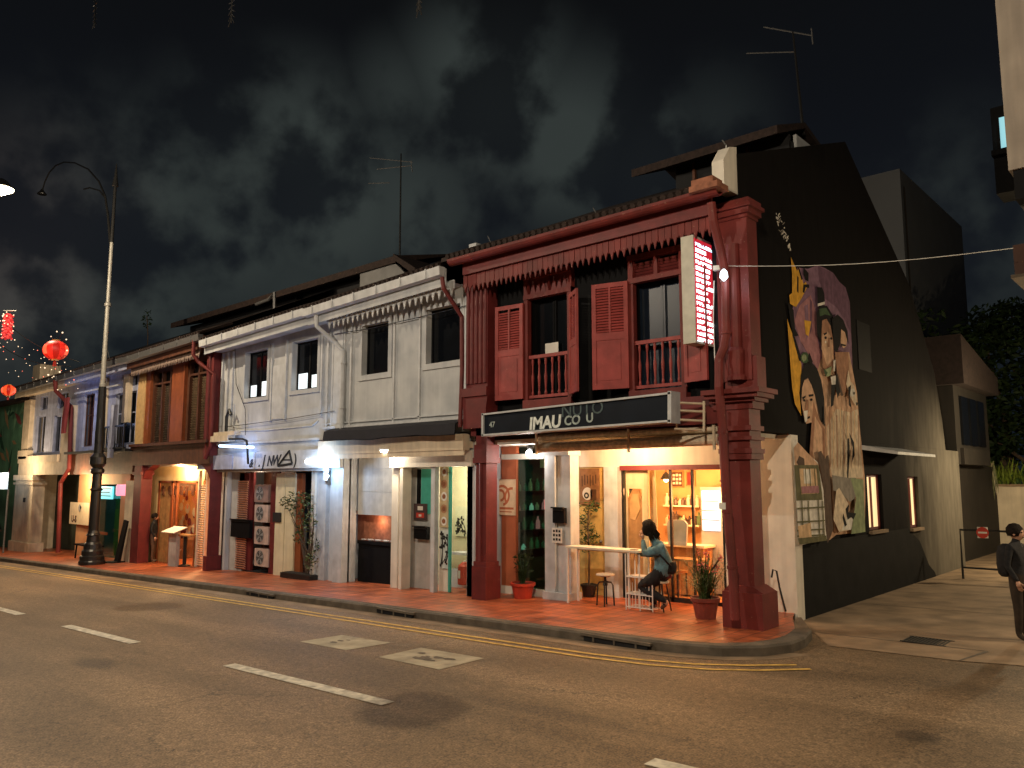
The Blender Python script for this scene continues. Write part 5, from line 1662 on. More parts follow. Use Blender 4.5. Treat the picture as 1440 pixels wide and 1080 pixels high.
# lit rooms
for i, (x, y, z) in enumerate(((-9.2, 15.2, 2.55), (-8.0, 15.6, 2.5), (-7.3, 15.0, 2.45))):
    o = thing('pendant_lamp', (x, y, z), ('warm pendant bulb over the curtain side of the café', 'warm pendant bulb deep in the café above the counter', 'warm pendant bulb inside the café by the corner window')[i], 'lamp', 'café pendant lamps')
    mb = MB(); mb.tube([(x, y, z + .1), (x, y, 2.98)], .008, 5); mb.lathe([(.02, .16), (.06, .12), (.13, .0), (.12, 0)], (x, y, z), 12); mb.build('lamp_shade', 'blackmetal', o)
    mb = MB(); mb.ball((x, y, z - .01), .055, 10); mb.build('bulb', E_['warm'], o)
    light('POINT', 'cafe_light', (x, y, z - .3), (150, 150, 150)[i], (1, .43, .15), .3)
light('POINT', 'walkway_light', (-9.2, 13.3, 3.1), 170, (1, .6, .3), .12)
light('POINT', 'door_light', (-11.6, 15.2, 2.7), 3, (.9, 1, .9), .1)
light('POINT', 'doorway_light', (-13.9, 13.4, 2.6), 70, (1, .86, .62), .15)
light('POINT', 'shutter_light', (-16.7, 13.2, 1.45), 6, (1, .6, .35), .1)
light('POINT', 'recess_light', (at(375, 660, 13.1).x, 12.9, 2.7), 12, (1, .72, .5), .1)
light('POINT', 'restaurant_light', (at(255, 660, 12.6).x, 12.55, 2.85), 230, (1, .6, .28), .15)
light('POINT', 'restaurant_light', (-27.5, 14.8, 2.5), 600, (1, .55, .22), .15)
light('POINT', 'shop_light', (at(118, 660, 12.3).x, 12.0, 2.5), 240, (1, .68, .36), .12)
light('POINT', 'inner_shop_light', (-33.5, 14.2, 2.4), 20, (.6, 1, .95), .12)
light('POINT', 'upstairs_light', (-34.5, 11.0, 5.2), 40, (.5, .6, 1), .3)
light('POINT', 'arcade_light', (-40.6, 10.9, 2.9), 260, (1, .72, .42), .2)
lo = light('POINT', 'lane_light', (-2.7, 26.0, 3.9), 900, (1, .78, .47), .15)
light('POINT', 'mural_fill_light', (.1, 15.4, 3.4), 360, (1, .78, .5), .15)  # added out of view to brighten the mural and lane floor
o = thing('mural_fill_lamp', (.1, 15.4, 3.5), 'wall lamp under the overhang of the beige corner building', 'lamp')
mb = MB(); mb.lathe([(.1, 0), (.14, .05), (.14, .1)], (.1, 15.4, 3.56), 12); mb.build('housing', 'blackmetal', o)
mb = MB(); mb.ball((.1, 15.4, 3.53), .06, 8); mb.build('bulb', E_['street'], o)
o = thing('lane_lamp', (-2.55, 26.0, 4.2), 'wall lamp lighting the far end of the side lane', 'lamp')
mb = MB(); mb.lathe([(.12, .3), (.3, .1), (.3, .06)], (-2.7, 26.0, 4.15), 12); mb.build('lamp_shade', 'blackmetal', o)
mb = MB(); mb.ball((-2.7, 26.0, 4.2), .08, 8); mb.build('bulb', E_['street'], o)

# ================================================================== PEOPLE
def skinned(nodes, edges, root):
    """nodes: name -> (pos, radius); grows one continuous body surface"""
    keys = list(nodes)
    me = bpy.data.meshes.new('body_line')
    me.from_pydata([tuple(nodes[k][0]) for k in keys], [(keys.index(a), keys.index(b_)) for a, b_ in edges], [])
    ob = bpy.data.objects.new('body_line', me)
    COL.objects.link(ob)
    md = ob.modifiers.new('Skin', 'SKIN')
    sv = me.skin_vertices[0].data
    for i, k in enumerate(keys):
        r = nodes[k][1]
        sv[i].radius = r if isinstance(r, tuple) else (r, r)
        sv[i].use_root = (k == root)
    sd = ob.modifiers.new('Sub', 'SUBSURF'); sd.levels = 2; sd.render_levels = 2
    dg = bpy.context.evaluated_depsgraph_get()
    dg.update()
    ev = bpy.data.meshes.new_from_object(ob.evaluated_get(dg))
    vs = [v.co.copy() for v in ev.vertices]; fs = [tuple(p.vertices) for p in ev.polygons]
    bpy.data.objects.remove(ob); bpy.data.meshes.remove(me); bpy.data.meshes.remove(ev)
    return vs, fs


def seg_d(p, a, b_):
    d = b_ - a
    t = max(0, min(1, (p - a).dot(d) / max(1e-9, d.length_squared)))
    return (p - a - d * t).length


def figure(root, nodes, edges, cloth, mats, face_dir, head_c, hands, head_r=.105):
    """cloth: edge -> material slot"""
    vs, fs = skinned(nodes, edges, 'pelvis')
    mb = MB()
    i0 = len(mb.v)
    mb.v += [tuple(v) for v in vs]
    for f in fs:
        c = sum((vs[k] for k in f), Vector()) / len(f)
        best = min(edges, key=lambda e: seg_d(c, Vector(nodes[e[0]][0]), Vector(nodes[e[1]][0])) / (max(nodes[e[0]][1] if not isinstance(nodes[e[0]][1], tuple) else nodes[e[0]][1][0], .04)))
        mb.f.append(tuple(i0 + k for k in f)); mb.m.append(cloth.get(best, 0))
    # head with jaw, nose, ears, eyes
    fd = Vector(face_dir).normalized()
    sd = fd.cross(Vector((0, 0, 1))).normalized()
    up = sd.cross(fd)
    hc = Vector(head_c)
    n, k = 16, 10
    base = len(mb.v)
    for i in range(k + 1):
        th = math.pi * i / k
        for j in range(n):
            ph = 2 * math.pi * j / n
            x, y, z = math.sin(th) * math.cos(ph), math.sin(th) * math.sin(ph), math.cos(th)
            low = max(0, -z)
            fx = x * (1.0 - .12 * low) + .16 * low * (1 if x > 0 else .2) * abs(x)
            mb.v.append(tuple(hc + fd * fx * head_r * .98 + sd * y * head_r * (.8 - .22 * low) + up * z * head_r * 1.18))
    for i in range(k):
        for j in range(n):
            a = base + i * n
            mb.f.append((a + j, a + n + j, a + n + (j + 1) % n, a + (j + 1) % n)); mb.m.append(0)
    nb = hc + fd * head_r * .95 - up * .01
    mb.raw([nb + up * .03, nb - up * .02 + sd * .016, nb - up * .02 - sd * .016, nb + fd * .026 - up * .016], [(0, 3, 1), (0, 2, 3), (1, 3, 2)], 0)
    mb.obox(hc + fd * head_r * .93 - up * .055, .012, .045, .012, math.atan2(fd.y, fd.x), 3)
    for s_ in (-1, 1):
        mb.ball(hc + sd * s_ * head_r * .82 - up * .01, .028, 8, 0)
        mb.ball(hc + fd * head_r * .86 + sd * s_ * .036 + up * .022, .014, 8, 2)
    # hands: palm, four unequal curled fingers and a thumb from the side
    for wrist, hd, pn in hands:
        w, d, p = Vector(wrist), Vector(hd).normalized(), Vector(pn).normalized()
        s_ = d.cross(p).normalized()
        mb.tube([w, w + d * .04, w + d * .085], [.026, .038, .034], 8, 0)
        for q, ln in ((-.027, .062), (-.009, .074), (.009, .07), (.027, .055)):
            r0 = w + d * .08 + s_ * q
            mb.tube([r0, r0 + d * ln * .45 + p * .006, r0 + d * ln * .8 + p * .022, r0 + d * ln * .9 + p * .042], [.0095, .009, .0082, .007], 6, 0)
        r0 = w + d * .03 + s_ * .034
        mb.tube([r0, r0 + d * .03 + s_ * .022 + p * .008, r0 + d * .058 + s_ * .022 + p * .024], [.012, .0105, .008], 6, 0)
    return mb.build('body', mats, root, smooth=True)


YP = 13.1
def j(u, v, y=YP): return at(u, v, y)
per = thing('person', tuple(atg(925, 858, .16)), 'person in a teal denim jacket sitting hunched at the white bar table, chin on hand', 'person')
nodes = {
    'pelvis': (j(930, 807), .15), 'waist': (j(937, 795), (.2, .18)), 'chest': (j(933, 778), (.25, .19)), 'neck': (j(922, 763), .075), 'head': (j(916, 752), .06),
    'shL': (j(931, 772, YP - .18), .12), 'elL': (j(907, 780, YP - .24), .08), 'wrL': (j(904, 758, YP - .08), .036),
    'shR': (j(925, 771, YP + .18), .11), 'elR': (j(905, 779, YP + .22), .075), 'wrR': (j(893, 775, YP + .1), .036),
    'hipL': (j(927, 812, YP - .1), .15), 'knL': (j(899, 824, YP - .13), .12), 'anL': (j(934, 844, YP - .08), .065), 'heL': (j(939, 848, YP - .08), .042), 'toL': (j(929, 856, YP - .1), .032),
    'hipR': (j(926, 812, YP + .1), .15), 'knR': (j(900, 827, YP + .13), .115), 'anR': (j(920, 846, YP + .1), .06), 'heR': (j(924, 851, YP + .1), .042), 'toR': (j(912, 855, YP + .12), .032),
}
edges = [('pelvis', 'waist'), ('waist', 'chest'), ('chest', 'neck'), ('neck', 'head'), ('chest', 'shL'), ('shL', 'elL'), ('elL', 'wrL'), ('chest', 'shR'), ('shR', 'elR'), ('elR', 'wrR'),
         ('pelvis', 'hipL'), ('hipL', 'knL'), ('knL', 'anL'), ('anL', 'heL'), ('heL', 'toL'), ('pelvis', 'hipR'), ('hipR', 'knR'), ('knR', 'anR'), ('anR', 'heR'), ('heR', 'toR')]
cl = {e: 1 for e in edges[:1] + edges[1:3] + edges[4:10]}
cl.update({('neck', 'head'): 0, ('pelvis', 'hipL'): 2, ('hipL', 'knL'): 2, ('knL', 'anL'): 2, ('pelvis', 'hipR'): 2, ('hipR', 'knR'): 2, ('knR', 'anR'): 2, ('anL', 'heL'): 0, ('heL', 'toL'): 3, ('anR', 'heR'): 0, ('heR', 'toR'): 3})
hc = j(911, 744)
figure(per, nodes, edges, cl, ['skin', 'denim', 'trouser', 'sandal'], (-1, .12, -.25), hc,
       [(nodes['wrL'][0], (-.15, .1, 1), (-.6, .3, .2)), (nodes['wrR'][0], (-1, -.1, -.12), (0, 0, -1))], .12)
mb = MB()
vs = []
rnd = random.Random(2)
for i in range(9):                                       # hair mass with loose strands, open towards the face
    for k in range(14):
        th, ph = math.pi * i / 8 * .78, 2 * math.pi * k / 14
        d = Vector((math.sin(th) * math.cos(ph), math.sin(th) * math.sin(ph), math.cos(th)))
        front = max(0, -d.x) * (1 if d.z < .55 else .2)
        r = .16 * (1 + rnd.uniform(-.05, .05)) * (1 - .3 * front)
        vs.append(hc + Vector((d.x * r + .012, d.y * r * .92, d.z * r * 1.12 + .008)))
mb.raw(vs, [(i * 14 + k, (i + 1) * 14 + k, (i + 1) * 14 + (k + 1) % 14, i * 14 + (k + 1) % 14) for i in range(8) for k in range(14)])
for k in range(26):
    a = rnd.uniform(-1.3, 1.3)
    p = hc + Vector((.1 * math.cos(a), .11 * math.sin(a), rnd.uniform(-.05, .09)))
    mb.tube([p, p + Vector((.05, 0, -.07)), p + Vector((.1 + rnd.uniform(0, .05), rnd.uniform(-.03, .03), -.15 - rnd.uniform(0, .1)))], [.022, .02, .006], 5)
mb.build('hair', 'hair', per, smooth=True)
mb = MB()                                                # dark wrap round the waist, maroon hem
wst, pel = Vector(nodes['waist'][0]), Vector(nodes['pelvis'][0])
mb.lathe([(.17, -.12), (.195, -.06), (.2, .02), (.185, .09)], wst + Vector((.0, 0, -.02)), 16, 0, 1, .95)
mb.lathe([(.19, -.05), (.2, -.02), (.2, .03), (.18, .05)], pel + Vector((-.01, 0, -.02)), 16, 1, 1.05, 1)
mb.tube([j(916, 768, YP - .2), j(930, 782, YP - .24), j(944, 797, YP - .17)], .018, 6)
mb.build('waist_wrap', ['trouser', 'maroon'], per, smooth=True)
o = thing('person_stool', tuple(atg(925, 856, .16)), 'low stool under the seated person in the denim jacket', 'stool')
o.name = 'stool'
zs = Vector(nodes['pelvis'][0]).z - .17
px_, py_ = Vector(nodes['pelvis'][0]).x - .03, YP + .02
mb = MB(); mb.lathe([(.15, 0), (.16, .015), (.16, .035), (.14, .045)], (px_, py_, zs), 16); mb.build('seat', 'palewood', o)
for a in range(4):
    t = a * math.pi / 2 + .78
    mb = MB(); mb.tube([(px_ + .1 * math.cos(t), py_ + .1 * math.sin(t), zs), (px_ + .19 * math.cos(t), py_ + .19 * math.sin(t), zg(px_) + .16)], .014, 6); mb.build('leg', 'blackmetal', o)


def standing(label, foot, h, face, mats, y):
    o = thing('person', foot, label, 'person')
    f = Vector(foot); s = h / 1.7
    fd = Vector(face).normalized(); sd = Vector((-fd.y, fd.x, 0))
    P = lambda a, b_, c: f + fd * a * s + sd * b_ * s + Vector((0, 0, c * s))
    nd = {'pelvis': (P(0, 0, .95), (.15 * s, .12 * s)), 'waist': (P(0, 0, 1.1), .125 * s), 'chest': (P(0, 0, 1.33), (.17 * s, .12 * s)), 'neck': (P(.01, 0, 1.47), .06 * s), 'head': (P(.02, 0, 1.56), .055 * s)}
    ed = [('pelvis', 'waist'), ('waist', 'chest'), ('chest', 'neck'), ('neck', 'head')]
    for k, q in (('L', 1), ('R', -1)):
        nd.update({'sh' + k: (P(0, .19 * q, 1.4), .062 * s), 'el' + k: (P(-.03, .25 * q, 1.12), .047 * s), 'wr' + k: (P(.1, .23 * q, .9), .032 * s),
                   'hip' + k: (P(0, .09 * q, .88), .1 * s), 'kn' + k: (P(.02, .1 * q, .48), .07 * s), 'an' + k: (P(0, .1 * q, .08), .045 * s), 'to' + k: (P(.15, .12 * q, .035), .035 * s)})
        ed += [('chest', 'sh' + k), ('sh' + k, 'el' + k), ('el' + k, 'wr' + k), ('pelvis', 'hip' + k), ('hip' + k, 'kn' + k), ('kn' + k, 'an' + k), ('an' + k, 'to' + k)]
    c = {e: (2 if e[0][:3] in ('hip', 'knL', 'knR') or e[1][:3] == 'hip' else 1) for e in ed}
    c[('neck', 'head')] = 0
    for k in 'LR': c[('an' + k, 'to' + k)] = 2
    figure(o, nd, ed, c, mats, face, P(.03, 0, 1.6), [(nd['wr' + k][0], (.2, 0, -1), tuple(-sd * q)) for k, q in (('L', 1), ('R', -1))], .1 * s)
    mb = MB()
    hc_ = P(.0, 0, 1.63)
    mb.lathe([(.001, .13 * s), (.07 * s, .11 * s), (.115 * s, .05 * s), (.118 * s, -.02 * s), (.1 * s, -.07 * s)], hc_, 14)
    mb.build('hair', 'hair', o, smooth=True)
    return o

fp = atg(7, 768, .16)
standing('person in dark clothes standing in shadow at the far left edge beyond the row', tuple(fp), 1.62, (1, -.4, 0), ['skin', 'trouser', 'trouser'], 0)
fp = atg(217, 790, .16)
fp = Vector((at(219, 700, 12.8).x, 12.8, zg(-28.5) + .152))
standing('person in black standing half hidden by the dark red column of the restaurant', tuple(fp), 1.7, (.6, .8, 0), ['skin', 'trouser', 'sandal'], 0)

# ================================================================== FURNITURE AND SMALL THINGS AT THE RED HOUSE
zfl = lambda x: zg(x) + .152
tz = at(850, 770, 13.2).z
x0, x1 = at(797, 770, 13.05).x, at(900, 770, 13.05).x
o = thing('bar_table', ((x0 + x1) / 2, 13.2, zfl(-9.4)), 'long narrow white bar table with thin legs in front of the café', 'table')
mb = MB(); mb.box(x0, x1, 13.0, 13.42, tz - .04, tz); mb.build('tabletop', 'palewood', o)
for x, y in ((x0 + .04, 13.03), (x0 + .04, 13.38), (x1 - .25, 13.03), (x1 - .25, 13.38)):
    mb = MB(); mb.box(x - .018, x + .018, y - .018, y + .018, zfl(x), tz - .04); mb.build('leg', 'whitemetal', o)
mb = MB(); mb.box(x0 + .06, x1 - .28, 13.37, 13.39, tz - .1, tz - .04); mb.build('rail', 'whitemetal', o)
o = thing('phone', tuple(at(892, 770, 13.2)), 'black phone lying at the right end of the bar table', 'phone')
mb = MB(); c = at(893, 769, 13.15); mb.obox((c.x, 13.12, tz + .006), .15, .08, .01, .3); mb.build('screen', 'black', o)
# wire rack
x0, x1 = at(881, 800, 12.95).x, at(918, 800, 12.95).x
zt, zb = tz - .06, zfl(x0)
o = thing('wire_rack', (x0, 13.0, zb), 'white wire rack with three shelves under the right end of the bar table', 'rack')
for x in (x0, (x0 + x1) / 2 + .02, x1):
    for y in (12.92, 13.24):
        mb = MB(); mb.tube([(x, y, zb), (x, y, zt if x < x1 else zb + .5)], .012, 6); mb.build('post', 'whitemetal', o)
for z in (zb + .3, zb + .62, zb + .06):
    mb = MB()
    for y in (12.92, 13.24): mb.tube([(x0, y, z), (x1, y, z)], .011, 5)
    k = 9
    for i in range(k):
        x = x0 + (x1 - x0) * i / (k - 1)
        mb.tube([(x, 12.92, z), (x, 13.24, z)], .006, 4)
        if z < zb + .4: mb.tube([(x, 12.92, z), (x, 12.92, z + .22)], .006, 4)
    if z > zb + .2: mb.box(x0, x1, 12.93, 13.23, z + .012, z + .02)
    mb.build('shelf', 'whitemetal', o)
# stool
c = at(851, 808, 13.15); zs = c.z; zb = zfl(c.x)
o = thing('stool', (c.x, 13.15, zb), 'empty round stool with black swivel frame beside the bar table', 'stool')
mb = MB(); mb.lathe([(.17, 0), (.185, .01), (.185, .03), (.17, .04)], (c.x, 13.15, zs - .02), 18); mb.build('seat', 'palewood', o)
mb = MB(); mb.lathe([(.05, 0), (.05, .04), (.025, .06), (.025, .16), (.1, .17), (.1, .185)], (c.x, 13.15, zs - .21), 12); mb.build('spindle', 'blackmetal', o)
for a in range(4):
    t = a * math.pi / 2 + .5
    mb = MB(); r = .15
    mb.tube([(c.x + .02 * math.cos(t), 13.15 + .02 * math.sin(t), zs - .14), (c.x + r * .8 * math.cos(t), 13.15 + r * .8 * math.sin(t), zs - .15), (c.x + r * math.cos(t), 13.15 + r * math.sin(t), zs - .2), (c.x + r * 1.15 * math.cos(t), 13.15 + r * 1.15 * math.sin(t), zb)], .016, 6)
    mb.build('leg', 'blackmetal', o)


def pot(o, c, r, h, m, rim=True):
    mb = MB()
    mb.lathe([(r * .72, 0), (r * .95, h * .82), (r * 1.06, h * .82), (r * 1.08, h), (r * .96, h), (r * .92, h * .9), (.01, h * .9)], c, 20)
    p = mb.build('pot', m, o)
    mb = MB(); mb.lathe([(r * .9, 0), (r * .9, .01)], (c[0], c[1], c[2] + h * .88), 16); mb.build('soil', 'soil', o)
    return p

# palm by the corner pilaster
c = Vector((at(988, 850, 12.75).x, 12.85, zfl(-7)))
o = thing('potted_palm', c, 'bushy potted palm with thin fronds in a brown pot beside the corner pilaster', 'plant')
pot(o, c, .24, .36, 'claypot')
mb = MB(); rnd = random.Random(4)
for i in range(130):
    a, l = rnd.uniform(0, 6.28), rnd.uniform(.35, .75)
    el = rnd.uniform(.25, 1.35)
    b_ = c + Vector((rnd.uniform(-.08, .08), rnd.uniform(-.08, .08), .34))
    t = b_ + Vector((math.cos(a) * math.cos(el) * l, math.sin(a) * math.cos(el) * l, math.sin(el) * l * 1.25))
    blade(mb, b_, t, rnd.uniform(.01, .02), rnd.uniform(.06, .16), rnd.choice((0, 0, 1)))
    for q in range(5):
        p = b_.lerp(t, .45 + q * .12) + Vector((0, 0, .05))
        d = Vector((rnd.gauss(0, 1), rnd.gauss(0, 1), rnd.gauss(-.2, .6))).normalized() * rnd.uniform(.08, .16)
        blade(mb, p, p + d, .008, .012, rnd.choice((0, 1)), 2)
mb.build('fronds', ['leaf', 'leafdry'], o)
mb = MB()
for i in range(14):
    leaves(mb, c + Vector((rnd.uniform(-.15, .35), rnd.uniform(-.1, .2), rnd.uniform(.75, 1.15))), .06, 12, .035, (0,), 1, rnd)
mb.build('blossoms', 'petal', o)
mb = MB()
for i in range(7):
    a = rnd.uniform(0, 6.28)
    mb.tube([c + Vector((0, 0, .33)), c + Vector((.08 * math.cos(a), .08 * math.sin(a), .75)), c + Vector((.2 * math.cos(a) + .1, .15 * math.sin(a), 1.05))], .008, 5)
mb.build('stem', 'bark', o)
# red tub
c = Vector((at(733, 830, 13.0).x, 13.05, zfl(-11.5)))
o = thing('potted_plant', c, 'thin dark plant in a bright red plastic tub in front of the green glass door', 'plant')
pot(o, c, .26, .33, 'terracotta')
mb = MB()
for i in range(26):
    a = rnd.uniform(0, 6.28); l = rnd.uniform(.25, .8)
    t = c + Vector((math.cos(a) * .22, math.sin(a) * .2, .3 + l))
    blade(mb, c + Vector((math.cos(a) * .05, 0, .3)), t, .018, .05)
leaves(mb, c + Vector((.05, 0, .75)), (.25, .22, .35), 70, .06, (0,), 1, rnd)
mb.build('foliage', 'leafdark', o)
# ficus by the yellow door
c = Vector((at(828, 820, 14.0).x, 14.0, zfl(-10)))
o = thing('potted_tree', c, 'slender potted tree with a bare trunk in front of the yellow door', 'plant')
pot(o, c, .17, .26, 'blackmetal')
mb = MB(); mb.tube([c + Vector((0, 0, .25)), c + Vector((.02, 0, .9)), c + Vector((-.01, 0, 1.5)), c + Vector((.03, 0, 2.0))], [.022, .018, .014, .006], 7)
for i in range(9):
    z = .95 + i * .11; a = i * 2.4
    mb.tube([c + Vector((0, 0, z)), c + Vector((.14 * math.cos(a), .12 * math.sin(a), z + .16))], [.009, .003], 5)
mb.build('trunk', 'bark', o)
mb = MB()
for i in range(16):
    a = rnd.uniform(0, 6.28)
    leaves(mb, c + Vector((.15 * math.cos(a), .13 * math.sin(a), rnd.uniform(.95, 2.0))), .13, 24, .045, (0, 0, 1), 1, rnd)
mb.build('foliage', ['leaf', 'leafdark'], o)

def board(name, cat, label, u0, v0, u1, v1, y, m, th=.04, detail=None, dm=None, frame=None):
    p, q = at(u0, v0, y), at(u1, v1, y)
    o = thing(name, (p.x, y, q.z), label, cat)
    mb = MB(); mb.box(p.x, q.x, y, y + th, q.z, p.z); mb.build('board', m, o)
    if detail:
        mb = MB(); detail(mb, p.x, q.x, q.z, p.z, y - .002); mb.build('print', dm, o)
    if frame:
        mb = MB()
        for a, b_, c, d in ((p.x - .03, p.x, q.z - .03, p.z + .03), (q.x, q.x + .03, q.z - .03, p.z + .03), (p.x, q.x, q.z - .03, q.z), (p.x, q.x, p.z, p.z + .03)):
            mb.box(a, b_, y - .01, y + th, c, d)
        mb.build('frame', frame, o)
    return o

def disc(mb, cx_, cz_, r, y, m=0, r0=0, n=20, a0=0, a1=6.2832):
    for k in range(n):
        t0, t1 = a0 + (a1 - a0) * k / n, a0 + (a1 - a0) * (k + 1) / n
        mb.face([(cx_ + r0 * math.cos(t0), y, cz_ + r0 * math.sin(t0)), (cx_ + r0 * math.cos(t1), y, cz_ + r0 * math.sin(t1)), (cx_ + r * math.cos(t1), y, cz_ + r * math.sin(t1)), (cx_ + r * math.cos(t0), y, cz_ + r * math.sin(t0))], m)

def swirl(mb, x0, x1, z0, z1, y):
    w, h = x1 - x0, z1 - z0
    for k, (cx_, r, a0, a1) in enumerate(((.28, .42, -1.4, 2.2), (.2, .25, -1.6, 1.9), (.8, .4, 1.4, 3.8))):
        disc(mb, x0 + w * cx_, z0 + h * (.55 if k < 2 else .5), w * r, y - k * .001, 0, w * (r - .1), 16, a0, a1)
    mb.box(x0 + w * .15, x1 - w * .1, y - .001, y, z0 + h * .16, z0 + h * .22); mb.box(x0 + w * .15, x1 - w * .2, y - .001, y, z0 + h * .08, z0 + h * .11)
board('poster', 'poster', 'orange and cream swirl poster on the red panel left of the green glass door', 699, 674, 725, 725, 13.42, mat('poster_cream', (.72, .52, .34), .7, .15, 8, 0), .01, swirl, mat('poster_orange', (.45, .12, .05), .7, .2, 8, 0))
def face_print(mb, x0, x1, z0, z1, y):
    w, h = x1 - x0, z1 - z0
    disc(mb, x0 + w * .4, z0 + h * .3, w * .26, y - .001, 0, 0); disc(mb, x0 + w * .35, z0 + h * .25, w * .13, y - .003, 1, w * .06)
    for i in range(6):
        mb.box(x0 + w * (.1 + .14 * i), x0 + w * (.16 + .14 * i), y - .001, y, z0 + h * (.5 + .04 * (i % 3)), z0 + h * (.8 + .03 * (i % 2)), 2)
    mb.box(x0 + w * .55, x0 + w * .85, y - .001, y, z0 + h * .12, z0 + h * .42, 2)
board('poster', 'poster', 'brown poster with pale ring pattern above the slender potted tree', 815, 659, 843, 710, 14.28, mat('poster_brown', (.26, .13, .06), .7, .3, 8, 0), .02, face_print, ['paper', 'ink', mat('poster_dark', (.1, .045, .02), .7, .3, 8, 0)])

def slot(mb, x0, x1, z0, z1, y):
    mb.box(x0 + .03, x1 - .03, y - .03, y, z1 - .06, z1 - .03)
    mb.box(x0 - .015, x1 + .015, y - .05, y + .002, z1 - .01, z1 + .02)
board('letter_box', 'letterbox', 'black letter box on the white column right of the green glass door', 777, 714, 793, 736, 13.18, 'black', .1, slot, 'blackmetal')
def notice(mb, x0, x1, z0, z1, y):
    w, h = x1 - x0, z1 - z0
    for r in range(3):
        for k in range(3):
            mb.box(x0 + w * (.12 + .28 * k), x0 + w * (.32 + .28 * k), y - .001, y, z0 + h * (.15 + .28 * r), z0 + h * (.3 + .28 * r) + .01 * ((r + k) % 2))
board('notice', 'notice', 'white printed notice below the letter box on the white column', 776, 742, 790, 764, 13.22, 'paper', .01, notice, 'ink')
board('letter_box', 'letterbox', 'large black letter box on the grey panel of the plain white house', 325, 730, 350, 757, 12.75, 'black', .12, slot, 'blackmetal')
board('letter_box', 'letterbox', 'black letter box on the grey door beside the teal panel', 582, 740, 600, 759, 12.87, 'black', .1, slot, 'blackmetal')
def blob(mb, x0, x1, z0, z1, y):
    w, h = x1 - x0, z1 - z0
    mb.box(x0 + w * .2, x0 + w * .8, y - .001, y, z0 + h * .15, z0 + h * .45, 1); mb.box(x0 + w * .3, x0 + w * .7, y - .001, y, z0 + h * .6, z0 + h * .85, 0)
    mb.box(x0 + w * .4, x0 + w * .6, y - .003, y, z0 + h * .22, z0 + h * .36, 0)
board('notice', 'notice', 'dark notice with a red print above the letter box on the grey door', 582, 708, 600, 732, 12.95, mat('dark_notice', (.07, .04, .04), .7, .2, 8, 0), .02, blob, ['paper', 'redink'])
def plates(mb, x0, x1, z0, z1, y):
    w, h = x1 - x0, z1 - z0
    for k in range(5):
        cz_ = z0 + h * (.1 + .2 * k)
        disc(mb, x0 + w * .5, cz_, w * .36, y - .001, k % 2); disc(mb, x0 + w * .5, cz_, w * .2, y - .003, 2)
board('menu_poster', 'poster', 'tall menu poster with plates of food beside the teal post', 619, 655, 630, 742, 12.86, mat('poster_tan', (.55, .42, .25), .7, .2, 8, 0), .01, plates, ['paper', mat('dish_rim', (.4, .2, .1), .6, .2, 9, 0), mat('dish_food', (.28, .1, .04), .6, .3, 9, 0)])
def twig(mb, x0, x1, z0, z1, y):
    r_ = random.Random(int(x0 * -100))
    px_, pz = x0 + (x1 - x0) * .2, z0 + (z1 - z0) * .15
    for i in range(12):
        nx, nz = x0 + (x1 - x0) * r_.uniform(.1, .95), z0 + (z1 - z0) * r_.uniform(.05, .95)
        mb.tube([(px_, y - .004, pz), ((px_ + nx) / 2 + .03, y - .004, (pz + nz) / 2), (nx, y - .004, nz)], .009, 4)
        for k in range(3):
            disc(mb, nx + r_.uniform(-.05, .05), nz + r_.uniform(-.05, .05), .03, y - .006 - k * .001, 0, 0, 8)
        px_, pz = nx, nz
board('branch_decal', 'decal', 'dark flowering branch printed on the pale panel below the menu poster', 619, 745, 630, 800, 12.86, mat('pale_blue_panel', (.6, .68, .66), .6, .1, 6, 0), .01, twig, 'ink')
board('wall_print', 'wall art', 'black branch drawing on the pale inner wall behind the white house shop window', 640, 712, 659, 755, 14.2, mat('pale_green_panel', (.7, .7, .52), .6, .1, 6, 0), .02, twig, 'ink')
o = thing('fire_extinguisher', tuple(at(653, 790, 13.3)), 'red canister standing inside the shop window beside the red corner house', 'canister')
c = at(652, 800, 13.2)
mb = MB(); mb.lathe([(.12, 0), (.14, .02), (.14, .42), (.06, .5), (.03, .52)], (c.x, 13.2, zfl(c.x) + .15), 14); mb.build('cylinder', 'terracotta', o)
mb = MB(); mb.tube([(c.x, 13.2, zfl(c.x) + .66), (c.x + .12, 13.2, zfl(c.x) + .72)], .02, 6); mb.box(c.x - .03, c.x + .03, 13.05, 13.06, zfl(c.x) + .3, zfl(c.x) + .48); mb.build('nozzle', 'whitemetal', o)

o = thing('bottle_rack', (-12.4, 14.2, zfl(-12)), 'dim shelf rack seen through the green glass door', 'shelf')
for z in (.9, 1.35, 1.8, 2.25):
    mb = MB(); mb.box(-12.5, -12.25, 13.75, 15.6, z, z + .03); mb.build('board', 'blackmetal', o)
rnd = random.Random(31)
gm = [emit('glint_pale', (.7, .9, .8), .5), mat('jar_teal', (.08, .3, .25), .25, .2, 9, 0), mat('jar_pale', (.5, .55, .5), .3, .2, 9, 0), emit('glint_red', (1, .25, .3), .6)]  # glint colours are emissive: some bottles glow as painted-in glints
for z in (.93, 1.38, 1.83, 2.28):
    for k in range(7):
        y = 13.85 + k * .24 + rnd.uniform(-.05, .05)
        h = rnd.uniform(.12, .3)
        mb = MB(); mb.lathe([(.05, 0), (.055, .02), (.05, h * .6), (.02, h * .8), (.02, h)], (-12.36, y, z), 8)
        tag(mb.build('bottle', gm[rnd.choice((0, 1, 1, 2, 2, 1, 3))], loc=(-12.36, y, z)), 'small bottle on the dim rack behind the green glass door', 'bottle', 'bottles behind the green glass door')
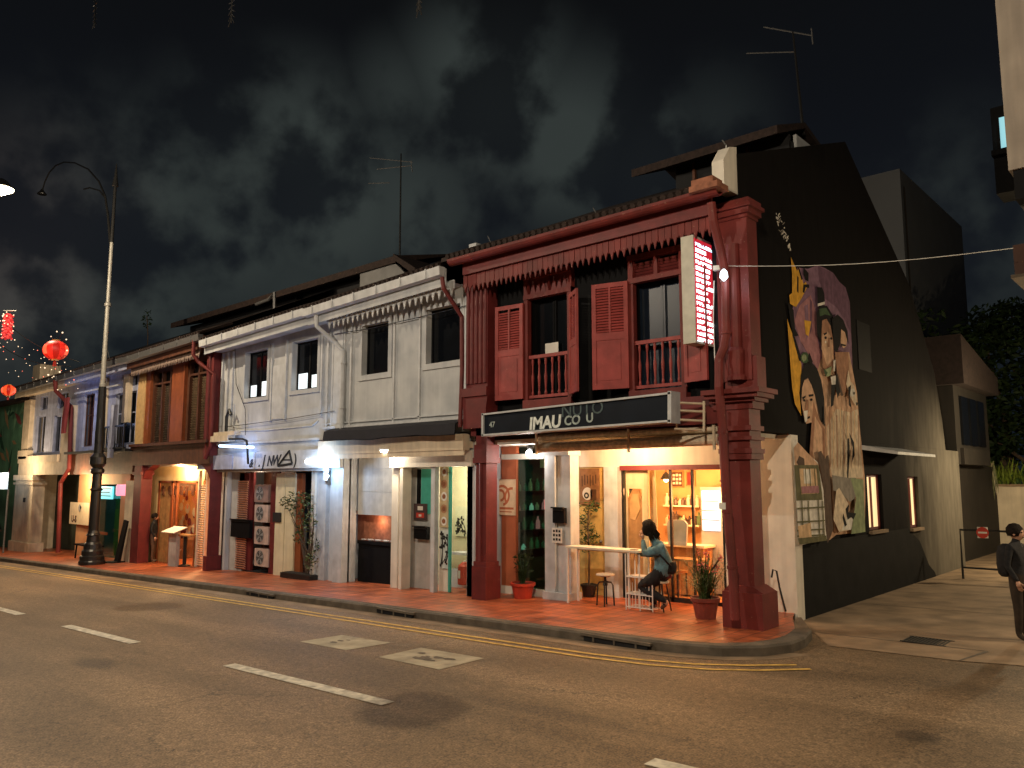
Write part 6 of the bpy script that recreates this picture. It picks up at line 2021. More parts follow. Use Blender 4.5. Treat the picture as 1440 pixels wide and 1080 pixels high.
# café furniture
o = thing('cafe_counter', (-8.1, 15.5, zfl(-8)), 'pale café counter seen through the corner window', 'counter')
mb = MB(); mb.box(-10.2, -8.4, 15.3, 15.7, zfl(-8), 1.1); mb.build('front', 'wood', o)
mb = MB(); mb.box(-10.25, -8.35, 15.25, 15.75, 1.1, 1.15); mb.build('top', 'palewood', o)
q0, q1 = at(934, 712, 16.0), at(984, 712, 16.0)
o = thing('wall_shelf', (q0.x, 16.0, q0.z), 'café wall shelf crowded with jars and bottles', 'shelf')
mb = MB()
for z in (1.5, q0.z): mb.box(q0.x, q1.x, 15.95, 16.19, z, z + .035)
mb.build('board', 'palewood', o)
rnd = random.Random(9)
jar_m = [mat('jar_dark', (.08, .05, .04), .3, .3, 9, 0), mat('jar_cream', (.7, .6, .45), .4, .2, 9, 0), mat('jar_red', (.45, .1, .06), .4, .2, 9, 0), mat('jar_green', (.12, .2, .1), .3, .2, 9, 0)]
for z in (1.535, q0.z + .035):
    for k in range(11):
        x = q0.x + .06 + (q1.x - q0.x - .12) * k / 10 + rnd.uniform(-.02, .02)
        h = rnd.uniform(.14, .3)
        mb = MB(); mb.lathe([(.05, 0), (.055, .01), (.055, h * .65), (.025, h * .8), (.025, h)], (x, 16.05, z), 8)
        tag(mb.build('bottle', rnd.choice(jar_m), loc=(x, 16.05, z)), 'small bottle or jar standing on the café wall shelf', 'bottle', 'bottles on the café shelf')
board('picture', 'picture', 'small dark framed picture on the café back wall above the counter', 952, 725, 962, 742, 16.17, 'brown', .03, None, None, 'wood')
o = thing('display_cabinet', (-6.9, 16.2, .2), 'cool lit drinks cabinet at the right of the café window', 'cabinet')
p0, p1 = at(986, 690, 15.7), at(1003, 740, 15.7)
mb = MB(); mb.box(p0.x - .05, p1.x + .2, 15.75, 16.15, zfl(-7), p0.z + .08); mb.build('body', 'fridge', o)
mb = MB(); mb.box(p0.x, p1.x + .15, 15.72, 15.75, p1.z - .1, p0.z); mb.build('door', E_['screen'], o)
mb = MB()
for k in range(3): mb.box(p0.x, p1.x + .15, 15.7, 15.72, p1.z + .12 + k * .2, p1.z + .14 + k * .2)
mb.build('shelf', 'metal', o)
c = at(953, 750, 14.9)
o = thing('cafe_chair', (c.x, 14.9, zfl(c.x)), 'grey backed chair behind the café glass', 'chair')
mb = MB(); mb.prism([(c.x - .22, c.z - .25), (c.x + .2, c.z - .25), (c.x + .24, c.z + .2), (c.x + .16, c.z + .28), (c.x - .2, c.z + .28), (c.x - .25, c.z + .2)], 'y', 14.88, 14.93); mb.build('backrest', 'grey', o)
mb = MB(); mb.box(c.x - .22, c.x + .22, 14.5, 14.9, .62, .67); mb.build('seat', 'wood', o)
for a, b_ in ((-.2, 14.52), (.2, 14.52), (-.2, 14.88), (.2, 14.88)):
    mb = MB(); mb.tube([(c.x + a, b_, .15), (c.x + a * .95, b_, .65)], .016, 6); mb.build('leg', 'blackmetal', o)
c = at(965, 775, 14.6)
o = thing('cafe_table', (c.x, 14.55, zfl(c.x)), 'small wooden table behind the café glass beside the potted palm', 'table')
mb = MB(); mb.box(c.x - .35, c.x + .35, 14.4, 14.85, .9, .94); mb.build('tabletop', 'wood', o)
for a, b_ in ((-.3, 14.45), (.3, 14.45), (-.3, 14.8), (.3, 14.8)):
    mb = MB(); mb.box(c.x + a - .02, c.x + a + .02, b_ - .02, b_ + .02, .15, .9); mb.build('leg', 'wood', o)

# ================================================================== AIR CONDITIONERS, CLIMBER
for k in range(4):
    p = at(369, 784 - k * 31 + (3 if k == 3 else 0), 12.9)
    lab = ('bottom air conditioner unit of the stack beside the striped louvre door', 'second air conditioner unit from the ground in the stack', 'third air conditioner unit from the ground in the stack', 'topmost dim air conditioner unit of the stack')[k]
    w, h = .78, .52
    o = thing('air_conditioner', (p.x, 13.0, p.z - h / 2), lab, 'air conditioner', 'stacked air conditioner units')
    mb = MB(); mb.wall(p.x - w / 2, p.x + w / 2, p.z - h / 2, p.z + h / 2, 12.86, 12.9, [])
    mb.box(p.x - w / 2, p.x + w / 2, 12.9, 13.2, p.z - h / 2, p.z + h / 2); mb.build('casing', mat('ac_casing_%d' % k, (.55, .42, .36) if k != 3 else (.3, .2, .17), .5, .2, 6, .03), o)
    mb = MB(); disc(mb, p.x - .08, p.z, .21, 12.855); mb.build('fan_recess', 'ink', o)
    mb = MB()
    for r in (.07, .12, .17, .21): disc(mb, p.x - .08, p.z, r, 12.845, 0, r - .012, 20)
    for a in range(5):
        t = a * 1.2566
        mb.face([(p.x - .08, 12.85, p.z), (p.x - .08 + .2 * math.cos(t), 12.85, p.z + .2 * math.sin(t)), (p.x - .08 + .2 * math.cos(t + .5), 12.85, p.z + .2 * math.sin(t + .5))])
    mb.build('fan_grille', 'grey', o)
mb = MB(); rnd = random.Random(21)
b0 = at(432, 805, 12.6)
cl_o = thing('climbing_plant', b0, 'tall climber with pale leaves over the cream doors of the plain white house', 'plant')
for (u, v) in ((405, 715), (415, 700), (432, 705), (438, 740), (425, 760), (440, 700), (410, 730)):
    p = at(u, v, 12.55)
    mid = b0.lerp(p, .55) + Vector((.15, 0, .1))
    mb.tube([b0 + Vector((rnd.uniform(-.05, .05), 0, 0)), mid, p], [.03, .018, .006], 6)
mb.build('stem', 'bark', cl_o)
mb = MB()
for (u, v, r) in ((402, 708, .22), (412, 702, .28), (422, 705, .3), (432, 712, .34), (415, 718, .22), (436, 735, .32), (424, 740, .26), (440, 765, .28), (420, 755, .2), (438, 790, .25), (432, 700, .25)):
    leaves(mb, at(u, v, 12.55), (r, .15, r), 60, .055, (0, 0, 1, 2), 1, rnd)
mb.build('foliage', ['leafdry', 'leaf', 'leafdark'], cl_o)
p = at(420, 806, 12.6)
o = thing('planter_trough', (p.x, 12.6, zfl(p.x)), 'low dark planter trough at the foot of the climber', 'planter')
mb = MB(); mb.box(p.x - .7, p.x + .75, 12.45, 12.8, zfl(p.x), zfl(p.x) + .14); mb.build('trough', 'blackmetal', o)
mb = MB(); mb.box(p.x - .66, p.x + .71, 12.48, 12.77, zfl(p.x) + .14, zfl(p.x) + .15); mb.build('soil', 'soil', o)

# ================================================================== LEFT END: restaurant things, bench, sign boards
p = at(258, 752, 12.65)
o = thing('standing_table', (p.x, 12.65, zfl(p.x)), 'tall table on a dark central post at the glowing restaurant entrance', 'table')
mb = MB(); mb.box(p.x - .5, p.x + .6, 12.5, 12.85, p.z - .03, p.z + .01); mb.build('tabletop', 'wood', o)
mb = MB(); mb.lathe([(.2, 0), (.2, .04), (.06, .08), (.06, p.z - .05 - zfl(p.x))], (p.x + .1, 12.68, zfl(p.x)), 10); mb.build('leg', 'blackmetal', o)
o = thing('menu_stand', (p.x - .5, 12.5, zfl(p.x)), 'open white menu on a grey lectern at the restaurant entrance', 'menu stand')
mb = MB(); q = at(245, 745, 12.5); mb.obox((q.x, 12.5, q.z), .95, .5, .03, 0, 0, .35); mb.build('menu', 'paper', o)
mb = MB(); mb.box(q.x - .25, q.x + .3, 12.45, 12.58, zfl(q.x), q.z - .05); mb.build('stand', 'lgrey', o)
o = thing('hanging_print', tuple(at(262, 700, 13.7)), 'large pale floral wall hanging inside the restaurant', 'wall hanging')
mb = MB(); a, b_ = at(252, 690, 13.7), at(276, 760, 13.7); mb.box(a.x, b_.x, 13.7, 13.73, b_.z, a.z); mb.build('cloth', 'peach', o)
mb = MB(); rnd = random.Random(8)
for i in range(26): disc(mb, rnd.uniform(a.x + .15, b_.x - .15), rnd.uniform(b_.z + .1, a.z - .1), rnd.uniform(.06, .2), 13.695 - i * .0008, i % 3, 0, 9)
mb.build('print', ['maroon', 'creamw', mat('print_rose', (.7, .3, .22), .7, .2, 6, 0)], o)
mb = MB(); q = at(228, 689, 12.9)
for i, u in enumerate((229, 238, 246, 254, 262, 270)):
    q = at(u, 690, 12.9); s = .17
    mb.box(q.x - s * .5, q.x + s * .5, 12.91, 12.95, q.z + .1, q.z + .17); mb.box(q.x - .03, q.x + .03, 12.91, 12.95, q.z - .17, q.z + .1)
    mb.box(q.x - s * .6, q.x - s * .6 + .06, 12.91, 12.95, q.z - .17 + .05 * (i % 2), q.z + .12)
    if i % 2: mb.box(q.x + s * .3, q.x + s * .3 + .06, 12.91, 12.95, q.z - .15, q.z + .1); mb.box(q.x - s * .5, q.x + s * .5, 12.905, 12.95, q.z - .04, q.z + .02)
tag(mb.build('sign_lettering', 'brown', loc=q), 'row of brown cut out characters over the restaurant door', 'sign')
o = board('wall_sign', 'sign', 'pale wall sign with dark emblem and letters on the peach wall beside the lamp post', 99, 706, 124, 739, 12.6, mat('pale_sign', (.78, .66, .45), .6, .1, 6, 0), .03, None)
mb = MB()
p, q = at(99, 706, 12.58), at(124, 739, 12.58)
w, h = q.x - p.x, p.z - q.z
disc(mb, p.x + w * .5, q.z + h * .75, h * .17, 12.59, 0); disc(mb, p.x + w * .55, q.z + h * .78, h * .08, 12.585, 1)
text(mb, 'U-S', (p.x + w * .1, 12.59, q.z + h * .1), (1, 0, 0), (0, 0, 1), h * .42, .003, 2, 0, .01)
mb.build('lettering', ['grey', 'ink', 'brown'], o)
a, b_ = at(138, 684, 12.6), at(157, 702, 12.6)
o = thing('lit_sign', tuple(a), 'small teal lit sign in the blue house shop window', 'sign')
mb = MB(); mb.box(a.x, b_.x, 12.6, 12.66, b_.z, a.z); mb.build('panel', E_['tealsign'], o)
mb = MB()
for k in range(3): mb.box(a.x + .1, b_.x - .1 - .12 * (k % 2), 12.595, 12.6, b_.z + .1 + k * .14, b_.z + .14 + k * .14)
mb.build('print', 'ink', o)
o = thing('lit_sign', tuple(at(172, 692, 12.5)), 'small pink lit cylinder sign on the peach pillar of the blue house', 'sign')
c = at(172, 697, 12.45); mb = MB(); mb.lathe([(.2, 0), (.23, .05), (.23, .36), (.2, .42)], c, 14); mb.build('lamp_shade', E_['pinksign'], o)
c = Vector((at(122, 780, 12.1).x, 12.1, zfl(-33.5)))
o = thing('bench', c, 'dark bench on the pavement behind the ornate lamp post', 'bench')
mb = MB(); mb.box(c.x - 1.0, c.x + 1.0, 11.95, 12.35, c.z + .5, c.z + .56); mb.build('seat', 'black', o)
for a in (-.9, .9):
    for b_ in (12.0, 12.3):
        mb = MB(); mb.tube([(c.x + a, b_, c.z), (c.x + a * .9, b_, c.z + .5)], .035, 6); mb.build('leg', 'black', o)
mb = MB(); mb.box(c.x - .9, c.x + 1.0, 12.4, 12.45, c.z + .95, c.z + 1.05); mb.build('backrest', 'orangewood', o)
c = Vector((at(172, 785, 12.2).x, 12.2, zfl(-30.7)))
o = thing('folded_signboard', c, 'narrow black folded signboard leaning by the cream pillar', 'signboard')
mb = MB(); mb.raw([(c.x - .25, 12.0, c.z), (c.x + .1, 12.0, c.z), (c.x + .35, 12.15, c.z + 1.5), (c.x + .05, 12.15, c.z + 1.55), (c.x - .25, 12.1, c.z), (c.x + .1, 12.1, c.z), (c.x + .35, 12.22, c.z + 1.5), (c.x + .05, 12.22, c.z + 1.55)],
   [(0, 1, 2, 3), (7, 6, 5, 4), (0, 4, 5, 1), (1, 5, 6, 2), (2, 6, 7, 3), (3, 7, 4, 0)]); mb.build('board', 'black', o)
mb = MB(); mb.obox((c.x - .15, 11.95, c.z + .03), .6, .5, .05, .3); mb.build('base', 'black', o)
c = at(6, 780, 11.2)
o = thing('street_sign', (c.x, 11.2, zfl(c.x)), 'pale blue lit sign panel on a thin pole at the far left', 'sign')
a, b_ = at(-14, 665, 11.2), at(9, 688, 11.2)
mb = MB(); mb.box(a.x, b_.x, 11.15, 11.25, b_.z, a.z); mb.build('panel', E_['busstop'], o)
mb = MB(); mb.tube([(b_.x - .15, 11.3, zfl(c.x)), (b_.x - .1, 11.3, b_.z)], .04, 8); mb.build('pole', 'metal', o)
for u, v, m_, lab in ((92, 600, 'red', 'red cloth hanging on the balcony of the blue house'), (152, 610, 'bluegrey', 'pale blue cloth hanging on the blue house balcony behind the lamp post')):
    a = at(u, v - 40, 12.0) if m_ == 'red' else at(u + 6, v - 40, 12.0)
    mb = MB(); n = 8; wd = .55; ln = 1.5 if m_ == 'red' else 2.0
    for i in range(n):
        for k in range(6):
            f_ = lambda i, k: (a.x + wd * i / n - .1 * k / 6, 11.95 + .05 * math.sin(i * 1.7 + k * .3), a.z - ln * k / 6)
            mb.face([f_(i, k + 1), f_(i + 1, k + 1), f_(i + 1, k), f_(i, k)])
    tag(mb.build('hanging_cloth', m_, loc=a), lab, 'cloth')

# ================================================================== ORNATE LAMP POST
zb = zg(-30.5) + .15
lx, ly = at(129, 790, 11.2).x, 11.2
o = thing('street_lamp', (lx, ly, zb), 'tall ornate lamp post with black fluted base and curled arm on the far pavement', 'street lamp')
mb = MB()
mb.lathe([(.43, 0), (.43, .12), (.4, .16), (.4, .3), (.35, .34), (.35, .48), (.3, .55), (.28, .72), (.22, .8), (.2, 1.0), (.24, 1.04), (.2, 1.1), (.17, 1.2), (.17, 2.6), (.22, 2.64), (.17, 2.7), (.16, 2.9), (.16, 3.2), (.23, 3.26), (.23, 3.36), (.17, 3.42), (.27, 3.56), (.27, 3.8), (.16, 3.95), (.15, 5.2)], (lx, ly, zb), 20)
mb.build('base', 'blackmetal', o)
ztop = at(157, 235, ly).z; zmid = at(149, 345, ly).z; zblk = at(139, 545, ly).z
mb = MB(); mb.lathe([(.15, 0), (.13, zblk - zb - 5.2)], (lx, ly, zb + 5.2), 14); mb.build('lower_post', 'blackmetal', o)
mb = MB(); mb.lathe([(.115, 0), (.115, .1), (.09, .14), (.075, (zmid - zblk) * .55), (.12, (zmid - zblk) * .555), (.12, (zmid - zblk) * .57), (.068, (zmid - zblk) * .58), (.062, zmid - zblk)], (lx, ly, zblk), 14); mb.build('upper_post', 'pole', o)
mb = MB(); mb.lathe([(.065, 0), (.055, ztop - zmid - .9), (.12, ztop - zmid - .88), (.07, ztop - zmid - .6), (.015, ztop - zmid)], (lx, ly, zmid), 12); mb.build('finial', 'blackmetal', o)
mb = MB()
pts = [at(u, v, ly) for u, v in ((151, 345), (151.5, 300), (148, 276), (139, 255), (124, 238), (105, 229), (90, 228), (78, 233), (69, 243), (63, 256), (60, 266))]
pts[0].x = lx - .12
mb.tube(pts, [.05, .045, .04, .035, .035, .03, .03, .03, .028, .028, .028], 8)
q = [at(u, v, ly) for u, v in ((149, 280), (140, 268), (126, 264), (118, 266))]
mb.tube(q, .03, 6)
mb.build('arm', 'blackmetal', o)
c = at(59, 272, ly)
mb = MB(); mb.lathe([(.05, .2), (.08, .12), (.2, -.02), (.19, -.05)], c, 14); mb.build('lamp_shade', 'blackmetal', o)

# ================================================================== LANTERNS AND FAIRY LIGHTS
def lantern(name, c, r, lab, m, group='red street lanterns'):
    o = thing(name, c, lab, 'lantern', group)
    mb = MB(); c = Vector(c)
    n, k = 24, 10
    base = len(mb.v)
    for i in range(k + 1):
        th = math.pi * (.1 + .8 * i / k)
        for q in range(n):
            ph = 2 * math.pi * q / n
            rr = r * math.sin(th) * (1 - .035 * (q % 2))
            mb.v.append((c.x + rr * math.cos(ph), c.y + rr * math.sin(ph), c.z + r * .84 * math.cos(th)))
    for i in range(k):
        for q in range(n):
            a = base + i * n
            mb.f.append((a + q, a + n + q, a + n + (q + 1) % n, a + (q + 1) % n)); mb.m.append((q // 2) % 2 + (2 if (q // 2) % 4 == 1 and 2 < i < 7 else 0))
    mb.build('paper_shade', [m, E_['lanternrib'], m, E_['lanternglow']] if m != M['redink'] else [m] * 4, o, smooth=True)
    mb = MB(); mb.lathe([(r * .3, -.05), (r * .32, .03)], c + Vector((0, 0, r * .8)), 14); mb.lathe([(r * .3, -.03), (r * .32, .05)], c - Vector((0, 0, r * .8)), 14); mb.build('cap', mat('gold_cap_' + str(len(bpy.data.materials)), (.5, .3, .08), .4, .2, 9, 0), o)
    mb = MB()
    for q in range(6):
        a = q * 1.047
        mb.tube([c + Vector((.05 * r * math.cos(a), .05 * r * math.sin(a), -r * .82)), c + Vector((.12 * r * math.cos(a), .12 * r * math.sin(a), -r * 1.4))], .012, 4)
    mb.build('tassel', 'redink', o)
    return o

sh = atg(210, 853)                                        # shadow of the lantern falls here
lsrc = Vector((LH.x, LH.y, LH.z - .24))
d = (sh - lsrc)
best = min(((lsrc + d * (t / 400)) for t in range(100, 380)), key=lambda p: abs((lambda r_: CX + F * (p - EYEP).dot(RT) / (p - EYEP).dot(FW) - 61)(0)) + abs(CY - F * (p - EYEP).dot(UP) / (p - EYEP).dot(FW) - 493))
lantern('lantern', best, .31, 'big round red lit lantern hanging left of the lamp post', E_['lantern'])
c2 = at(12, 549, 9.5)
lantern('lantern', c2, .26, 'small orange red lit lantern low at the left edge near the end roof', E_['lanternhot'])
l1 = Vector((-1.5, 1.5, 8.86)); s1 = atg(580, 998); 
lantern('lantern', l1.lerp(s1, .33), .21, 'red lantern hung above the road just over the top of the view', M['redink'])
light('POINT', 'lantern_light', tuple(best + Vector((0, -.7, -.3))), 12, (1, .2, .08), .3)
o = thing('firecracker_lantern', tuple(at(12, 460, 8)), 'hanging red firecracker string lantern above the left edge', 'lantern')
a, b_ = at(12, 444, 8), at(12, 474, 8)
mb = MB()
for k in range(9):
    z = b_.z + (a.z - b_.z) * k / 8
    for q in range(4):
        t = q * 1.57 + k * .5
        mb.tube([(a.x + .04 * math.cos(t), 8 + .04 * math.sin(t), z + .05), (a.x + .16 * math.cos(t), 8 + .16 * math.sin(t), z - .04)], .035, 6)
mb.build('crackers', emit('cracker_red', (1, .06, .06), .35), o)
mb = MB(); rnd = random.Random(6)
for i in range(22): mb.ball((a.x + rnd.uniform(-.28, .28), 8 + rnd.uniform(-.2, .2), rnd.uniform(b_.z - .1, a.z + .15)), .02, 6)
mb.build('fairy_bulb', E_['fairy'], o)
mb = MB(); mb.tube([at(5, 437, 8), at(22, 437, 8)], .02, 5); mb.build('hook_bar', 'whitemetal', o)
for name, A, B, lab in (('a', at(-20, 425, 8), at(112, 509, 9), 'thin dark wire carrying the red lanterns'), ('b', at(-20, 470, 8.5), at(100, 515, 9.5), 'lower thin dark wire with small bulbs near the lanterns')):
    o = thing('lantern_wire', A, lab, 'wire')
    mb = MB(); pts = [A.lerp(B, t / 12) - Vector((0, 0, .35 * math.sin(math.pi * t / 12))) for t in range(13)]; mb.tube(pts, .012, 5); mb.build('wire', 'blackmetal', o)
    mb = MB(); mr = MB()
    for i in range(26):
        p = pts[0].lerp(pts[-1], i / 25) - Vector((0, 0, .35 * math.sin(math.pi * i / 25) + rnd.uniform(.05, .9)))
        (mb if i % 3 else mr).ball(p, rnd.uniform(.009, .018), 6)
    mb.build('fairy_bulb', E_['fairy'], o); mr.build('fairy_bulb', E_['fairyred'], o)
o = thing('fairy_lights', tuple(best), 'sprinkle of tiny warm bulbs hanging round the big red lantern', 'fairy lights')
mb = MB(); mw_ = MB()
for i in range(12):
    a = i * .5236
    p = best + Vector((math.cos(a) * .85, 0, math.sin(a) * .6 - .1))
    mb.ball(p, rnd.uniform(.014, .024), 6)
    mw_.tube([best + Vector((math.cos(a) * .4, 0, math.sin(a) * .35)), p], .005, 4)
mb.build('fairy_bulb', E_['fairy'], o); mw_.build('wire', 'blackmetal', o)
for u, v, sz in ((135, 8, 1), (327, 8, .8), (590, 2, .4)):
    y = 6.0
    c = at(u, v - 40, y)
    o = thing('hanging_ornament', c, {135: 'feathery dark ornament hanging in at the upper left of the sky', 327: 'small dark ornament hanging in at the top of the sky', 590: 'tip of a tiny hanging ornament at the top centre of the sky'}[u], 'ornament', 'hanging street ornaments')
    e_ = at(u - 2 * sz, v + 30 * sz, y)
    mb = MB(); mb.tube([c, e_], .012, 5)
    for k in range(7):
        p = c.lerp(e_, .4 + .08 * k)
        for q in (-1, 1): mb.tube([p, p + Vector((q * .12 * sz, 0, .1 - .04 * k))], .008, 4)
    mb.build('stem', 'blackmetal', o)

# ================================================================== AERIALS ON THE ROOFS
def aerial(base, top, lab, bars, y):
    o = thing('tv_aerial', base, lab, 'aerial')
    mb = MB(); mb.tube([base, top], [.035, .022], 6); mb.build('mast', 'blackmetal', o)
    mb = MB()
    for (u0, v0, u1, v1), nn in bars:
        a, b_ = at(u0, v0, y), at(u1, v1, y)
        mb.tube([a, b_], .014, 5)
        for i in range(nn):
            p = a.lerp(b_, (i + .5) / nn)
            mb.tube([p - Vector((.0, .35, .05)), p + Vector((.0, .35, .05))], .009, 4)
    mb.build('antenna', 'metal', o)
aerial(at(562, 372, 16.5), at(564, 216, 16.5), 'tall television aerial with three arms on the white house roof', [((520, 222, 580, 228), 0), ((530, 238, 578, 233), 0), ((518, 258, 548, 257), 0), ((578, 226, 580, 242), 0)], 16.5)
aerial(at(1130, 190, 16.5), at(1115, 45, 16.5), 'faint television aerial on the corner house roof', [((1074, 38, 1142, 50), 0), ((1050, 75, 1118, 73), 0), ((1141, 40, 1143, 62), 0)], 16.5)
for u, v, y, lab in ((838, 300, 13.0, 'small bent wire hook on the red roof edge'), (690, 340, 12.5, 'short thin wire mast on the red roof'), (1020, 205, 12.3, 'thin spike on the parapet of the red house'), (155, 500, 12.0, 'thin spike aerial on the far roof')):
    b_ = at(u, v + 14, y); t_ = at(u - 4, v - 8, y)
    mb = MB(); mb.tube([b_, b_.lerp(t_, .6) + Vector((.05, 0, 0)), t_], .012, 5)
    tag(mb.build('roof_wire', 'metal', loc=b_), lab, 'wire')
c = at(208, 470, 17)
o = thing('roof_plant', c, 'small dark weed growing on the far roof ridge', 'plant')
mb = MB(); mb.tube([c + Vector((.1, 0, -1.6)), c, c + Vector((-.1, 0, .4)), c + Vector((-.25, 0, 1.0))], .025, 5); mb.build('stem', 'bark', o)
mb = MB(); leaves(mb, c + Vector((-.2, 0, .8)), (.3, .2, .55), 60, .1, (0,), 1, rnd); mb.build('foliage', 'leafdark', o)

# ================================================================== SIDE LANE
# building at the right edge
o = thing('corner_building', (0, 15, 0), 'beige walled building with overhanging upper storey at the right edge', 'building')
xr = at(1404, 60, 13.5).x
zlow = at(1426, 238, 13.5).z
mb = MB(); mb.box(xr, 8, 13.5, 20, zlow, 14); mb.build('upper_wall', 'shell', o)
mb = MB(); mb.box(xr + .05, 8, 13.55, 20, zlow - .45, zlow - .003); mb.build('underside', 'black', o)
mb = MB(); mb.box(.3, 8, 16.0, 20, -.2, zlow - .45); mb.build('lower_wall', 'brownblock', o)
w0, w1 = at(1399, 166, 20.5), at(1424, 206, 20.5)
mb = MB(); mb.box(w0.x - .1, w1.x + 2, 20.6, 21.4, w1.z - 1, w0.z + .3); mb.build('rear_bay', 'black', o)
mb = MB(); mb.box(w0.x, w1.x + 1, 20.55, 20.6, w1.z, w0.z); wo = mb.build('window', E_['cyanwin'], o)
mb = MB()
for k in (0, .22, .3): mb.box(w0.x + k, w0.x + k + .07, 20.5, 20.55, w1.z, w0.z - (.25 if k else 0))
mb.box(w0.x - .1, w1.x + 1, 20.35, 20.55, w1.z - .16, w1.z - .03); mb.build('frame', 'black', wo)
a, b_ = at(1424, 345, 14.5), at(1440, 385, 14.5)
mb = MB(); mb.box(a.x, 4, 14.5, 15.9, b_.z, a.z); mb.build('balcony', mat('brown_balcony', (.06, .028, .02), .8, .2, 3, .05), o)
mb = MB(); mb.box(a.x - .05, 4, 14.45, 15.95, b_.z - .05, b_.z); mb.build('ledge', 'brownblock', o)

# tall blocks behind
o = thing('apartment_block', (-11, 40, 0), 'tall plain grey block rising behind the black mural wall', 'building')
P = [at(1190, 250, 40), at(1265, 237, 40)]
mb = MB(); mb.box(P[0].x, P[1].x, 40, 52, 0, P[1].z); mb.build('wall', 'greyblock', o)
mb = MB(); mb.box(P[0].x + .8, P[1].x - .05, 39.9, 40.0, 11.7, 12.2); mb.box(P[0].x + .5, P[1].x, 39.85, 40, 9.0, 9.2); mb.build('ledge', 'brownblock', o)
o = thing('apartment_block', (-8, 46, 0), 'dim brown block with dark balconies behind the grey block', 'building')
Q0, Q1 = at(1266, 290, 52), at(1333, 340, 58)
mb = MB()
mb.raw([(P[1].x + .05, 40.3, 0), (Q1.x, 58, 0), (Q1.x - 8, 60, 0), (P[1].x - 4, 56, 0), (P[1].x + .05, 40.3, at(1268, 262, 40.3).z), (Q1.x, 58, at(1333, 345, 58).z), (Q1.x - 8, 60, 18), (P[1].x - 4, 56, 18)],
       [(0, 1, 5, 4), (1, 2, 6, 5), (2, 3, 7, 6), (3, 0, 4, 7), (4, 5, 6, 7)])
mb.build('wall', 'brownblock', o)
mb = MB()
for k in range(4):
    q = at(1322, 365 + k * 26, 55)
    mb.box(q.x - .5, q.x + .9, 54, 55.2, q.z - .5, q.z)
mb.build('balcony', 'dark', o)

# annexe and neighbour at the end of the black wall
o = thing('lane_house', (-6.6, 29, 0), 'small lane house with an overhanging upper bay behind the black wall', 'house')
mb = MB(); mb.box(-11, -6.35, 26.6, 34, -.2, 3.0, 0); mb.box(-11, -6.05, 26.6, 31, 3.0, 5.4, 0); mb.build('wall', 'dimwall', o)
mb = MB(); mb.prism([(26.4, 5.4), (31.2, 5.4), (31.2, 6.0), (26.4, 6.9)], 'x', -11, -5.7); mb.build('roof', 'roofdark', o)
mb = MB(); mb.box(-6.05, -5.95, 27.0, 30.5, 3.0, 3.5); mb.build('bay_sill', 'dimwall', o)
mb = MB()
for y in (27.2, 28.3, 29.4): mb.box(-6.05, -5.98, y, y + .8, 3.6, 5.1)
mb.build('window', 'darkglass', o)
o = thing('lane_gate', (-7, 33, 0), 'dark teal board gate at the end of the side lane', 'gate')
a, b_ = at(1357, 665, 33), at(1391, 765, 33)
mb = MB()
n = 9
for i in range(n):
    x = a.x + (b_.x - a.x) * i / n
    mb.box(x, x + (b_.x - a.x) / n - .02, 33 - .03 * (i % 2), 33.06, .1, 2.75)
mb.build('board_panel', mat('dark_teal_board', (.035, .12, .11), .7, .3, 4, .1, streak=.3), o)
mb = MB(); mb.box(a.x - .1, b_.x + .05, 32.94, 33.1, 2.75, 2.85); mb.box(a.x - .1, a.x, 32.94, 33.1, 0, 2.75); mb.build('gate_frame', 'black', o)
o = thing('boundary_wall', (-5, 34, 0), 'cream boundary wall lit at the end of the side lane', 'wall')
mb = MB(); mb.box(b_.x + .06, 6, 33.2, 33.5, 0, at(1392, 684, 33).z); mb.build('wall', 'creamwall', o)
mb = MB(); mb.box(b_.x + .02, 6, 33.15, 33.55, at(1392, 684, 33).z, at(1392, 684, 33).z + .08); mb.build('coping', 'concrete', o)

# hanging greenery over the wall, trees behind
rnd = random.Random(15)
o = thing('trailing_plant', tuple(at(1385, 670, 33)), 'pale trailing plant spilling over the teal gate', 'plant')
mb = MB()
for i in range(150):
    p = at(rnd.uniform(1360, 1398), rnd.uniform(648, 672), 32.8)
    blade(mb, p, p + Vector((rnd.uniform(-.15, .15), rnd.uniform(-.3, 0), -rnd.uniform(.3, 1.1))), .035, .06, rnd.choice((0, 1)))
mb.build('foliage', ['leafdry', mat('pale_leaf', (.4, .36, .22), .6, .3, 6, 0)], o)
o = thing('hedge_plant', tuple(at(1415, 672, 33)), 'bright lime green plants along the top of the cream wall', 'plant')
mb = MB()
for i in range(260):
    p = at(rnd.uniform(1385, 1470), rnd.uniform(672, 686), 33.3)
    blade(mb, p, p + Vector((rnd.uniform(-.35, .35), rnd.uniform(-.3, .2), rnd.uniform(.2, .8))), .04, .08, rnd.choice((0, 0, 1)))
mb.build('foliage', ['leaflime', 'leaf'], o)
def tree(base, tops, lab, m, n, sz):
    o = thing('tree', base, lab, 'tree', 'trees behind the lane wall')
    mb = MB(); base = Vector(base)
    for c, r in tops:
        c = Vector(c)
        mb.tube([base, base.lerp(c, .5) + Vector((.2, 0, .3)), c], [.22, .14, .04], 7)
    mb.build('trunk', 'bark', o)
    mb = MB()
    for c, r in tops:
        for q in range(7):
            d = Vector((rnd.gauss(0, 1), rnd.gauss(0, 1), rnd.gauss(0, .8))).normalized() * r * rnd.uniform(.3, .85)
            leaves(mb, Vector(c) + d, (r * .42, r * .42, r * .32), n, sz, (0, 0, 1), 1, rnd)
    mb.build('crown', m, o)
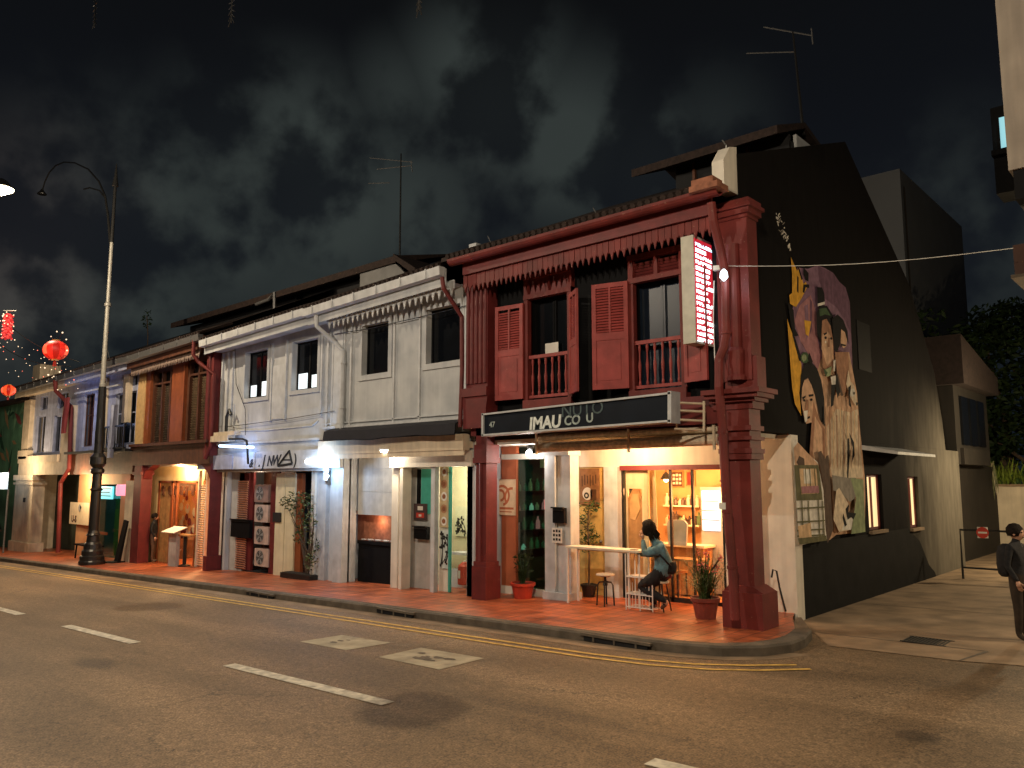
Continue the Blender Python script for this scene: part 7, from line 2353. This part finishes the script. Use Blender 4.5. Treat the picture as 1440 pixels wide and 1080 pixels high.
tree((-6.5, 38, 0), [(at(1335, 480, 38), 1.8), (at(1362, 530, 38), 2.2), (at(1345, 590, 37), 1.8), (at(1385, 480, 39), 1.8)], 'dark green tree against the end of the black wall', ['leafdark', 'treeleaf'], 70, .2)
tree((-3.6, 39, 0), [(at(1395, 570, 39), 2.2), (at(1425, 520, 39), 2.2), (at(1440, 600, 38), 2.2), (at(1400, 620, 37), 1.5)], 'bushy tree above the cream boundary wall', ['leafdark', 'treeleaf'], 80, .2)
tree((-1.6, 42, 0), [(at(1440, 450, 42), 2.2), (at(1470, 540, 42), 2.6), (at(1418, 440, 43), 1.6)], 'taller dim tree rising at the right edge behind the lane', ['leafdark'], 80, .2)

# barrier with no entry disc
o = thing('lane_barrier', (-4.6, 23, .15), 'low black pipe barrier with a round no entry disc across the lane', 'barrier')
zb = zg(-5) + .01
a = at(1350, 745, 23); x1 = -3.0; zt = a.z
mb = MB()
mb.tube([(a.x, 23, zb), (a.x, 23, zt), (x1, 23, zt)], .03, 8); mb.tube([(a.x, 23, zb + .28), (x1, 23, zb + .28)], .025, 8); mb.tube([(x1, 23, zt), (x1, 23, zb)], .03, 8)
mb.build('frame', 'blackmetal', o)
p, q = at(1374, 741, 22.96), at(1390, 757, 22.96)
mb = MB(); mb.box(p.x, q.x, 22.94, 22.96, q.z, p.z); pl = mb.build('plate', 'paper', o)
mb = MB(); disc(mb, (p.x + q.x) / 2, (p.z + q.z) / 2, .14, 22.937); mb.build('disc', 'redink', pl)
mb = MB(); mb.box((p.x + q.x) / 2 - .1, (p.x + q.x) / 2 + .1, 22.93, 22.936, (p.z + q.z) / 2 - .022, (p.z + q.z) / 2 + .022); mb.build('bar', 'paper', pl)
# pedestrian cut off by the right edge of the view
M['browncloth'] = mat('dark_brown_cloth', (.035, .024, .016), .9, .4, 10, .5)
fp = atg(1438, 901, .012)
o = standing('person with a black backpack standing at the lane mouth, half out of view', tuple(fp), 1.72, (1, -.25, 0), ['skin', 'trouser', 'browncloth'], 0)
bk = fp + Vector((-.14, .03, 1.2))
mb = MB()
prof = [(.001, -.26), (.1, -.25), (.15, -.2), (.165, -.05), (.16, .1), (.13, .2), (.06, .25), (.001, .255)]
mb.lathe(prof, bk, 14, 0, .85, 1.05)
mb.build('backpack', 'trouser', o, smooth=True)
mb = MB(); mb.tube([at(u, v, 13.9) for u, v in ((1085, 812), (1087, 801), (1092, 803), (1096, 825), (1105, 860))], .018, 6)
tag(mb.build('hose', 'blackmetal', loc=at(1105, 860, 13.9)), 'thin black bent pipe against the white end pier', 'pipe')

board('picture', 'picture', 'small framed picture high on the café back wall left of the drinks cabinet', 966, 664, 976, 682, 16.17, 'maroon', .03, None, None, 'wood')
board('menu_board', 'menu board', 'dark menu board above the shelf on the café back wall', 944, 664, 960, 684, 16.17, 'brown', .03, notice, 'paper', 'wood')
for pts, lab in ((((470, 470), (520, 462), (590, 446), (655, 430)), 'thin dark cable sagging along the wall above the two bare black windows'),
                 (((330, 470), (332, 540), (345, 575), (345, 612)), 'thin dark cable running down the left end of the plain white house'),
                 (((320, 600), (400, 590), (470, 578)), 'thin cable running along the wall above the lettered fascia')):
    P = [at(u, v, 12.42) for u, v in pts]
    mb = MB(); mb.tube(P, .011, 5)
    tag(mb.build('wall_cable', 'blackmetal', loc=P[0]), lab, 'cable')
# ================================================================== CAMERA AND RENDER SETTINGS
cam = bpy.data.cameras.new('camera')
cam.sensor_fit = 'HORIZONTAL'
cam.sensor_width = 36
cam.lens = 36 * F / 1440
cam.clip_end = 2000
co = bpy.data.objects.new('camera', cam)
rot = Matrix((RT, UP, -FW)).transposed()
co.matrix_world = Matrix.Translation(EYEP) @ rot.to_4x4()
COL.objects.link(co)
S.camera = co
# faint added fill light standing in for sky glow
l = light('SUN', 'night_fill', (0, 0, 30), .012, (.75, .85, 1), .1)
l.data.angle = R(10)
l.rotation_euler = (R(40), 0, R(-25))
S.view_settings.view_transform = 'Standard'
S.view_settings.look = 'None'
S.view_settings.exposure = .15
S.view_settings.gamma = 1
cy_ = S.cycles
cy_.use_denoising = True
cy_.sample_clamp_indirect = 4
cy_.sample_clamp_direct = 0
cy_.max_bounces = 8
cy_.transparent_max_bounces = 12
cy_.caustics_reflective = False
cy_.caustics_refractive = False
